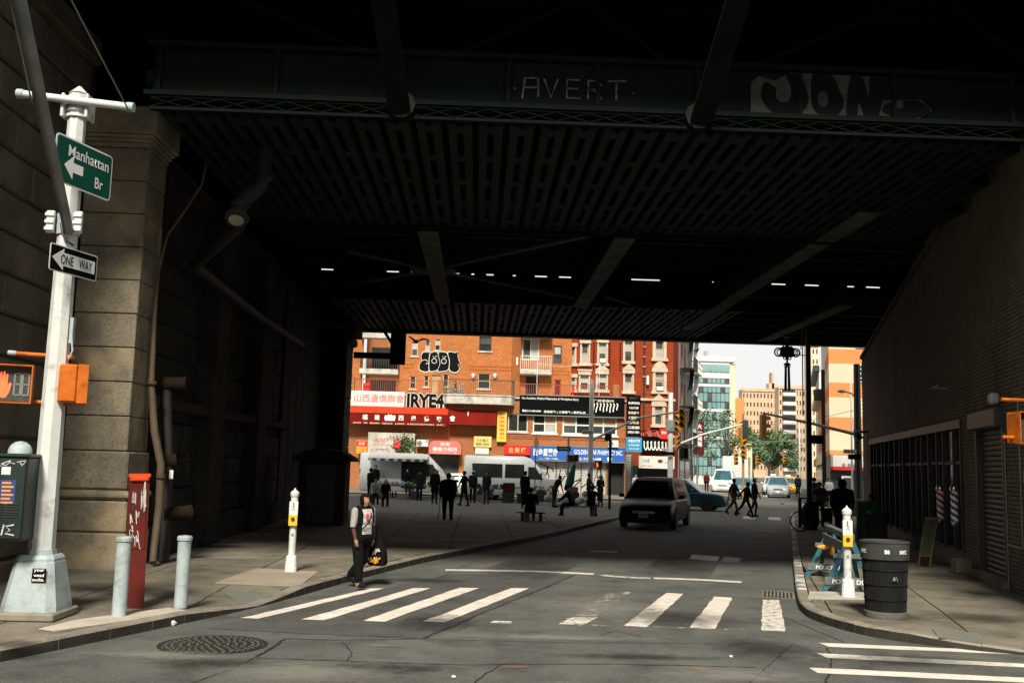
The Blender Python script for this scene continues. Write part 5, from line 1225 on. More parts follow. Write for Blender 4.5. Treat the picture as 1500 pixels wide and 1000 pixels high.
PED = [
 # crossing the far street
 ('person in a loose grey top crossing the street, leftmost of the three walking', 1075, 754, 75, 1.72, dict(top='cloth_charcoal', bottom='cloth_olive', legs=(24, -22), knees=(12, 26), girth=1.05, arms=(-22, 22))),
 ('person with long hair crossing the street, middle of the three walking', 1093, 758, 80, 1.62, dict(top='cloth_black', bottom='cloth_black', legs=(-28, 24), knees=(22, 6), longhair=True, arms=(-40, 18), lean=8)),
 ('person in a pale cap and black jacket crossing the street, rightmost of the three', 1105, 757, 85, 1.76, dict(top='cloth_black', bottom='cloth_charcoal', legs=(20, -14), knees=(30, 20), hat='cloth_pale', arms=(10, 10))),
 # plaza on the left
 ('broad man seen from behind with a cane on the dark plaza', 655, 766, -12, 1.70, dict(top='cloth_charcoal', bottom='cloth_black', girth=1.25, hair='hair', arms=(4, 10))),
 ('person in black standing at the windscreen end of the open market van', 636, 736, 170, 1.72, dict(top='cloth_black', bottom='cloth_black', coat=.25)),
 ('person in a dark coat walking past the low white car, holding something out', 679, 741, -60, 1.68, dict(top='cloth_black', bottom='cloth_black', coat=.2, arms=(20, -35), legs=(12, -12))),
 ('person in a charcoal jacket with a white cap by the silver van rear', 692, 734, 10, 1.66, dict(top='cloth_charcoal', bottom='cloth_black', hat='cloth_white')),
 ('dark figure at the left end of the market stalls beside the bridge column', 541, 733, 40, 1.68, dict(top='cloth_black', bottom='cloth_black')),
 ('tall man in black behind the stall under the van awning', 548, 726, 180, 1.82, dict(top='cloth_black', bottom='cloth_black')),
 ('dark haired shopper under the middle of the van awning', 564, 724, 200, 1.68, dict(top='cloth_black', bottom='cloth_charcoal', lean=12)),
 ('shopper in a white shirt standing by the open van doorway', 577, 727, 190, 1.72, dict(top='cloth_white', bottom='cloth_navy', sleeve='short', lean=5)),
 ('standing man in dark clothes beside the white pole at the plaza edge', 862, 742, 110, 1.70, dict(top='cloth_charcoal', bottom='cloth_black', arms=(30, 10))),
 ('woman with long dark hair in a knee length dress by the pharmacy', 879, 742, -150, 1.60, dict(top='cloth_charcoal', bottom='cloth_charcoal', skirt=.25, longhair=True, elbows=(90, 80))),
 ('person in a light shirt beside the grey shutter, behind the minivan', 931, 731, -160, 1.66, dict(top='cloth_pale', bottom='cloth_denim', sleeve='short')),
 ('market vendor in black bending over the stall at the open van doorway', 597, 726, 190, 1.70, dict(top='cloth_black', bottom='cloth_black', lean=20, arms=(30, 30))),
 ('market shopper in a dark coat left of the man with the cane', 614, 731, 10, 1.66, dict(top='cloth_charcoal', bottom='cloth_black', coat=.2)),
 ('tall person in black behind the stacked cartons at the passenger van', 768, 742, 20, 1.74, dict(top='cloth_black', bottom='cloth_black', hat='cloth_black', coat=.15)),
 ('person in a grey jacket at the rear of the passenger van', 712, 736, 200, 1.66, dict(top='cloth_charcoal', bottom='cloth_navy')),
 ('stooping person among the bags at the passenger van front', 812, 741, 60, 1.66, dict(top='cloth_black', bottom='cloth_charcoal', lean=28, arms=(35, 35))),
 # right pavement
 ('hooded man in a dark coat walking away past the crossing post', 1235, 800, 14, 1.76, dict(top='cloth_black', bottom='cloth_black', girth=1.22, hood=True, arms=(-12, 14), legs=(8, -8), coat=.12)),
 ('woman in a patterned grey top pulling a cart on the right pavement', 1201, 771, -160, 1.60, dict(top='cloth_grey', bottom='cloth_charcoal', sleeve='short', girth=1.1, arms=(20, 40))),
 ('woman in a white top standing before the far corner shop', 1215, 740, 170, 1.62, dict(top='cloth_white', bottom='cloth_black', sleeve='short', girth=1.1)),
 ('person in dark clothes behind the lamp pole on the right pavement', 1193, 757, 20, 1.72, dict(top='cloth_charcoal', bottom='cloth_black')),
 ('distant walker on the far right pavement near the yellow taxi', 1169, 727, 20, 1.70, dict(top='cloth_navy', bottom='cloth_black')),
 ('distant walker in maroon outside the shops beyond the red building', 1035, 722, 200, 1.70, dict(top='cloth_maroon', bottom='cloth_black')),
]
XY = [12.07,46.92, 12.01,44.55, 12.62,45.39, -0.99,35.05, -2.11,50.5, -0.62,49.01, -0.22,53.45, -5.39,50.95, -5.84,57.65, -5.36,59.18, -4.78,58.45, 5.8,52.02, 6.45,52.4, 10.05,63.39, -3.96,57.93, -3.09,54.37, 2.31,48.47, 0.5,52.14, 3.88,50.11, 9.92,27, 12.54,36.45, 20.37,57.56, 14.91,44.03, 24.84,77.08, 18.96,82.51]
XY = [(XY[2 * i], XY[2 * i + 1]) for i in range(len(XY) // 2)]
for (lb, px, py, hd, hh, kw), xy in zip(PED, XY):
    kw.setdefault('voxel', .018); z = .13 if px > 1150 or px == 1035 or px in (862, 879) and False else 0
    person(lb, xy[0], xy[1], hd, hh, z=z, **kw)
cx, cy = -1.32,34.92
o = part('walking_cane', MB().tube([(0, 0, 0), (.06, .0, .80), (.07, .03, .84), (.05, .10, .85)], .014), 'galv_grey', None, 50); o.location = (cx, cy, 0); tag(o, 'thin grey walking cane held by the broad man on the plaza', 'cane')
bxy = (1.92,35.47); 
def bench(label, x, y, rz, w=1.5):
    t = thing('bench', label, 'bench', (x, y, 0), R(rz), 'benches on the dark plaza')
    for k in range(3): part('slat', MB().box(-w / 2, w / 2, -.2 + k * .14, -.08 + k * .14, .40, .44), 'board_dark', t)
    for sx in (-w / 2 + .15, w / 2 - .2): part('leg', MB().cbox(sx, sx + .09, -.18, .18, 0, .4, .01), 'dark_metal', t)
    return t
bench('plaza bench with the seated figure seen from behind', bxy[0], bxy[1] , 3, 1.0)
o = part('paper_carton', MB().cbox(-.10, .10, -.07, .07, 0, .42, .006), 'galv_grey', None); o.location = (bxy[0] - .15, bxy[1] - .35, 0); tag(o, 'grey upright carton on the ground in front of the nearer plaza bench', 'carton')
person('person in a grey jacket seated on the nearer plaza bench, back turned', bxy[0] - .02, bxy[1] + .02, 5, 1.66, pose='sit', top='cloth_charcoal', bottom='cloth_black', girth=1.15, z=-.02, arms=(25, 25), elbows=(50, 50), voxel=.018, lean=8)
b2 = (4.2,41.97); bench('farther plaza bench near the kerb corner', b2[0], b2[1], -10, 1.7)
person('man in dark clothes seated on the farther plaza bench, legs stretched left', b2[0] - .2, b2[1], -70, 1.72, pose='sit', top='cloth_charcoal', bottom='cloth_black', voxel=.018, lean=22, arms=(40, 40))
person('person hunched at the right end of the farther plaza bench', b2[0] + .6, b2[1] + .05, 20, 1.66, pose='sit', top='cloth_black', bottom='cloth_black', voxel=.018, lean=15, arms=(40, 40))
s1 = (-4.89,48.75); s2 = (-4.23,46.86); s3 = (13.73,34.68)
def stool(label, x, y, z=0.0):
    t = thing('stool', label, 'stool', (x, y, z), 0, 'low stools'); part('seat', MB().cbox(-.18, .18, -.18, .18, .36, .40, .01), 'crate_dark', t)
    for a in (-.14, .14):
        for b in (-.14, .14): part('leg', MB().box(a - .02, a + .02, b - .02, b + .02, 0, .36), 'crate_dark', t)
stool('low dark stool under the grey shirted stall customer', *s1); stool('low dark stool under the white haired stall customer', *s2); stool('low dark stool under the person by the shop door', *s3, .13)
person('seated stall customer in a grey shirt at the left of the market', s1[0], s1[1], 170, 1.66, pose='sit', top='cloth_pale', bottom='cloth_black', sleeve='short', voxel=.018, seat=.40, lean=10, arms=(30, 30))
person('seated stall customer with white hair and a dark jacket', s2[0], s2[1], 175, 1.62, pose='sit', top='cloth_black', bottom='cloth_black', hair='hair_grey', voxel=.018, seat=.40, lean=8, arms=(30, 30))
person('person seated low by the dark shop door on the right pavement', s3[0], s3[1], 200, 1.68, pose='sit', top='cloth_charcoal', bottom='cloth_black', voxel=.018, seat=.40, z=.13, lean=12)
c3 = (13.36,38); t = thing('shopping_cart', 'small dark two wheeled shopping cart beside the woman in the patterned top', 'cart', (*c3, .13), R(10))
part('bag', MB().cbox(-.17, .17, -.12, .12, .12, .62, .03), 'cloth_black', t); part('handle', MB().tube([(-.14, .14, .1), (-.14, .2, .85), (.14, .2, .85), (.14, .14, .1)], .012), 'galv_grey', t)
for sx in (-.2, .17): part('wheel', MB().cyl((sx, .1, .08), (sx + .03, .1, .08), .08, n=14), 'rubber', t)

# ================================================================ VEHICLES (forward = local +y)
def section(y, w, zb, zt, crown=.03):
    h = w / 2; half = [(h * .80, zb), (h * .955, zb + .07), (h * .99, zb + (zt - zb) * .30), (h, zb + (zt - zb) * .62), (h * .965, zt - .06), (h * .90, zt - .008), (h * .5, zt + crown * .75), (0, zt + crown)]
    r = [(a, y, b) for a, b in half] + [(-a, y, b) for a, b in half[-2::-1]]
    return r
def wheel(parent, x, y, r, w=.21):
    sx = 1 if x > 0 else -1
    t = part('wheel', MB().lathe([(r * .62, -w / 2), (r * .93, -w / 2), (r, -w * .34), (r, w * .34), (r * .93, w / 2), (r * .62, w / 2)], 24), 'rubber', parent, 40)
    t.location = (x, y, r); t.rotation_euler = (0, R(90), 0)
    m = MB().cyl((0, 0, -w * .3), (0, 0, w * .3), r * .63, n=20)
    for k in range(5):
        a = k * 2 * math.pi / 5; m.bar((0, 0, sx * w * .36), (r * .6 * math.cos(a), r * .6 * math.sin(a), sx * w * .36), .05, .02, (0, 0, 1))
    part('rim', m, 'rim', t); part('hub', MB().cyl((0, 0, sx * w * .3), (0, 0, sx * w * .42), r * .14, n=10), 'rim', t)
def car(label, cat, x, y, rz, L, Wd, Hh, paint, hood=1.0, belt=.92, ws=1.0, roof_f=.25, roof_r=-1.6, tail_y=None, hoodz=None, nosez=.62, rearz=None, glass='glass_car', plate=True, name='car', wr=.33, group=None, taxi=False, grille='dark_metal', pill=3, tailh=None, z=0.0):
    t = thing(name, label, cat, (x, y, z), R(rz), group); f = L / 2; zb = .20; hoodz = hoodz or belt - .02; rearz = rearz or belt
    tail_y = -f + .12 if tail_y is None else tail_y
    st = [(-f, Wd * .86, .34, rearz - .22), (-f + .07, Wd * .93, .27, rearz - .06), (-f + .30, Wd * .985, zb, rearz), (-f * .45, Wd, zb, belt), (0, Wd, zb, belt), (ws, Wd, zb, belt + .01), (ws + (f - ws) * .45, Wd * .985, zb, hoodz + (belt - hoodz) * .4), (f - .35, Wd * .95, zb, hoodz - .03), (f - .12, Wd * .90, .24, nosez + .10), (f - .02, Wd * .80, .30, nosez), (f, Wd * .70, .34, nosez - .08)]
    body = part('body', MB().loft([section(*s) for s in st]), paint, t, 40)
    wb, wt = Wd * .93, Wd * .72
    def cab(y, zr, k):     # cross-section of the cabin at height fraction k
        zt = belt - .03 + (zr - belt + .03) * k; a = wb / 2 + (wt - wb) / 2 * k; r_ = max(.01, .07 * k)
        hs_ = [(wb / 2, belt - .035), ((wb / 2 + a) / 2 + .015 * k, (belt + zt) / 2), (a, zt - r_), (a - r_, zt), (a * .5, zt + .02 * k), (0, zt + .028 * k)]
        return [(p, y, q) for p, q in hs_] + [(-p, y, q) for p, q in hs_[-2::-1]]
    zr = Hh
    cabin = part('cabin', MB().loft([cab(tail_y, zr, .02), cab(roof_r, zr - .02, 1), cab((roof_f + roof_r) / 2, zr, 1), cab(roof_f, zr - .03, 1), cab(ws, zr, .02)]), paint, t, 40)
    def pt(y, k, off, sx):  # on the cabin side
        z = belt - .03 + (zr - .03 - belt) * k; a = wb / 2 + (wt - wb) / 2 * (k * .96) + .018 * (1 - abs(2 * k - 1)); return (sx * (a + off), y, z)
    def slope(y0, y1, k0, k1, w0, w1, off):
        z0 = belt - .02 + (zr - belt) * k0; z1 = belt - .02 + (zr - .02 - belt) * k1; ya = y0 + (y1 - y0) * k0; yb = y0 + (y1 - y0) * k1; d = off if y0 > y1 else -off
        n_ = 5; vs = []
        for q in range(n_ + 1):
            u = q / n_ * 2 - 1; cv = -.05 * u * u * (1 if y0 > y1 else -1)
            vs += [(u * w0 / 2, ya + d + cv, z0 + .008), (u * w1 / 2, yb + d + cv, z1 + .008)]
        return MB().add(vs, [(2 * q, 2 * q + 2, 2 * q + 3, 2 * q + 1) for q in range(n_)])
    part('windscreen', slope(ws, roof_f, .06, .90, wb * .90, wt * .90, .05), glass, t, 60); part('rear_window', slope(tail_y, roof_r, .10, .88, wb * .86, wt * .86, .05), glass, t, 60)
    ya, yb = roof_r + (tail_y - roof_r) * .35, roof_f + (ws - roof_f) * .62
    for sx in (-1, 1):
        for i in range(pill):
            u0 = ya + (yb - ya) * i / pill + .04; u1 = ya + (yb - ya) * (i + 1) / pill - .04
            t0 = max(u0, roof_r + .05) if i == 0 else u0; t1 = min(u1, roof_f - .02) if i == pill - 1 else u1
            part('side_window', MB().add([pt(u0, .10, .012, sx), pt(u1, .10, .012, sx), pt(t1, .86, .012, sx), pt(t0, .86, .012, sx)], [(0, 1, 2, 3)]), glass, t)
        for yy in (f - .98 if L < 5 else f - 1.05, -f + .95): wheel(t, sx * (Wd / 2 - .10), yy, wr)
        for yy in (f - .98 if L < 5 else f - 1.05, -f + .95):
            m = MB(); N = 12
            for q in range(N + 1):
                a = math.pi * q / N; m.v += [(sx * (Wd / 2 + .006), yy + (wr + .02) * math.cos(a), wr + (wr + .02) * math.sin(a)), (sx * (Wd / 2 + .006), yy + (wr + .09) * math.cos(a), wr + (wr + .09) * math.sin(a))]
            m.f = [(2 * q, 2 * q + 1, 2 * q + 3, 2 * q + 2) for q in range(N)]; m.m = [0] * N
            part('wheel_arch', m, 'rubber', t)
        part('headlight', MB().add([(sx * Wd * .24, f - .06, nosez + .02), (sx * Wd * .40, f - .20, nosez + .03), (sx * Wd * .445, f - .36, nosez + .14), (sx * Wd * .30, f - .17, nosez + .13)], [(0, 1, 2, 3)]).ball((sx * Wd * .36, f - .19, nosez + .06), (.12, .07, .055), 10, 6), 'headlamp', t, 50)
        part('fog_light', MB().ball((sx * Wd * .32, f - .06, .40), (.09, .04, .04), 8, 6), 'galv_grey', t)
        part('tail_light', MB().cbox(min(sx * Wd * .36, sx * Wd * .46), max(sx * Wd * .36, sx * Wd * .46), -f - .0, -f + .12, rearz - .26, rearz - .10, .02), 'tail', t)
        mm = part('mirror', MB().ball((sx * (Wd / 2 + .10), ws - .38, belt + .10), (.11, .05, .075), 10, 7), paint, t, 50); part('mirror_arm', MB().bar((sx * (Wd / 2 - .06), ws - .36, belt + .03), (sx * (Wd / 2 + .05), ws - .38, belt + .07), .04, .04), paint, mm)
        for q in (.30, -.75): part('door_handle', MB().cbox(min(sx * (Wd / 2 - .005), sx * (Wd / 2 + .02)), max(sx * (Wd / 2 - .005), sx * (Wd / 2 + .02)), q, q + .16, belt - .16, belt - .13, .008), 'dark_metal', t)
    part('grille', MB().cbox(-Wd * .20, Wd * .20, f - .04, f + .012, nosez - .09, nosez + .02, .015), grille, t); part('grille_bar', MB().cbox(-Wd * .20, Wd * .20, f + .013, f + .022, nosez - .04, nosez - .02, .003), 'chrome', t)
    part('bumper', MB().loft([[(-Wd * .44, f - .12, .30), (-Wd * .44, f - .12, .47), (-Wd * .44, f - .3, .47), (-Wd * .44, f - .3, .3)], [(-Wd * .3, f + .015, .28), (-Wd * .3, f + .02, .47), (-Wd * .3, f - .3, .47), (-Wd * .3, f - .3, .28)], [(Wd * .3, f + .015, .28), (Wd * .3, f + .02, .47), (Wd * .3, f - .3, .47), (Wd * .3, f - .3, .28)], [(Wd * .44, f - .12, .30), (Wd * .44, f - .12, .47), (Wd * .44, f - .3, .47), (Wd * .44, f - .3, .3)]]), paint, t, 30)
    part('air_intake', MB().cbox(-Wd * .25, Wd * .25, f + .0, f + .026, .31, .38, .01), 'dark_metal', t)
    if plate: part('licence_plate', MB().cbox(-.16, .16, f + .027, f + .036, .40, .56, .004), 'sign_white', t)
    if taxi: part('roof_sign', MB().cbox(-.25, .25, -.35, -.2, Hh + .02, Hh + .2, .03), 'sign_white', t)
    return t
a = 180 - 17.7
mv = car('dark minivan driving towards the camera under the bridge', 'minivan', 6.55, 36.6, a - 2, 5.05, 1.96, 1.74, 'car_black', belt=1.0, ws=1.35, roof_f=.45, roof_r=-2.05, tail_y=-2.42, hoodz=.86, nosez=.62, rearz=1.0, name='minivan', grille='chrome', pill=3)
pl_ = MB(); scribble(pl_, (0, 2.5635, .49), .24, .06, 6, .014, (-1, 0, 0), seed=3, lift=.002); part('plate_number', pl_, 'letter_dark', mv)
part('hood_crease', MB().bar((-.35, 1.55, 1.035), (-.3, 2.2, .945), .012, .012).bar((.35, 1.55, 1.035), (.3, 2.2, .945), .012, .012), 'car_black', mv)
part('wiper', MB().bar((-.5, 1.36, 1.075), (.1, 1.26, 1.15), .02, .02), 'rubber', mv); part('wiper', MB().bar((.1, 1.36, 1.075), (.6, 1.28, 1.14), .02, .02), 'rubber', mv)
car('dark blue sedan turning across the street behind the minivan', 'car', 10.6, 51.8, 246, 4.85, 1.86, 1.56, 'car_navy', belt=.92, ws=1.15, roof_f=.35, roof_r=-1.25, tail_y=-2.05, hoodz=.88, nosez=.66, glass='glass_blue', name='sedan')
car('white panel van parked beyond the crossing on the far street', 'van', 22.3, 90, a, 5.3, 2.0, 2.15, 'car_white', belt=1.15, ws=1.9, roof_f=1.2, roof_r=-2.5, tail_y=-2.6, hoodz=1.0, nosez=.75, rearz=1.15, glass='glass_blue', name='van', pill=2)
car('blue car driving up the far street behind the walkers', 'car', 21.2, 79.5, a, 4.6, 1.84, 1.52, 'car_blue', ws=1.05, roof_f=.3, roof_r=-1.4, tail_y=-2.1, glass='glass_blue', group='cars on the far street')
car('silver SUV heading towards the camera on the far right lane', 'suv', 24.3, 80.5, a + 1, 4.6, 1.86, 1.68, 'car_silver', belt=1.0, ws=1.05, roof_f=.35, roof_r=-1.8, tail_y=-2.2, hoodz=.95, nosez=.70, rearz=1.0, glass='glass_blue', name='suv')
car('white taxi with a roof sign queuing behind the silver SUV', 'taxi', 26.6, 89.5, a + 1, 4.7, 1.84, 1.62, 'car_white', ws=1.05, roof_f=.3, roof_r=-1.6, tail_y=-2.1, glass='glass_blue', taxi=True, name='taxi')
car('yellow taxi half hidden behind the silver SUV', 'taxi', 30.3, 97, a + 1, 4.7, 1.84, 1.55, 'taxi', ws=1.05, roof_f=.3, roof_r=-1.5, tail_y=-2.1, glass='glass_blue', taxi=True, name='taxi')
car('low white car parked between the two white vans', 'car', -.2, 60.6, 268, 4.5, 1.8, 1.45, 'car_white', ws=1.05, roof_f=.3, roof_r=-1.4, tail_y=-2.05, hoodz=.86)
# two high-roof vans of the market, facing right
def bigvan(label, x, y, rz, L, open_side):
    t = thing('cargo_van', label, 'van', (x, y, 0), R(rz)); f = L / 2; Wd = 2.02; H = 2.55
    def sec(yy, w, zb, zt, top): h = w / 2; hs_ = [(h * .92, zb), (h, zb + .12), (h, 1.15), (h * .985, 1.3), (h * top, zt - .16), (h * top * .9, zt - .04), (h * .4, zt), (0, zt + .01)]; return [(p, yy, q) for p, q in hs_] + [(-p, yy, q) for p, q in hs_[-2::-1]]
    part('body', MB().loft([sec(-f, Wd * .96, .38, H - .06, .86), sec(-f + .12, Wd, .32, H, .88), sec(f - 1.95, Wd, .30, H, .88), sec(f - 1.55, Wd, .30, H - .12, .87), sec(f - .75, Wd * .99, .30, 1.62, .80), sec(f - .6, Wd * .98, .30, 1.34, .90), sec(f - .15, Wd * .92, .32, 1.14, .86), sec(f, Wd * .8, .38, .98, .8)]), 'van_white', t, 35)
    for sx in (-1, 1):
        k = sx * (Wd / 2 + .004); c = sx * (Wd / 2 - .055)
        part('door_window', MB().add([(sx * 1.012, f - 1.72, 1.25), (sx * 1.01, f - .86, 1.25), (sx * .955, f - 1.30, 1.95), (sx * .958, f - 1.72, 1.95)], [(0, 1, 2, 3)]), 'glass_dark', t)
        for yy in (f - .95, -f + 1.1): wheel(t, sx * (Wd / 2 - .1), yy, .36)
        part('headlight', MB().ball((sx * .72, f - .16, .95), (.16, .10, .12), 10, 7), 'headlamp', t, 50); part('mirror', MB().cbox(min(sx * 1.02, sx * 1.22), max(sx * 1.02, sx * 1.22), f - 1.05, f - .93, 1.3, 1.62, .03), 'dark_metal', t)
        part('side_moulding', MB().box(min(k, k + sx * .015), max(k, k + sx * .015), -f + .5, f - 1.6, .72, .80), 'galv_grey', t)
        if not open_side or sx < 0:
            part('side_window', MB().add([(sx * 1.012, -f + .5, 1.30), (sx * 1.012, -f + 2.2, 1.30), (sx * .945, -f + 2.2, 2.08), (sx * .945, -f + .45, 2.08)], [(0, 1, 2, 3)]), 'glass_dark', t)
            part('side_window', MB().add([(sx * 1.012, -f + 2.35, 1.30), (sx * 1.012, f - 1.95, 1.30), (sx * .945, f - 1.95, 2.08), (sx * .945, -f + 2.35, 2.08)], [(0, 1, 2, 3)]), 'glass_dark', t)
    part('windscreen', MB().add([(-.84, f - .73, 1.50), (.84, f - .73, 1.50), (.74, f - 1.56, 2.36), (-.74, f - 1.56, 2.36)], [(0, 1, 2, 3)]), 'glass_dark', t)
    part('tail_light', MB().cbox(.86, .96, -f - .01, -f + .05, 1.0, 1.6, .01), 'tail', t)
    return t
t = bigvan('white high-roof van with its side open as a market stall under an awning', -4.05, 59.2, 270, 5.5, True)
part('dark_opening_panel', MB().box(.93, 1.026, -.35, 1.1, .55, 2.30), 'black_flat', t)  # flat black panel stands in for the unlit van interior
part('awning', MB().prism([(.9, 2.52), (1.9, 2.30), (1.92, 2.22), (.9, 2.44)], -2.2, 1.2, 'xz'), 'van_white', t)
for k in range(14): part('valance_flap', MB().box(1.905, 1.915, -2.2 + k * .243, -1.98 + k * .243, 2.08, 2.22), 'dark_metal' if k % 2 else 'goods_pale', t)
bigvan('white passenger van with dark windows parked before the pharmacy shutters', 1.95, 58.6, 269, 5.4, False)
# box truck
t = thing('box_truck', 'white box truck seen from behind on the far street', 'truck', (24.9, 95.5, 0), R(-17.7))
part('cargo_box', MB().cbox(-1.15, 1.15, -3.2, 2.2, 1.0, 3.35, .03), 'car_white', t); part('cab', MB().loft([section(2.3, 2.1, .5, 2.2), section(3.4, 2.1, .5, 2.1), section(3.9, 2.0, .5, 1.2)]), 'car_white', t, 40)
for i in range(7): part('door_slat', MB().box(-1.0, 1.0, -3.225, -3.203, 1.12 + i * .29, 1.39 + i * .29), 'tile_white', t)
part('step_bumper', MB().box(-1.1, 1.1, -3.4, -3.1, .5, .62), 'dark_metal', t); part('marker_light', MB().box(-.2, .2, -3.225, -3.203, 3.2, 3.26), 'tail', t)
for sx in (-.9, .9):
    for yy in (-2.1, 3.0): wheel(t, sx, yy, .42, .26)

# ================================================================ BUILDINGS BEYOND THE BRIDGE
class Bld:
    """a building: its own Empty at the base; parts given in world X, Z on a facade plane y"""
    def __init__(s, name, label, x, y, rz=0.0, group=None):
        s.t = thing(name, label, 'building', (x, y, 0), rz, group); s.x = x; s.y = y
    def sh(s, r): return (r[0] - s.x, r[1] - s.x, r[2], r[3])
def openings(B, rects, y, style):
    for r in rects: window(B.t, *B.sh(r), y, **style)

# ---- the orange brick association building
ob_ = Bld('brick_building', 'orange brick corner building with a terrace, balconies and Chinese shop signs', 1.0, 70)
T = ob_.t; sx = lambda r: ob_.sh(r)
win2 = [(2.05,3.42,4.35,5.59), (3.78,5.47,4.3,5.6), (5.87,9.73,4.25,5.59)]
doors = [(-3.3,-1.3,0.42,2.64), (-0.45,1.07,0.49,2.66), (1.84,3.6,0.56,2.68), (-7.56,-4.34,0.33,2.68), (3.75,9.01,0.56,2.35), (9.15,10.23,0.64,2.44)]
doors = [(a, b, .13, d) for a, b, c, d in doors]
zt = 6.65
m = MB(); wall_holes(m, -12 - 1, 9.35, 0, zt, 0, [sx(r) for r in win2 + doors], .3)
part('wall', m, 'brick_low', T)
part('backing', MB().box(-13, 9.3, .45, .5, 0, zt), 'black_flat', T)
part('side_wall', MB().quad((9.35, 0, 0), (9.35, 6, 0), (9.35, 6, zt), (9.35, 0, zt)), 'brick_low', T)
window(T, *sx(win2[0]), 0, 'trim_white', ['glass_dark', 'glass_dark'], 2, 1, .06, 'slab_pale')
window(T, *sx(win2[1]), 0, 'trim_white', ['glass_dark', 'blind', 'black_flat', 'paper_blind'], 2, 2, .10, 'trim_white')
window(T, *sx(win2[2]), 0, 'trim_white', ['glass_mid', 'glass_dark', 'glass_mid', 'glass_dark', 'paper_blind', 'glass_dark', 'paper_blind', 'paper_blind'], 4, 2, .12, 'trim_white')
bz = MB()
for i in range(62):
    x = -3 + i * .2; bz.box(x, x + .12, -.03, .02, 4.00, 4.06); bz.box(x + .1, x + .22, -.03, .02, 3.86, 3.92)
part('brick_band', bz, 'brick_red', T, kind='stuff')
part('shop_window', MB().box(sx(doors[0])[0], sx(doors[0])[1], .2, .24, .13, doors[0][3]), 'glass_mid', T); part('shop_door', MB().box(sx(doors[1])[0], sx(doors[1])[1], .2, .24, .13, doors[1][3]), 'fire_red', T)
part('shop_door', MB().box(sx(doors[2])[0], sx(doors[2])[1], .2, .24, .13, doors[2][3]), 'glass_dark', T)
part('doorway_frame', MB().box(sx(doors[5])[0] - .06, sx(doors[5])[0], -.04, .1, .13, doors[5][3]).box(sx(doors[5])[1], sx(doors[5])[1] + .06, -.04, .1, .13, doors[5][3]), 'dark_metal', T)
def shutter(rect, mat, y, parent, n=18, name='roller_shutter'):
    a, b, c, d = rect; s = part(name, MB().box(a, b, y + .02, y + .05, c, d), mat, parent); me = mesh_of('slat', MB().prism([(0, 0), (-.03, .02), (-.03, (d - c) / n * .7), (0, (d - c) / n * .85)], a, b, 'yz'), mat)
    for k in range(n):
        o = part('slat', me, None, s); o.location = (0, y + .02, c + (d - c) * k / n)
    return s
a, b, c, d = sx(doors[4])
for i in range(3):
    w_ = (b - a) / 3; s_ = shutter((a + i * w_ + .03, a + (i + 1) * w_ - .03, .13, d), 'shutter', .05, T, 20)
    g = MB(); scribble(g, (a + (i + .5) * w_, .035, 1.35), w_ * .95, 1.7, 3, .055, seed=30 + i, lift=.03); part('graffiti', g, 'tag_black', s_)
# terrace, rails, upper storeys
part('terrace_slab', MB().box(-12, 9.35, -.15, 3.0, zt, zt + .14), 'slab_pale', T)
UY = 2.5
upw = [(-5.08,-4.63,9.73,10.74), (-4.1,-3.75,10.11,10.92), (-3.4,-3,10.18,10.99), (-0.16,0.74,10.24,11.3), (-5.11,-4.71,7.33,8.23), (-4.1,-3.75,7.51,8.31), (-2.71,-2.31,7.55,8.45), (-0.17,0.72,7.48,8.58)]
udoor = (-3.54,-2.9,6.98,8.38); rdoor = (1.5,1.83,7.13,8.52)
m = MB(); wall_holes(m, -6.9, 2.25 - 1 + .0, zt + .14, 14.6, UY, [sx(r) for r in upw + [udoor]], .2)
part('upper_wall', m, 'brick_orange', T)
x1 = 1.25
m = MB().quad((x1, UY, zt), (x1 + .75, UY + .75, zt), (x1 + .75, UY + .75, 14.6), (x1, UY, 14.6)); part('chamfer_wall', m, 'brick_orange', T)
upr = [(2.18,2.74,9.52,11.15), (5.37,5.98,9.57,10.89), (5.48,5.98,7.19,8.35), (3.04,4.3,9.76,11.34), (3.36,4.31,7.19,8.55)]
m = MB(); wall_holes(m, x1 + .75, 5.72, zt, 14.6, UY + .75, [sx(r) for r in upr], .25); part('upper_wall', m, 'brick_orange', T)
part('side_wall', MB().quad((5.72, UY + .75, zt), (5.72, UY + 9, zt), (5.72, UY + 9, 14.6), (5.72, UY + .75, 14.6)), 'brick_orange', T)
for i, r in enumerate(upw): window(T, *sx(r), UY, 'trim_stone' if i != 3 else 'dark_metal', (['glass_mid', 'blind'], ['blind', 'glass_mid'], ['glass_dark', 'blind'], ['glass_dark', 'glass_mid'], ['glass_dark', 'glass_dark'], ['glass_dark', 'glass_dark'], ['glass_dark', 'glass_dark'], ['glass_dark', 'glass_dark'])[i], 1, 2, .05, 'slab_pale')
for i, r in enumerate(upr): window(T, *sx(r), UY + .75, ('trim_white', 'dark_metal', 'rail_red', 'trim_white', 'dark_metal')[i], (['blind', 'glass_mid'], ['glass_mid', 'blind'], ['fire_red', 'glass_dark'], ['glass_mid', 'blind'], ['glass_dark', 'fire_red'])[i], 2 if i in (3, 0) else 1, 2 if i in (1,) else 1, .08, None)
part('door', MB().box(sx(udoor)[0], sx(udoor)[1], UY + .1, UY + .14, udoor[2], udoor[3]), 'paper_blind', T)
for xx, zz in ((-0.53,8.35), (1.06,8.4)):
    l = part('wall_lantern', MB().lathe([(.02, .22), (.16, .12), (.12, -.1), (.05, -.16)], 10, (xx - 1, UY - .16, zz)), 'trim_white', T, 40); part('lantern_arm', MB().box(xx - 1.03, xx - .97, UY - .14, UY, zz + .16, zz + .20), 'dark_metal', l)
bb = MB()
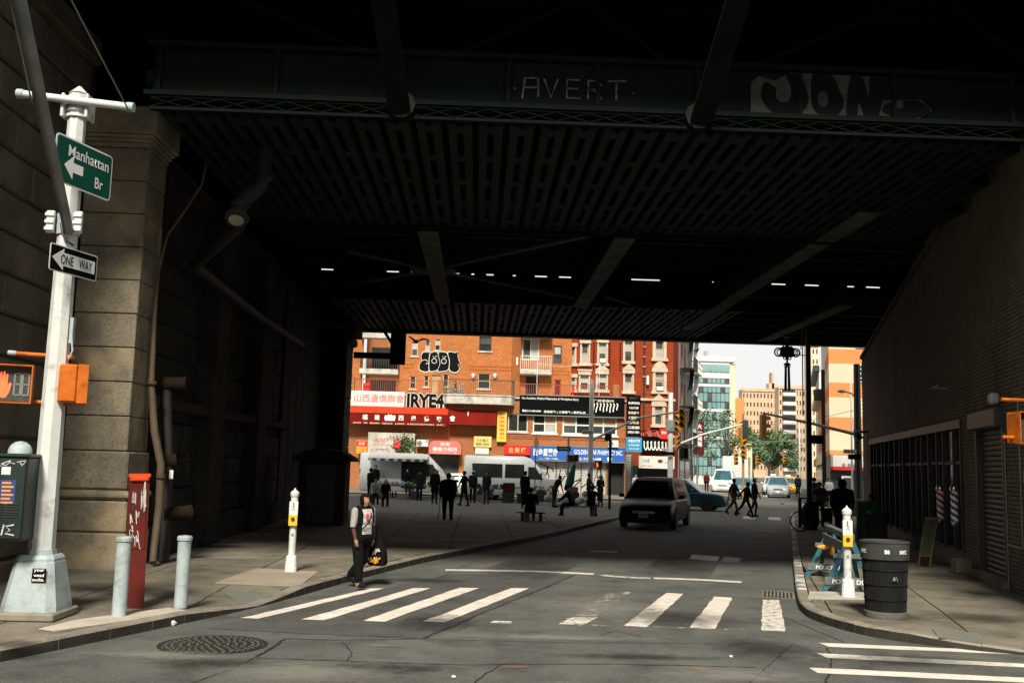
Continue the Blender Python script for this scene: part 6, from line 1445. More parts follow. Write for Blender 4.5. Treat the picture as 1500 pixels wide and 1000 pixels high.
for zb in (9.07, 8.82):
    for i in [q for q in range(40) if not 3 < q < 24]: bb.box(-6.6 + i * .2, -6.5 + i * .2, UY - .025, UY + .01, zb, zb + .055)
    for i in range(18): bb.box(2.05 + i * .2, 2.15 + i * .2, UY + .725, UY + .76, zb - .1, zb - .045)
part('brick_band', bb, 'brick_red', T, kind='stuff')
part('downpipe', MB().tube([(-1.78 - 1, UY - .08, 7.0), (-1.78 - 1, UY - .08, 8.0)], .06), 'fire_red', T)
# left recess with balconies
part('upper_wall', MB().box(-13, -9.6, UY, UY + .3, zt, 14.6), 'brick_orange', T); part('recess_wall', MB().box(-9.6, -6.9, UY + 2.2, UY + 2.4, zt, 14.6).quad((-6.9, UY, zt), (-6.9, UY + 2.4, zt), (-6.9, UY + 2.4, 14.6), (-6.9, UY, 14.6)), 'brick_low', T)
def balcony(x0, x1, y, z, depth, rail, n=14, h=.95, mat='slab_pale', th=.38):
    b = part('balcony', MB().cbox(x0, x1, y - depth, y, z - th, z, .03), mat, T)
    r_ = MB().box(x0 + .03, x1 - .03, y - depth + .03, y - depth + .07, z + h, z + h + .05)
    part('handrail', r_.box(x0 + .03, x0 + .07, y - depth + .07, y - .02, z + h, z + h + .05).box(x1 - .07, x1 - .03, y - depth + .07, y - .02, z + h, z + h + .05), rail, b)
    me = mesh_of('baluster', MB().box(-.013, .013, -.013, .013, 0, h), rail)
    for i in range(n + 1):
        o = part('baluster', me, None, b); o.location = (x0 + .05 + (x1 - x0 - .1) * i / n, y - depth + .05, z)
    for i in range(1, 5):
        for xx in (x0 + .05, x1 - .05): o = part('baluster', me, None, b); o.location = (xx, y - depth * i / 5, z)
    return b
balcony(-9.75, -6.95, UY + .2, 8.65, .8, 'rail_dark', 16); balcony(-9.75, -6.95, UY + .2, 11.25, .8, 'rail_dark', 16)
part('recess_window', MB().box(-9.2, -7.3, UY + 2.1, UY + 2.18, 8.7, 10.5), 'glass_dark', T); part('recess_window', MB().box(-9.2, -7.3, UY + 2.1, UY + 2.18, 6.9, 8.1), 'glass_dark', T)
balcony(1.88, 4.2, UY + .75, 9.0, .9, 'rail_white', 16); balcony(1.9, 4.2, UY + .75, 11.75, .9, 'rail_white', 16)
part('balcony_ac', MB().cbox(1.3, 1.75, UY + .35, UY + .7, 9.3, 9.9, .03), 'trim_white', T)
cb = MB(); cpl = [(-2.55 - 1, -.15), (-2.3 - 1, -.75), (-1.5 - 1, -1.05), (1.4 - 1, -1.05), (2.2 - 1, -.75), (2.45 - 1, -.15)]
cb.prism(cpl, 6.15, 6.70, 'xy'); b = part('round_balcony', cb, 'slab_pale', T)
part('balcony_lip', MB().prism([(x_ * 1.01, y_ - .05) for x_, y_ in cpl], 6.71, 6.80, 'xy'), 'slab_pale', b)
me = mesh_of('baluster', MB().box(-.014, .014, -.014, .014, 0, 1.0), 'rail_dark')
for i in range(len(cpl) - 1):
    p, q = Vector(cpl[i]), Vector(cpl[i + 1]); k = max(2, int((q - p).length / .13))
    for j in range(k):
        o = part('baluster', me, None, b); v = p.lerp(q, j / k); o.location = (v.x, v.y + .06, 6.8)
    part('handrail', MB().bar((p.x, p.y + .06, 7.82), (q.x, q.y + .06, 7.82), .04, .05), 'rail_dark', b)
pf_ = MB(); r = random.Random(8)
for i in range(260):
    c = Vector((r.uniform(-3.4, -2.1), r.uniform(-.7, -.2), 6.8 + abs(r.gauss(0, .3)))); a = Vector((r.uniform(-1, 1), r.uniform(-1, 1), r.uniform(-1, 1))).normalized() * .09; bq = a.orthogonal().normalized() * .04; pf_.quad(c - a, c + bq, c + a, c - bq)
o = tag(part('balcony_plants', pf_, 'goods_pale', None, kind='stuff'), 'dry pale plants behind the round balcony railing', 'plants'); o.location = (1.0, 70, 0)
def railrun(x0, x1, z, mat, y=-.1, st=.15, h=.9):
    rr_ = part('terrace_rail', MB().box(x0, x1, y - .025, y + .025, z + h, z + h + .05), mat, T); me = mesh_of('baluster', MB().box(-.013, .013, -.013, .013, 0, h), mat)
    for i in range(int((x1 - x0) / st)): o = part('baluster', me, None, rr_); o.location = (x0 + (i + .5) * st, y, z)
railrun(-9.7, -3.6, 6.8, 'rail_red'); railrun(1.8, 9.1, 6.79, 'rail_red')
for xx in (-10.0, -3.75, 1.55, 8.6): part('terrace_pier', MB().cbox(xx - .22, xx + .22, -.2, .2, 6.79, 7.85, .02), 'brick_low', T)
for xx in (3.0, 7.4): part('terrace_post', MB().box(xx - .02, xx + .02, -.1, -.06, 6.8, 9.3), 'rail_white', T)
part('light_wire', MB().tube([(3.0, -.08, 9.2), (4.5, -.08, 9.0), (6, -.08, 9.1), (7.4, -.08, 9.3)], .012), 'rail_white', T)

def board(name, label, cat, r, y, mat, th=.08, frame=None):
    x0, x1, z0, z1 = r; cx = (x0 + x1) / 2
    t = thing(name, label, cat, (cx, y, z0)); w, h = x1 - x0, z1 - z0
    part('panel', MB().cbox(-w / 2, w / 2, -th, 0, 0, h, .01), mat, t)
    if frame: part('frame', MB().box(-w / 2 - .05, w / 2 + .05, -th - .03, -.0, h + .002, h + .06).box(-w / 2 - .05, w / 2 + .05, -th - .03, 0, -.06, -.002), frame, t)
    return t, w, h, -th
def blob_text(t, s, c, w, h, y, lift=.02):
    """fat black letters with a white outline"""
    for dx, dz in ((-.06, 0), (.06, 0), (0, .05), (0, -.05)): text(t, s, (c[0] + dx, y, c[1] + dz), w, h, 'tag_white', bold=.045, lift=lift + dz * .01 + dx * .02, name='graffiti')
    text(t, s, (c[0], y, c[1]), w, h, 'tag_black', bold=.045, lift=lift + .012, name='graffiti')
# graffiti on the upper wall: fat rounded black letters with white outlines
g0 = (-2.96,9.31); k = .0497
def gp(pts): return [((x - 645) * k, -(y - 530.5) * k) for x, y in pts]
f = MB(); o = MB(); OR = (g0[0] - 1, UY, g0[1])
shapes = [[(618, 529), (617, 521), (621, 516), (626, 516), (629, 520), (629.5, 530), (630, 540), (627, 544), (620, 544), (615, 541), (615, 534)], [(630, 519), (635, 516), (640, 517), (644, 523), (645, 532), (642, 540), (637, 543), (630, 543), (629, 531)], [(642, 518), (648, 515.5), (654, 517), (658, 524), (659, 534), (656, 541), (650, 543), (642, 543), (645, 532)], [(656, 517), (660, 515), (665, 516), (669, 515.5), (671, 514), (670, 519), (672, 527), (674.5, 531.5), (671, 533), (673, 539), (670, 543.5), (664, 544), (659, 540), (659, 528)]]
for i, s in enumerate(shapes):
    p = gp(spl(s, 4, True)); cx = sum(q[0] for q in p) / len(p); cy = sum(q[1] for q in p) / len(p)
    poly_on(o, [(cx + (a - cx) * 1.13, cy + (b_ - cy) * 1.10) for a, b_ in p], OR, lift=.01 + i * .02); poly_on(f, p, OR, lift=.02 + i * .02)
f2 = MB()
for cx in (636.2, 650.2):
    ribbon(f2, gp(spl([(cx + 3.6 * math.cos(q), 529 + 3.4 * math.sin(q)) for q in [j * .63 for j in range(11)]], 2)), .045, OR, lift=.11)
    ribbon(f2, gp([(cx - 2, 521.5), (cx, 525.5), (cx + 3, 521)]), .045, OR, lift=.11)
ribbon(f2, gp(spl([(618, 529), (623, 527.5), (627, 530)], 4)), .045, OR, lift=.11); ribbon(f2, gp(spl([(624, 534), (627, 532), (629, 536)], 4)), .045, OR, lift=.11)
part('graffiti', o, 'tag_white', T); part('graffiti', f, 'tag_black', T, label='fat rounded black graffiti letters outlined in white'); part('graffiti', f2, 'tag_white', T)
# shop signs on the lower front
t, w, h, y = board('shop_sign', 'white fascia board with pale red Chinese characters above the red awning', 'sign', (-9.29,-5.25,5.78,6.88), 69.84, 'tile_white')
text(t, '山西邊僑聯會', (.25, y, h * .55), w * .86, h * .5, 'letter_red', bold=.0)
t, w, h, y = board('wall_panel', 'brick panel with black and white graffiti letters above the red awning', 'panel', (-5.19,-2.38,5.79,6.89), 69.84, 'brick_low')
blob_text(t, 'IRYE4', (0, h * .48), w * .92, h * .88, y)
aw = (-9.38,-2.15,4.54,5.83); ax = (aw[0] + aw[1]) / 2
t = thing('association_awning', 'long red awning lettered SAN XI BIAN QIAO LIAN ASSOCIATION INC. with Chinese characters', 'awning', (ax, 69.8, aw[2]))
w = aw[1] - aw[0]; h = aw[3] - aw[2]
part('top_slope', MB().add([(-w / 2, -.05, h), (w / 2, -.05, h), (w / 2, -.72, h * .62), (-w / 2, -.72, h * .62)], [(0, 1, 2, 3)]), 'red_awning_top', t)
part('front', MB().box(-w / 2, w / 2, -.76, -.72, 0, h * .62), 'red_awning', t); part('end_panel', MB().add([(w / 2, -.72, 0), (w / 2, 0, 0), (w / 2, -.05, h), (w / 2, -.72, h * .62)], [(0, 1, 2, 3)]), 'red_awning', t)
zc = h * .38
for ch, px in (('福', 537), ('建', 554.5), ('西', 589), ('邊', 607), ('僑', 626), ('聯', 644)): text(t, ch, ((px - 581) * .0478, -.76, zc), .36, .36, 'letter_white', bold=.02)
em = MB(); poly_on(em, [((x_ - 573) * .0478 - .38, z_ * .40 + zc - .2) for x_, z_ in ((566, 0), (580, 0), (581, .6), (580, 1.0), (577, .8), (575, 1.1), (573, .95), (570, 1.1), (568.5, .8), (566, .95), (565, .5))], (0, -.76, 0)); part('emblem', em, 'letter_white', t)
text(t, 'SAN  XI  BIAN  QIAO  LIAN  ASSOCIATION  INC.', (.25, -.76, .085), 6.3, .11, 'letter_cream', bold=.012)
aw2 = (-2.12,1.21,4.69,5.74); w2 = aw2[1] - aw2[0]; h2 = aw2[3] - aw2[2]
t = thing('red_awning', 'plain dark red awning section with one white character, right of the lettered awning', 'awning', ((aw2[0] + aw2[1]) / 2, 69.8, aw2[2]))
part('front', MB().add([(-w2 / 2, -.70, 0), (w2 / 2, -.70, 0), (w2 / 2, -.2, h2), (-w2 / 2, -.2, h2)], [(0, 1, 2, 3)]), 'red_awning', t); part('end_panel', MB().add([(w2 / 2, -.70, 0), (w2 / 2, 0, 0), (w2 / 2, 0, h2), (w2 / 2, -.2, h2)], [(0, 1, 2, 3)]), 'red_awning', t)
text(t, '會', (-w2 / 2 + .28, -.60, h2 * .40), .40, .42, 'letter_white', (1, 0, 0), (0, .4, 1), .02); part('streak', MB().add([(-.35, -.59, h2 * .15), (-.28, -.59, h2 * .15), (-.30, -.25, h2 * .95), (-.34, -.25, h2 * .95)], [(0, 1, 2, 3)]), 'letter_white', t)
t, w, h, y = board('vertical_sign', 'tall yellow vertical sign with red Chinese characters hung on the brick front', 'sign', (1.27,1.94,3.6,5.7), 69.75, 'yellow_sign')
for i, ch in enumerate('國際旅遊貿易公'): text(t, ch, (0, y, h * (.93 - i * .132)), w * .55, h * .09, 'letter_red', bold=.01)
t, w, h, y = board('law_sign', 'long black lettered sign starting Car Accident, across the orange brick front', 'sign', (2.81,10.19,5.55,6.9), 69.82, 'sign_black', .12, 'galv_grey')
text(t, 'Car Accident, Medical Malpractice & Workplace Injury', (-w * .21, y, h * .84), w * .54, .20, 'letter_white', bold=.012)
text(t, '電話:212-888-8888', (-w * .385, y, h * .20), w * .18, .15, 'letter_white', bold=.02); text(t, '車禍意外 | 工傷意外 | 醫療疏忽', (-w * .07, y, h * .17), w * .40, .20, 'letter_white', bold=.015)
text(t, '律師事務所', (w * .30, y, h * .82), w * .2, .19, 'letter_cream', bold=.01)
g = MB(); r = random.Random(2)
for i in range(8): x_ = w * (.20 + i * .032); ribbon(g, spl([(x_, h * .70), (x_ + .08, h * .62), (x_ + .02, h * .45), (x_ + r.uniform(-.05, .05), h * r.uniform(.2, .36))], 4), .07, (0, y, 0), lift=.01)
part('paint_drips', g, 'letter_white', t)
t, w, h, y = board('vertical_sign', 'tall black vertical sign with white characters at the brick building corner', 'sign', (10.27,11.22,4.19,7.07), 69.3, 'sign_black', .25)
for i, (s, m_, ww) in enumerate((('律師樓', 'dull_silver', .7), ('免費諮詢', 'letter_white', .85), ('不成功不收費', 'letter_white', .7), ('車禍意外', 'letter_cream', .8), ('工傷意外', 'letter_cream', .8), ('醫療疏忽', 'letter_cream', .8), ('212-888-8888', 'letter_white', .85), ('(888)8-2886', 'letter_white', .85))): text(t, s, (0, y, h * (.93 - i * .118)), w * ww, .20 if i not in (1, 2) else .17, m_, bold=.015)
t, w, h, y = board('blue_sign', 'square light blue sign with white Chinese text below the black vertical sign', 'sign', (10.23,11.34,3.14,4.14), 69.25, 'blue_sign_light', .25)
for s, zz, ww, hh in (('金星大藥房', .76, .75, .22), ('212-343-6688', .48, .65, .11), ('(212) 343-6688', .22, .6, .10)): text(t, s, (0, y, h * zz), w * ww, hh, 'letter_white', bold=.02)
t, w, h, y = board('restaurant_sign', 'bright red sign with gold Chinese characters between yellow plaque and pharmacy', 'sign', (1.8,3.63,2.73,3.39), 69.75, 'red_sign', .3)
text(t, '迎 新 樓', (0, y, h * .5), w * .64, h * .55, 'gold', bold=.015)
t, w, h, y = board('pharmacy_sign', 'long blue fascia lettered GOLDEN STAR PHARMACY INC. over the shutters', 'sign', (3.67,10.21,2.42,3.37), 69.72, 'blue_sign', .2, 'galv_grey')
text(t, '民金星藥房', (-w * .345, y, h * .58), w * .26, h * .55, 'letter_white', bold=.02); text(t, 'GOLDEN STAR PHARMACY INC.', (w * .22, y, h * .66), w * .52, h * .34, 'letter_white', bold=.012)
text(t, 'TEL: 212-343-6688', (w * .12, y, h * .18), w * .26, h * .18, 'letter_white', bold=.02); scrawl(t, (-w * .30, y, h * .12), w * .2, h * .10, 'letter_white', 4)
em = MB(); poly_on(em, [(w * .34 + .17 * math.cos(q * .45), h * .20 + .17 * math.sin(q * .45)) for q in range(14)], (0, y, 0)); part('emblem', em, 'letter_white', t)
em = MB(); poly_on(em, [(w * .34 - .05, h * .20 - .05), (w * .34 + .09, h * .2 - .05), (w * .34 + .05, h * .2 + .05), (w * .34 - .02, h * .2 + .05)], (0, y, 0), lift=.008); part('emblem', em, 'blue_sign', t)
t, w, h, y = board('yellow_plaque', 'square yellow plaque with dark Chinese text on the brick wall', 'sign', (-0.32,0.92,3.19,3.95), 69.85, 'yellow_plaque')
text(t, '海外華人', (0, y, h * .62), w * .7, .2, 'letter_dark', bold=.01); text(t, '職業介紹所', (0, y, h * .28), w * .75, .18, 'letter_dark', bold=.01)
t, w, h, y = board('white_plaque', 'plain white plaque just below the yellow plaque', 'sign', (-0.21,0.75,2.71,3.14), 69.87, 'tile_white')
pa = (-3.4,-1.17,2.64,3.54); w = pa[1] - pa[0]; h = pa[3] - pa[2]
t = thing('pink_awning', 'rounded pink awning with white Chinese characters over a shop door', 'awning', ((pa[0] + pa[1]) / 2, 69.9, pa[2]))
pr_ = [(-w / 2, 0), (w / 2, 0), (w / 2, h * .55), (w * .44, h * .88), (w * .36, h), (-w * .36, h), (-w * .44, h * .88), (-w / 2, h * .55)]
part('hood', MB().prism(pr_, -.8, 0), 'pink_awning', t); text(t, '安安', (0, -.8, h * .76), w * .3, h * .28, 'letter_white', bold=.01); text(t, '職業介紹所', (0, -.8, h * .38), w * .76, h * .30, 'letter_white', bold=.01); scrawl(t, (0, -.8, h * .12), w * .75, h * .08, 'letter_white', 5)
t, w, h, y = board('cream_sign', 'large cream sign with faded red lettering above the market van', 'sign', (-7.64,-4.41,2.63,4.01), 69.7, 'slab_pale', .2)
text(t, 'ADD', (-w * .22, y, h * .62), w * .3, h * .2, 'letter_red', (1, 0, 0), (.25, 0, 1), .01); text(t, '汽車駕駛', (w * .2, y, h * .66), w * .38, h * .2, 'pink_awning'); scrawl(t, (-w * .2, y, h * .40), w * .34, h * .05, 'letter_red', 7); text(t, '學校', (w * .06, y, h * .3), w * .13, h * .2, 'letter_red'); scrawl(t, (-w * .25, y, h * .14), w * .36, h * .11, 'letter_dark', 8)
pf_ = MB(); r = random.Random(18)
for i in range(420):
    c = Vector((r.gauss(.9, .35), r.uniform(-.5, -.25), max(.0, r.gauss(.55, .32)))); a = Vector((r.uniform(-1, 1), r.uniform(-1, 1), r.uniform(-1, 1))).normalized() * .10; bq = a.orthogonal().normalized() * .05; pf_.quad(c - a, c + bq, c + a, c - bq)
o = part('sign_plant', pf_, 'leaf', t); tag(o, 'dark leafy bush growing in front of the large cream sign', 'plant'); o.parent = None; o.location = t.location
m = MB()
for i in range(5): m.ball((.45 + .12 * math.cos(i * 1.3), -.45, .55 + .18 * math.sin(i * 1.3)), (.14, .08, .14), 8, 6)
o = part('red_ribbon', m, 'red_sign', None, 50); o.location = t.location; tag(o, 'bunch of red ribbon or flowers beside the bush on the cream sign', 'ribbon')
t, w, h, y = board('orange_sign', 'small orange and red sign beside the dark bridge column', 'sign', (-8.38,-7.67,2.53,3.43), 69.4, 'orange_sign', .15)
part('red_band', MB().box(-w / 2, w / 2, y - .012, y - .002, h * .55, h * .95), 'red_sign', t); text(t, '診所', (0, y - .012, h * .75), w * .6, h * .25, 'letter_white'); scrawl(t, (0, y, h * .34), w * .7, h * .12, 'letter_red', 2); scrawl(t, (0, y, h * .14), w * .7, h * .12, 'letter_red', 3)
def acunit(label, r, y, fan=-.25):
    t, w, h, yy = board('air_conditioner', label, 'air conditioner', r, y, 'tile_white', .4); o = (w * fan, yy, h * .5)
    part('fan_grille', MB().cyl((o[0], o[1] - .02, o[2]), (o[0], o[1], o[2]), min(w, h) * .40, n=18), 'galv_grey', t, 40); part('fan_hub', MB().cyl((o[0], o[1] - .04, o[2]), (o[0], o[1] - .02, o[2]), min(w, h) * .12, n=10), 'dark_metal', t)
    for sx_ in (-w * .4, w * .4): part('bracket', MB().box(sx_ - .03, sx_ + .03, -.42, .1, -.06, -.001), 'dark_metal', t)
acunit('white outdoor air conditioner between the cream sign and the pink awning', (-4.27,-3.46,3.12,3.59), 69.8); acunit('white outdoor air conditioner above the pharmacy sign', (9.02,9.75,3.43,3.91), 69.75)
m = MB(); r = random.Random(1)
for (x_, z_, rr_) in ((0, .12, .15), (0, .4, .13), (.05, .62, .10)): m.ball((x_, 0, z_), (rr_, rr_ * .8, rr_ * 1.1), 10, 7)
o = part('red_ornament', m, 'red_sign', None, 50); o.location = (6.55, 69.9, 6.8); tag(o, 'bright red ornament standing on the terrace railing', 'ornament')
for k, (px, lb) in enumerate(((535, 'red covered bundle on the left end of the terrace'),)):
    o = part('red_bundle', MB().cbox(-.25, .25, -.2, .2, 0, .7, .08), 'red_sign', None); o.location = (-8.0, 70.6, 6.8); tag(o, lb, 'bundle')

# ---- the red brick building with stone window surrounds
rb = Bld('brick_building', 'dark red brick tenement with carved stone window surrounds', 10.5, 74); T2 = rb.t
rw = [(7.53,8.05,9.71,11.21), (8.82,9.38,9.75,11.3), (10.77,11.34,9.96,11.51), (13.09,13.71,10.24,11.64), (7.47,8.09,7.71,8.84), (8.75,9.42,7.75,8.93), (10.8,11.37,7.71,9.04), (13.11,13.73,7.78,9.21), (13.09,13.65,5.28,6.65), (6.77,7.02,9.68,10.92), (6.81,7.07,7.69,8.61)]
m = MB(); wall_holes(m, 6.75 - 10.5, 14.45 - 10.5, 0, 14.8, 0, [rb.sh(r) for r in rw], .22); part('wall', m, 'brick_red', T2)
part('backing', MB().box(-3.7, 3.9, .4, .45, 0, 14.7), 'black_flat', T2)
sd_ = 9.0; part('side_wall', MB().quad((3.95, 0, 0), (3.95 + sd_ * math.sin(ST), sd_ * math.cos(ST), 0), (3.95 + sd_ * math.sin(ST), sd_ * math.cos(ST), 14.8), (3.95, 0, 14.8)), 'brick_red', T2)
for i, r in enumerate(rw):
    a, b_, c, d = rb.sh(r); f = window(T2, a, b_, c, d, 0, 'trim_stone', ['glass_mid', 'blind'] if i % 3 else ['blind', 'glass_mid'], 1, 2, .06)
    big = i in (3, 7, 8); e = .22 if big else .12
    part('surround', MB().box(a - e, a, -.10, .02, c, d).box(b_, b_ + e, -.10, .02, c, d).box(a - e - .06, b_ + e + .06, -.18, .02, d + .002, d + .28).box(a - e - .1, b_ + e + .1, -.20, .02, c - .2, c - .002), 'trim_stone', f)
    if i in (5, 6): part('pediment', MB().prism([(a - e - .1, d + .282), (b_ + e + .1, d + .282), ((a + b_) / 2, d + .75)], -.2, .02), 'trim_stone', f)
    elif i in (7, 8): part('pediment', MB().prism([(a - e, d + .282), (b_ + e, d + .282), (b_ + e - .15, d + .6), ((a + b_) / 2 + .12, d + .8), ((a + b_) / 2, d + .95), ((a + b_) / 2 - .12, d + .8), (a - e + .15, d + .6)], -.16, .02), 'trim_stone', f)
    elif i < 5: part('cornice', MB().box(a - e - .12, b_ + e + .12, -.24, .02, d + .282, d + .40), 'trim_stone', f)
    if i in (1, 7): part('window_ac', MB().cbox(a + .05, b_ - .05, -.3, .05, c + .02, c + .34, .02), 'tile_white', f)
qn = MB()
for xx in (-2.05, -.85, -.05, 1.05):
    for j in range(11): qn.box(xx - .06, xx + .06, -.03, -.002, 9.2 + j * .2, 9.3 + j * .2)
part('dark_quoin', qn, 'tag_black', T2, kind='stuff')
for j in range(12): part('string_course', MB().box(1.6, 3.95, -.015, -.001, 6.0 + j * .33, 6.03 + j * .33), 'brick_low', T2)
part('cornice_band', MB().box(1.4, 4.1, -.2, .02, 7.05, 7.22), 'trim_stone', T2); part('cornice_band', MB().box(1.4, 4.1, -.2, .02, 4.35, 4.5), 'trim_stone', T2)
part('downpipe', MB().cyl((1.75, -.12, 4), (1.75, -.12, 14.7), .06, n=8), 'pipe_dark', T2)
for j in range(6): part('pipe_clip', MB().box(1.66, 1.84, -.2, -.0, 8.8 + j * .75, 8.86 + j * .75), 'trim_stone', T2)
part('wall_lamp', MB().cbox(1.9, 2.1, -.3, -.1, 8.2, 8.9, .04), 'trim_white', T2)
part('shop_front', MB().box(.9, 3.9, -.12, -.02, .1, 2.2), 'glass_dark', T2); shutter((.0, .85, .1, 3.0), 'shutter_grey', -.1, T2, 16); part('green_post', MB().box(.86, .95, -.25, -.1, .1, 3.0), 'board_green', T2)
t, w, h, y = board('graffiti_sign', 'dark red graffiti covered sign strip right of the black vertical sign', 'sign', (11.97,13.35,4.34,4.85), 73.8, 'cloth_maroon', .1); g = MB(); scribble(g, (0, y, h / 2), w * .9, h * .8, 8, .05, seed=4, lift=.01); part('graffiti', g, 'pink_awning', t)
t, w, h, y = board('red_shop_sign', 'small bright red sign at the end of the graffiti strip', 'sign', (13.41,13.97,4.22,4.98), 73.7, 'red_sign', .2); text(t, '蘭州', (0, y, h * .6), w * .6, h * .3, 'letter_white', bold=.02)
t, w, h, y = board('graffiti_board', 'black board with big white graffiti scrawl beside the light blue sign', 'sign', (12.04,13.82,3.19,4.2), 73.75, 'sign_black', .12)
g = MB()
for i in range(6):
    x_ = -w * .38 + i * w * .155; ribbon(g, spl([(x_, h * .85), (x_ + .02, h * .4), (x_ + .14, h * .2), (x_ + .24, h * .45), (x_ + .22, h * .8)], 5), .07, (0, y, 0), lift=.01)
part('graffiti', g, 'letter_white', t)
t, w, h, y = board('spa_sign', 'long white shop fascia with red text at the street corner', 'sign', (11.77,14.4,2.04,2.94), 73.3, 'tile_white', .3)
text(t, '足浴按摩', (-w * .3, y, h * .6), w * .2, h * .3, 'letter_dark'); scrawl(t, (-w * .28, y, h * .2), w * .34, h * .16, 'letter_red', 6); g = MB(); poly_on(g, [(w * .1 + .2 * math.cos(q * .6), h * .6 + .14 * math.sin(q * .6)) for q in range(10)], (0, y, 0)); part('emblem', g, 'letter_dark', t); scrawl(t, (w * .33, y, h * .5), w * .2, h * .2, 'letter_red', 9)

# ---- the side street terrace with black fire escapes
fe = thing('tenement', 'pale tenement facade with black and white fire escapes along the far street', 'building', (15.6, 77.5, 0), R(90) - ST); 
L_ = 8.4
m = MB(); fh = [(1.2 + i * 2.6, 2.3 + i * 2.6, 4.2 + j * 3.0, 6.0 + j * 3.0) for i in range(3) for j in range(4)]; wall_holes(m, 0, L_, 0, 15.5, 0, fh, .2); part('wall', m, 'far_grey', fe)
part('backing', MB().box(0, L_, .3, .35, 0, 15), 'black_flat', fe); part('cornice', MB().cbox(-.2, L_, -.5, .1, 15.5, 16.3, .05), 'trim_white', fe); part('end_wall', MB().quad((0, 0, 0), (0, 8, 0), (0, 8, 15.5), (0, 0, 15.5)), 'far_grey', fe)
for r in fh: part('window', MB().box(r[0], r[1], .08, .12, r[2], r[3]), 'glass_mid', fe)
for i in range(2):
    x0 = .4 + i * 4
    for j in range(4):
        z = 4.0 + j * 3.0; e_ = part('fire_escape', MB().box(x0, x0 + 3.6, -1.1, -.02, z - .05, z), 'black_paint' if i != 1 else 'trim_white', fe); mt = 'black_paint' if i != 1 else 'trim_white'
        rl = MB().box(x0, x0 + 3.6, -1.1, -1.06, z + .9, z + .95).box(x0, x0 + 3.6, -1.1, -1.06, z + .45, z + .48)
        for q in range(11): rl.box(x0 + q * .35, x0 + q * .35 + .03, -1.099, -1.065, z + .001, z + .9)
        part('railing', rl, mt, e_)
        if j < 3: part('stair', MB().bar((x0 + .6, -.7, z), (x0 + 2.8, -.7, z + 2.95), .35, .06), 'trim_white' if i else 'black_paint', e_)
for i in range(2):
    part('shop_sign_board', MB().box(.5 + i * 4, 3.8 + i * 4, -.35, -.02, 2.9, 3.7), ('sign_black', 'tile_white', 'yellow_sign', 'red_sign', 'tile_white', 'blue_sign', 'red_sign')[i], fe); part('shop_opening', MB().box(.6 + i * 4, 3.7 + i * 4, -.05, -.02, .2, 2.7), 'glass_dark', fe)
t = thing('vertical_sign', 'tall maroon vertical sign projecting over the far left pavement', 'sign', (21.0, 94.5, 3.4), R(0)); part('panel', MB().cbox(-.45, .45, -.1, .1, 0, 3.2, .02), 'cloth_maroon', t); [text(t, ch, (0, -.1, 2.7 - i * .7), .5, .5, 'letter_white', bold=.02) for i, ch in enumerate('大酒樓')]

# ---- glass office block
gb = Bld('office_block', 'pale office block with a green glass curtain wall', 30.3, 130); T3 = gb.t
x0, x1, z0, z1 = (27.54,32.96,1.83,14.79); zt3 = 16.2; x0 -= 30.3; x1 -= 30.3
part('core', MB().box(x0, x1, .1, 12, 0, zt3), 'far_white', T3); part('roof_slab', MB().cbox(x0 - .1, x1 + .7, -.1, 12, zt3, zt3 + .7, .05), 'far_white', T3)
nc = 9; zz = z0 - .5; rows = []
while zz < zt3 - 2.2: rows.append((zz, min(zz + 1.15, zt3 - 2.2))); zz += 1.2
for (za, zb_) in rows:
    for i in range(nc):
        a = x0 + .12 + (x1 - x0 - .24) * i / nc; b_ = x0 + .12 + (x1 - x0 - .24) * (i + 1) / nc
        part('glass_panel', MB().box(a + .03, b_ - .03, .0, .04, za + .03, zb_ - .02), 'glass_curtain' if (i * 7 + int(za * 3)) % 5 else 'glass_mid', T3)
for i in range(7): a = x0 + .3 + i * .73; part('glass_panel', MB().box(a, a + .68, -.02, .09, zt3 - 1.35, zt3 - .35), 'glass_curtain', T3)
mm = MB()
for i in range(nc + 1): a = x0 + .12 + (x1 - x0 - .24) * i / nc; mm.box(a - .03, a + .03, -.05, .09, 1, zt3 - 2.2)
for za, zb_ in rows: mm.box(x0 + .1, x1 - .1, -.03, .085, zb_ - .02, zb_ + .03)
part('mullion', mm, 'dark_metal', T3, kind='stuff')
for i, za in enumerate((6.0, 9.6, 12.9)): part('white_band', MB().box(x0, x1, -.07, -.051, za, za + .35), 'far_white', T3)
part('side_wall', MB().box(x1, x1 + .75, .3, 12, 0, zt3 - .2), 'cream', T3)
for i in (0, 1): part('roof_vent', MB().cyl((x0 + 1.2 + i * 1.4, 2, zt3 + .7), (x0 + 1.2 + i * 1.4, 2, zt3 + 1.6), .25, n=10), 'far_grey', T3)
sb_ = Bld('small_brick_block', 'small orange brick block between the glass office and the far towers', 36.2, 140)
part('wall', MB().box(-.9, 1.3, 0, 6, 0, 12.2), 'brick_stripe', sb_.t); part('lower_wing', MB().box(-2.0, 1.6, -3, -.1, 0, 6), 'cream', sb_.t)
for j in range(4): part('window', MB().box(-1.5, -.8, -3.06, -3.0, 1.5 + j * 1.1, 2.1 + j * 1.1), 'glass_dark', sb_.t)
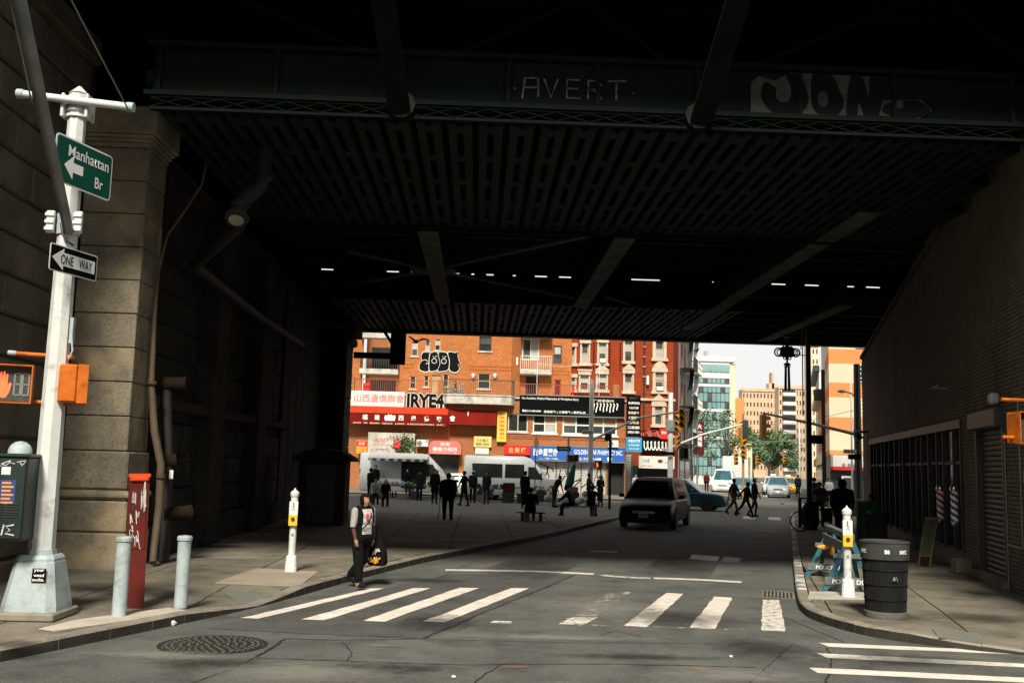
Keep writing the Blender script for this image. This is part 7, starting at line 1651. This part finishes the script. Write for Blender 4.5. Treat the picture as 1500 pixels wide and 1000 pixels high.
# ---- far brick towers
def tower(label, r, y, depth, cols, rows, mat='brick_tan', balc=None, steps=()):
    x0, x1, z0, z1 = r; B = Bld('apartment_tower', label, (x0 + x1) / 2, y); w = x1 - x0
    part('wall', MB().box(-w / 2, w / 2, 0, depth, 0, z1), mat, B.t)
    me = mesh_of('window', MB().box(-w / cols * .16, w / cols * .16, -.25, .05, -.55, .55), 'glass_dark')
    for i in range(cols):
        for j in range(rows):
            if balc and balc[0] <= i < balc[1]: continue
            o = part('window', me, None, B.t); o.location = (-w / 2 + w * (i + .5) / cols, 0, z1 - 1.7 - j * 2.7)
    if balc:
        a = -w / 2 + w * balc[0] / cols; b_ = -w / 2 + w * balc[1] / cols
        for j in range(rows): z = z1 - 2.6 - j * 2.7; part('balcony', MB().box(a, b_, -1.3, 0, z, z + .95), 'far_white', B.t); part('balcony_shade', MB().box(a, b_, -.05, -.02, z + .96, z + 2.4), 'glass_dark', B.t)
    for a, b_, h_ in steps: part('roof_house', MB().box(a * w, b_ * w, .5, depth - .5, z1, z1 + h_), mat, B.t)
    part('parapet', MB().box(-w / 2 - .2, w / 2 + .2, -.3, -.01, z1 - .5, z1 + .4), mat, B.t)
tower('broad tan brick apartment tower at the end of the far street, left one', (79.7,91.38,-0.16,26.44), 300, 4, 11, 9, steps=((.22, .42, 2.2), (.30, .36, 5.5)))
tower('tan brick apartment tower with white balconies, right of the broad tower', (86.42,94.17,0.19,26.28), 285, 4, 8, 9, balc=(1, 5))
tower('slim pale tower high up behind the lamp pole', (86.69,89.6,0.51,35.61), 260, 3, 3, 14, 'cream', steps=((-.2, .3, 3),))
# ---- right side of the far street
st_ = Bld('striped_building', 'corner building striped in orange and cream brick above a white shop fascia', 23.6, 60); T4 = st_.t
xl, xr = 21.3 - 23.6, 6
edges = [(3.18, 3.45), (4.62, 5.45), (6.68, 7.56), (8.75, 9.62)]
plan = [(xl, 0), (xr, 0), (xr + 8 * math.tan(ST), 8), (xl + 8 * math.tan(ST), 8)]; prev = 0.0
for a, b_ in edges:
    if a > 3.3: part('cream_band', MB().prism(plan, prev, a, 'xy'), 'cream', T4)
    part('brick_band', MB().prism([(p - .012 * (p < 0), q - .012 * (q == 0)) for p, q in plan], a, b_, 'xy'), 'brick_stripe', T4); prev = b_
part('cream_band', MB().prism(plan, prev, 13.5, 'xy'), 'cream', T4); part('ground_floor', MB().prism([(p + .05, q + .1) for p, q in plan], 0, 3.18, 'xy'), 'dark_metal', T4)
window(T4, *(st_.sh((22.98,23.32,7.6,8.7))[0:1] + (st_.sh((22.98,23.32,7.6,8.7))[0] + 1.2,) + st_.sh((22.98,23.32,7.6,8.7))[2:]), -.14, 'trim_white', ['glass_dark'] * 4, 1, 4, .08)
window(T4, .55, 1.7, 5.6, 6.5, -.14, 'trim_white', ['glass_dark'] * 2, 1, 2, .08)
r = st_.sh((21.31,23.07,2.44,3.14)); part('fascia', MB().cbox(r[0], r[1] + 1, -.5, -.05, r[2], r[3], .03), 'tile_white', T4); part('fascia_stripe', MB().box(r[0], r[1] + 1, -.52, -.05, r[2] - .18, r[2] - .002), 'red_sign', T4)
for i in range(4): part('fascia_symbol', MB().cyl((r[0] + .65 + i * .33, -.53, r[2] + .13), (r[0] + .65 + i * .33, -.5, r[2] + .13), .10, n=12), 'galv_grey', T4)
window(T4, *st_.sh((21.92,22.59,0.81,1.91)), -.3, 'trim_white', ['glass_dark'], 1, 1, .1)
part('door_notice', MB().box(-.75, -.45, -.2, -.19, 1.3, 1.6), 'tile_white', T4)
r = st_.sh((22.97,23.57,9.71,10.39)); part('wall_sign', MB().box(r[0], r[1] + .6, -.08, -.001, r[2], r[3]), 'tile_white', T4); text(T4, '永發\n大廈', (r[0] + .55, -.08, (r[2] + r[3]) / 2), .8, .6, 'galv_grey')
# oblique facades along the right of the far street, receding
def oblique(label, x, y, L, h, mat, n, storeys, sign=None, extra=None, wz=(1.0, 1.8)):
    t = thing('terrace_house', label, 'building', (x, y, 0), R(270) - ST)
    holes = [(.6 + i * (L - 1) / n, .6 + i * (L - 1) / n + (L - 1) / n * .5, 4 + j * 2.9, 5.7 + j * 2.9) for i in range(n) for j in range(storeys)]
    m = MB(); wall_holes(m, 0, L, 0, h, 0, holes, .2); part('wall', m, mat, t); part('backing', MB().box(0, L, .25, .3, 0, h), 'black_flat', t); part('end_wall', MB().box(L - .02, L, .001, 9, 0, h), mat, t)
    for q in holes: part('window', MB().box(q[0], q[1], .08, .12, q[2], q[3]), 'glass_mid', t)
    part('cornice', MB().cbox(-.1, L + .2, -.6, .05, h, h + .7, .1), 'dark_metal' if mat != 'brick_stripe' else 'trim_stone', t); part('shop_front', MB().box(.3, L - .3, -.1, -.02, .2, 2.6), 'glass_dark', t); part('shop_fascia', MB().box(.2, L - .2, -.3, -.02, 2.7, 3.5), sign or 'tile_white', t)
    return t
oblique('white rendered house next to the striped building on the far street', 28.2, 81.2, 13.0, 12.5, 'far_white', 4, 2, 'tile_white')
oblique('orange brick house farther along the right of the far street', 33.4, 97.2, 16.0, 8.0, 'brick_stripe', 5, 1, 'orange_sign')
oblique('pale house with a green shop fascia far along the right of the street', 39.3, 115.2, 18.0, 12.0, 'far_white', 5, 3, 'board_green')
t = thing('brown_building', 'narrow dark brown building edge between white house and striped corner', 'building', (24.0, 68.4, 0), -ST); part('wall', MB().box(-.25, .3, 0, .5, 0, 9.2), 'cloth_brown', t); part('cornice', MB().cbox(-.75, .3, .52, 1.3, 7.1, 7.9, .1), 'dark_metal', t)

# ================================================================ TREES
def tree(label, x, y, h, cr, n, leaf, trunk_h, seed, mat='leaf', sq=.8, group=None):
    t = thing('street_tree', label, 'tree', (x, y, 0), 0, group); r = random.Random(seed)
    m = MB(); m.tube([(0, 0, 0), (.05, 0, trunk_h * .5), (0, .05, trunk_h)], [cr * .07, cr * .055, cr * .045], 8); clumps = []
    for i in range(9):
        a = r.uniform(0, 6.28); ph = r.uniform(.1, 1.1); d = cr * r.uniform(.45, .95)
        e_ = Vector((math.cos(a) * d * math.cos(ph), math.sin(a) * d * math.cos(ph), trunk_h + (h - trunk_h) * (.25 + .6 * math.sin(ph)))); mid = Vector((e_.x * .4, e_.y * .4, trunk_h + (e_.z - trunk_h) * .55))
        m.tube([(0, 0, trunk_h * .9), mid, e_], [cr * .035, cr * .022, cr * .008], 6); clumps.append((e_, cr * r.uniform(.25, .5)))
    for i in range(14): a = r.uniform(0, 6.28); d = cr * math.sqrt(r.random()) * .9; clumps.append((Vector((math.cos(a) * d, math.sin(a) * d, trunk_h + (h - trunk_h) * r.uniform(.1, .95) * (1 - .35 * (d / cr) ** 2))), cr * r.uniform(.18, .38)))
    part('trunk', m, 'bark', t, 40); c = MB()
    for i in range(n):
        q, rad = r.choice(clumps); v = Vector((r.gauss(0, 1), r.gauss(0, 1), r.gauss(0, 1) * sq)); v = v.normalized() * rad * (r.random() ** .4); p = q + v
        a = Vector((r.uniform(-1, 1), r.uniform(-1, 1), r.uniform(-.6, .6))).normalized() * leaf * r.uniform(.6, 1.3); b_ = a.orthogonal().normalized() * leaf * .55
        if r.random() < .5: b_ = a.normalized().cross(b_)
        c.quad(p - a, p + b_, p + a, p - b_)
    part('crown', c, mat, t, kind='stuff')
tree('thin leafed street tree in front of the green glass office, left one', 20.6, 96, 10.2, 2.3, 900, .15, 3.0, 3, 'leaf')
tree('thin leafed street tree in front of the green glass office, right one', 26.6, 106, 8.6, 2.6, 1200, .16, 3.0, 5, 'leaf')
tree('full green tree at the end of the far street, left of the middle', 43.5, 168, 8.6, 5.2, 5200, .26, 2.5, 7, 'leaf_far'); tree('full green tree at the end of the far street, behind the silver SUV', 48.5, 176, 9.6, 5.6, 5600, .27, 2.6, 9, 'leaf_far')
tree('full green tree at the end of the far street, farthest right', 54.5, 186, 9.4, 5.2, 5200, .27, 2.6, 11, 'leaf_far'); tree('small green tree beside the orange brick block on the far street', 39.0, 160, 6.2, 3.6, 3000, .24, 2.0, 13, 'leaf_far')

# ================================================================ STREET FURNITURE BEYOND THE BRIDGE
def signalhead(label, c, rz, mat='signal_yellow', s=1.0, group='traffic signals', red=False):
    t = thing('traffic_signal', label, 'traffic signal', c, rz, group)
    part('housing', MB().cbox(-.17 * s, .17 * s, -.10 * s, .12 * s, -.52 * s, .52 * s, .03 * s), mat, t)
    part('backplate', MB().box(-.02 * s, .02 * s, -.02, .02, .521 * s, .62 * s), 'dark_metal', t)
    for k in range(3):
        z = (.34 - k * .34) * s; q = part('lens', MB().cyl((0, -.125 * s, z), (0, -.101 * s, z), .11 * s, n=12), 'hand_lit' if (red and k == 0) else 'lens_dark', t)
        m = MB(); n = 9; vs = []
        for i in range(n):
            a = R(-20 + i * 220 / (n - 1)); vs += [(.135 * s * math.cos(a), -.11 * s, z + .135 * s * math.sin(a)), (.135 * s * math.cos(a), -.30 * s, z + .135 * s * math.sin(a) - .02)]
        m.add(vs, [(2 * i, 2 * i + 2, 2 * i + 3, 2 * i + 1) for i in range(n - 1)]); part('visor', m, mat, q)
    return t
def pole(name, label, cat, x, y, h, r0, r1, mat, z=0.0, base=True):
    t = thing(name, label, cat, (x, y, z)); part('shaft', MB().cyl((0, 0, 0), (0, 0, h), r0, r1, 8), mat, t)
    if base: part('base', MB().loft([ring8(r0 * 2.2, 0), ring8(r0 * 2.1, .1), ring8(r0 * 1.5, .75), ring8(r0 * 1.15, .8)]), mat, t)
    return t
def smallsign(label, c, w, h, rz, face, txt=None, tm='letter_white', name='street_sign'):
    t = thing(name, label, 'street sign', c, rz); part('panel', MB().cbox(-w / 2, w / 2, 0, .02, -h / 2, h / 2, .005), face, t)
    if txt: text(t, txt, (0, 0, 0), w * .8, h * .5, tm, bold=.02)
    return t
# white pole with mast arm in front of the pharmacy
X, Y = 6.0, 53.2
t = pole('signal_pole', 'white traffic pole with a long mast arm in front of the pharmacy', 'traffic pole', X, Y, 6.7, .15, .11, 'white_paint')
def rel(p, o): return (p[0] - o[0], p[1] - o[1], p[2] - (o[2] if len(o) > 2 else 0))
a0 = rel((6.01,53.2,3.45), (X, Y)); a1 = rel((8.53,53.2,4.72), (X, Y)); a2 = rel((11.21,53.2,5.2), (X, Y))
part('mast_arm', MB().tube([a0, a1, a2], [.07, .055, .04], 8), 'white_paint', t, 50); part('arm_stay', MB().cyl(rel((5.18,53.2,4.84), (X, Y)), rel((6.21,53.2,4.8), (X, Y)), .035, n=8), 'white_paint', t)
part('base_sign', MB().box(-.2, .2, -.2, -.17, 2.05, 2.3), 'tile_white', t)
signalhead('yellow traffic signal at the end of the pharmacy corner mast arm', (10.92,53.2,4.79), R(-25)); 
smallsign('ONE WAY sign on the white pole in front of the pharmacy', (5.8,53,3.87), .62, .22, R(0), 'tile_white', 'ONE WAY', 'sign_black')
pedsignal('orange pedestrian signal with red hand on the pharmacy corner white pole', (6.41,53,2.19), R(0), True, .85)
t = pole('sign_pole', 'short grey sign pole left of the white pharmacy pole', 'sign pole', 4.75, 52.6, 3.6, .07, .06, 'galvanised', base=False)
smallsign('black ONE WAY sign on the short grey pole', (4.5,52.5,2.96), .72, .24, R(0), 'sign_black', 'ONE WAY')
pedsignal('orange pedestrian signal on the short grey pole, left one of the pair', (4.83,52.4,2.47), R(15), False, .75); pedsignal('orange pedestrian signal on the short grey pole, right one of the pair', (5.12,52.5,2.48), R(-20), False, .75)
X, Y = 6.62, 50.0
t = thing('dark_post', 'tall dark thin post with a black box sign before the pharmacy corner', 'post', (X, Y, 0)); part('shaft', MB().box(-.06, .06, -.06, .06, 0, 3.75), 'black_flat', t); part('sign_box', MB().cbox(-.28, .0, -.08, .1, 3.35, 3.72, .01), 'black_flat', t)
o = thing('road_work_sign', 'orange diamond road sign seen edge on above the passenger van', 'road sign', (3.17,54.5,3.28), R(68)); part('panel', MB().prism([(-.42, 0), (0, -.5), (.42, 0), (0, .5)], 0, .02), 'orange_sign', o); part('post', MB().cyl((0, .04, -3.1), (0, .04, -.45), .03, n=8), 'dark_metal', o)
# second white pole and its signals
X, Y = 11.2, 58.0
t = pole('signal_pole', 'tall white traffic pole at the red brick corner', 'traffic pole', X, Y, 6.5, .17, .14, 'white_paint')
part('mast_arm', MB().tube([rel((11.23,58,3.3), (X, Y)), rel((13.11,58,4.11), (X, Y)), rel((15.61,58,4.81), (X, Y))], [.07, .055, .04], 8), 'white_paint', t, 50)
part('grey_box', MB().cbox(-.32, .28, -.25, -.1, 4.2, 4.9, .03), 'galv_grey', t)
signalhead('yellow traffic signal just right of the tall white corner pole', (11.6,57.7,4.69), R(-40)); signalhead('smaller yellow traffic signal lower on the tall white corner pole', (11.55,57.8,3.58), R(20), s=.8)
signalhead('dark traffic signal hanging from the tip of the corner mast arm', (15.61,58,4.49), R(160), 'dark_metal')
smallsign('black street name plate on the tall white corner pole', (11,57.6,2.93), .8, .2, R(10), 'sign_black'); smallsign('ONE WAY plate under the street name plate on the corner pole', (10.82,57.5,3.16), .5, .16, R(10), 'tile_white', 'ONE WAY', 'sign_black')
# orange scaffold-like signals farther along
t = pole('signal_pole', 'ochre signal pole beyond the glass office with stacked signals', 'traffic pole', 19.2, 72.0, 6.2, .1, .08, 'ochre', base=False)
signalhead('upper ochre signal of the stacked pair beyond the corner', (19.17,71.8,4.47), R(15), s=1.1); signalhead('lower ochre signal of the stacked pair beyond the corner', (19.19,71.7,3.38), R(-30), s=1.0)
for c, lb in (((22.83,88,3.06), 'small yellow traffic signal above the far white van'), ((31.46,112,3.23), 'tiny yellow traffic signal before the far trees, left one'), ((34.57,112,3.47), 'tiny yellow traffic signal before the far trees, right one')):
    signalhead(lb, c, 0.0, s=1.0)
t = pole('signal_pole', 'thin pale far pole with a short arm carrying the tiny right signal', 'traffic pole', 31.77,97.97, 6.8, .10, .08, 'white_paint', .1, False); part('mast_arm', MB().cyl((0, 0, 5.0), (-2.4, 24, 5.3), .05, n=6), 'galv_grey', t)
t = pole('sign_pole', 'slim grey pole standing before the glass office', 'sign pole', 18.15,82.43, 7.0, .07, .06, 'galv_grey', .1, False)
t = pole('sign_pole', 'dark slim pole by the fire escape shops', 'sign pole', 16.65,77.82, 5.2, .06, .05, 'dark_metal', .1, False)
# lamp pole with the Chinese knot ornament
X, Y, Z = 11.52, 34.5, .13
t = thing('lamp_pole', 'tall black lamp pole rising to the bridge edge on the right pavement', 'lamp pole', (X, Y, Z))
part('shaft', MB().cyl((0, 0, 0), (0, 0, 7.1), .105, .085, 10), 'black_paint', t, 40); part('base', MB().lathe([(.26, 0), (.27, .1), (.20, .2), (.2, .75), (.14, .9), (.11, 1.0)], 14), 'black_paint', t, 40)
part('side_rod', MB().box(-.22, -.19, -.02, .02, 3.9, 7.0), 'black_paint', t); part('bracket', MB().box(-.80, -.10, -.015, .015, 6.02, 6.05).box(-.45, -.12, -.015, .015, 6.80, 6.83), 'black_paint', t)
fr = MB()
for pts in ([(-.66, 6.06), (-.46, 6.06), (-.46, 6.16), (-.28, 6.16), (-.28, 6.08), (-.38, 6.08), (-.38, 6.24), (-.26, 6.24), (-.26, 6.36)], [(-.62, 6.78), (-.44, 6.78), (-.44, 6.70), (-.32, 6.70), (-.32, 6.60), (-.24, 6.60)]):
    for p, q in zip(pts, pts[1:]): fr.bar((p[0], 0, p[1]), (q[0], 0, q[1]), .02, .02, (0, 1, 0))
part('fretwork', fr, 'black_paint', t); part('box_sign', MB().cbox(.02, .5, -.04, .08, 2.95, 3.25, .01), 'board_dark', t); part('shroud', MB().lathe([(.2, 0), (.32, .1), (.30, .6), (.12, .9)], 10, (0, -.05, .1)), 'black_flat', t)
t = thing('knot_ornament', 'dark red brown knot shaped ornament with two tassels hanging from the lamp pole bracket', 'ornament', (10.77, 34.5, 6.27))
m = MB(); n = 16
prof = [((.23 + .03 * math.cos(8 * a)) * math.cos(a), (.23 + .03 * math.cos(8 * a)) * math.sin(a)) for a in [2 * math.pi * i / 48 for i in range(48)]]
part('knot', MB().prism(prof, -.04, .04), 'knot_brown', t)
def torus(c, R0, r, n=20, k=8):
    m = MB(); vs = []; fs = []
    for i in range(n):
        a = 2 * math.pi * i / n
        for j in range(k): b = 2 * math.pi * j / k; vs.append((c[0] + (R0 + r * math.cos(b)) * math.cos(a), c[1] + r * math.sin(b), c[2] + (R0 + r * math.cos(b)) * math.sin(a)))
    for i in range(n):
        for j in range(k): fs.append((i * k + j, ((i + 1) % n) * k + j, ((i + 1) % n) * k + (j + 1) % k, i * k + (j + 1) % k))
    return m.add(vs, fs)
for sx in (-1, 1): part('loop', torus((sx * .30, 0, -.02), .145, .028), 'knot_brown', t, 60); part('loop', torus((sx * .27, 0, -.02), .09, .022), 'knot_brown', t, 60)
for i in range(8): a = math.pi / 8 + i * math.pi / 4; part('small_loop', torus((.21 * math.cos(a) * 1.05, -.01, .24 * math.sin(a)), .05, .02, 12, 6), 'knot_brown', t, 60)
part('stem', MB().cyl((0, 0, .22), (0, 0, .50), .05, n=10).cyl((0, 0, -.40), (0, 0, -.24), .035, n=10), 'knot_brown', t, 40); part('cap', MB().lathe([(.05, .48), (.12, .5), (.12, .54), (.04, .56)], 12), 'galvanised', t, 40)
part('bead', MB().ball((0, 0, -.44), (.13, .1, .055), 12, 8), 'knot_brown', t, 50); part('collar', MB().cyl((0, 0, -.53), (0, 0, -.50), .12, n=12), 'galv_grey', t, 40)
for sx in (-.065, .065): part('tassel', MB().cyl((sx, 0, -1.36), (sx * .8, 0, -.53), .048, .042, 10), 'knot_brown', t, 40)
# right-hand signal pole
X, Y, Z = 17.85, 46.5, .13
t = pole('signal_pole', 'dark teal traffic pole with mast arm and street lamp at the far right corner', 'traffic pole', X, Y, 7.1, .2, .16, 'dark_metal', Z)
o3 = (X, Y, Z)
part('mast_arm', MB().tube([rel((17.77,46.5,3.91), o3), rel((15.69,46.5,4.36), o3), rel((13.36,46.5,4.78), o3)], [.085, .065, .045], 8), 'galv_grey', t, 50); part('arm_stay', MB().cyl(rel((17.79,46.5,5.07), o3), rel((15.21,46.5,4.41), o3), .012, n=6), 'dark_metal', t)
l = part('lamp_arm', MB().tube([rel((17.86,46.5,5.59), o3), rel((17.57,46.5,5.84), o3), rel((17.21,46.5,5.92), o3)], .03, 8), 'galv_grey', t, 50); part('lamp_head', MB().ball(rel((17.11,46.5,5.92), o3), (.22, .12, .08), 10, 7), 'tile_white', l, 50)
part('wrap', MB().cyl((0, 0, 3.6), (0, 0, 4.0), .19, n=10), 'barricade_blue', t)
signalhead('big dark yellow traffic signal hanging from the far right mast arm', (13.36,46.5,4.17), R(100), s=1.05); smallsign('ONE WAY arrow sign on the dark right pole', (17.39,46.3,3.1), .62, .2, R(0), 'tile_white', 'ONE WAY', 'sign_black'); smallsign('black name plate under the ONE WAY sign on the dark right pole', (17.57,46.2,2.85), .62, .24, R(0), 'sign_black')
t = pole('sign_pole', 'thin pale pole in front of the white shop fascia', 'sign pole', 20.85,55.24, 7.2, .06, .05, 'trim_white', .13, False)
# rack, bicycle
t = thing('bike_rack', 'black steel rail rack at the right kerb before the lamp pole', 'rack', (11.56,35.68, .13), R(-17)); part('post', MB().cbox(-.06, .06, -.06, .06, 0, 1.0, .01), 'black_paint', t); part('post', MB().cbox(1.5, 1.62, -.06, .06, 0, 1.0, .01), 'black_paint', t); part('rail', MB().box(-.06, 1.62, -.04, .04, 1.002, 1.06), 'black_paint', t)
t = thing('bicycle', 'dark bicycle parked against the black lamp pole', 'bicycle', (11.27,33.1, .13), R(75))
for y_ in (-.5, .5): w_ = part('wheel', torus((0, 0, 0), .32, .02, 24, 6), 'rubber', t, 60); w_.location = (0, y_, .34); w_.rotation_euler = (0, 0, R(90))
part('frame', MB().tube([(0, -.5, .34), (0, -.15, .34), (0, .38, .82), (0, .5, .34)], .017).tube([(0, -.5, .34), (0, -.25, .80), (0, -.15, .34)], .017).tube([(0, -.23, .75), (0, .36, .80)], .017), 'cloth_maroon', t); part('saddle', MB().ball((0, -.28, .88), (.07, .13, .035), 10, 6), 'rubber', t, 50); part('handlebar', MB().tube([(-.25, .3, .98), (0, .4, .96), (.25, .3, .98)], .015), 'galv_grey', t)
# ================================================================ MARKET STALLS ON THE PLAZA
gr = random.Random(21)
def table(label, x, y, w, goods):
    t = thing('market_table', label, 'table', (x, y, 0), R(gr.uniform(-4, 4)), 'market tables along the vans'); part('top', MB().cbox(-w / 2, w / 2, -.35, .35, .70, .74, .01), 'crate_dark', t)
    for a in (-w / 2 + .06, w / 2 - .06):
        for b in (-.3, .3): part('leg', MB().box(a - .02, a + .02, b - .02, b + .02, 0, .70), 'dark_metal', t)
    k = int(w / .42)
    for i in range(k):
        m = MB(); cx = -w / 2 + w * (i + .5) / k
        for q in range(9): m.ball((cx + gr.uniform(-.16, .16), gr.uniform(-.25, .25), .78 + gr.uniform(0, .16)), gr.uniform(.05, .09), 7, 5)
        o = part('produce_heap', m, goods[i % len(goods)], None, 50); o.location = t.location; o['kind'] = 'stuff'; o['label'] = 'heap of %s produce on the %s, place %s' % (('green', 'pale', 'orange', 'dark')[i % 4], label.split(' with')[0], ('first', 'second', 'third', 'fourth', 'fifth', 'sixth')[i]); o['category'] = 'produce'
table('market table under the van awning with pale goods', -4.6, 56.2, 2.2, ['goods_pale', 'goods_green', 'goods_pale'])
table('market table at the open van cab with mixed goods', -2.4, 55.9, 2.0, ['goods_pale', 'crate_dark', 'goods_green'])
table('market table behind the passenger van with dark goods', 1.0, 55.4, 2.2, ['crate_dark', 'goods_pale', 'goods_green'])
table('market table at the passenger van front with orange fruit', 3.3, 54.6, 1.8, ['goods_orange', 'goods_pale', 'goods_pale'])
def crate(label, x, y, z, s, mat, rz=0):
    t = thing('crate', label, 'crate', (x, y, z), R(rz), 'crates and cartons at the market stalls'); a, h = s
    part('wall', MB().box(-a, a, -a * .7, -a * .7 + .02, 0, h).box(-a, a, a * .7 - .02, a * .7, 0, h).box(-a, -a + .02, -a * .7 + .02, a * .7 - .02, 0, h).box(a - .02, a, -a * .7 + .02, a * .7 - .02, 0, h), mat, t); part('bottom', MB().box(-a + .02, a - .02, -a * .7 + .02, a * .7 - .02, 0, .02), mat, t); return t
for i, (x, y, z, a, h, mt, lb) in enumerate(((-5.3, 55.6, 0, .3, .34, 'crate_dark', 'dark crate under the left end of the awning table'), (-4.1, 55.5, 0, .28, .3, 'card', 'brown carton under the right end of the awning table'), (-3.3, 55.2, 0, .3, .45, 'crate_dark', 'tall dark crate between the two left market tables'), (-2.0, 55.3, 0, .26, .3, 'goods_pale', 'pale carton under the cab side table'), (.3, 54.9, 0, .28, .36, 'card', 'brown carton standing before the passenger van'), (1.7, 55.0, 0, .32, .55, 'crate_dark', 'dark tall crate behind the seated figure'), (1.75, 55.0, .56, .32, .5, 'cloth_maroon', 'maroon carton stacked on the dark tall crate'), (2.5, 54.6, 0, .3, .5, 'crate_dark', 'dark crate right of the stacked cartons'), (5.1, 53.0, .72, .24, .26, 'card', 'brown carton on top of the dark crate by the white pole'), (5.1, 53.0, 0, .3, .71, 'crate_dark', 'dark crate beside the white pharmacy pole'))): crate(lb, x, y, z, (a, h), mt, gr.uniform(-12, 12))
o = part('sack', MB().loft([[(.28 * math.cos(a) * w_, .2 * math.sin(a) * w_, z_) for a in [i * math.pi / 5 for i in range(10)]] for z_, w_ in ((0, .9), (.15, 1.1), (.4, .9), (.55, .5), (.6, .2))]), 'bag_blue', None, 50); o.location = (4.3, 50.0, 0); o.rotation_euler = (0, R(28), 0); tag(o, 'blue and white striped sack slumped beside the farther bench', 'sack')
o = part('sack', MB().loft([[(.3 * math.cos(a) * w_, .22 * math.sin(a) * w_, z_) for a in [i * math.pi / 5 for i in range(10)]] for z_, w_ in ((0, .9), (.15, 1.1), (.45, .9), (.6, .4))]), 'goods_pale', None, 50); o.location = (-1.5, 55.0, 0); tag(o, 'pale sack on the ground by the man with the cane', 'sack')
t = thing('folded_parasol', 'folded dark teal parasol leaning among the market bags', 'parasol', (4.55, 52.6, 0)); t.rotation_euler = (0, R(14), 0); part('canopy', MB().lathe([(.02, 2.3), (.12, 2.0), (.22, 1.3), (.20, 1.05), (.05, 1.0)], 10), 'cloth_teal', t, 40); part('pole', MB().cyl((0, 0, 0), (0, 0, 2.4), .025, n=8), 'galv_grey', t)
for i, (x, y, c, lb) in enumerate(((3.9, 53.4, 'goods_pale', 'white plastic bags heaped at the passenger van front'), (5.6, 52.2, 'goods_pale', 'pale bags piled beside the white pharmacy pole'), (.6, 55.0, 'cloth_grey', 'grey bundle lying before the passenger van'))):
    m = MB()
    for q in range(5): m.ball((gr.uniform(-.3, .3), gr.uniform(-.15, .15), .2 + gr.uniform(0, .5)), (.2, .16, .18), 9, 6)
    o = part('bag_heap', m, c, None, 50); o.location = (x, y, 0); tag(o, lb, 'bags'); o['kind'] = 'stuff'
# ================================================================ BIRDS
def bird(label, p, rz, mat, fly=False, s=1.0):
    t = thing('pigeon', label, 'pigeon', p, rz, 'pigeons'); t.scale = (s, s, s)
    m = MB().ball((0, 0, .11), (.055, .11, .055), 12, 8); part('body', m, mat, t, 60); part('head', MB().ball((0, .12, .17), .033, 10, 7).cyl((0, .145, .17), (0, .18, .16), .009, .002, 6), mat, t, 60); part('tail', MB().prism([(-.03, -.08), (.03, -.08), (.045, -.2), (-.045, -.2)], .10, .112, 'xy'), mat, t)
    if fly:
        for sx in (-1, 1): part('wing', MB().add([(sx * .03, .05, .13), (sx * .25, .06, .24), (sx * .48, -.04, .22), (sx * .26, -.10, .22), (sx * .03, -.07, .13)], [(0, 1, 2, 3, 4)]), mat, t)
    else:
        for sx in (-.025, .025): part('leg', MB().cyl((sx, 0, 0), (sx, 0, .07), .006, n=5), 'print_red', t)
        for sx in (-1, 1): part('wing', MB().ball((sx * .05, -.02, .12), (.014, .10, .04), 8, 6), mat, t, 50)
bird('white pigeon flapping low over the far road', (20.85,72.13, .1), R(60), 'pigeon_white', True); bird('dark pigeon walking on the far road', (18.87,61.61, 0), R(30), 'pigeon'); bird('dark bird flying in the pale sky above the office block', (15.32,70,10.27), R(-70), 'black_flat', True, 1.3)
bird('pigeon in flight before the orange wall under the bridge edge', (-2.97,45,7.31), R(40), 'black_flat', True, 1.6)
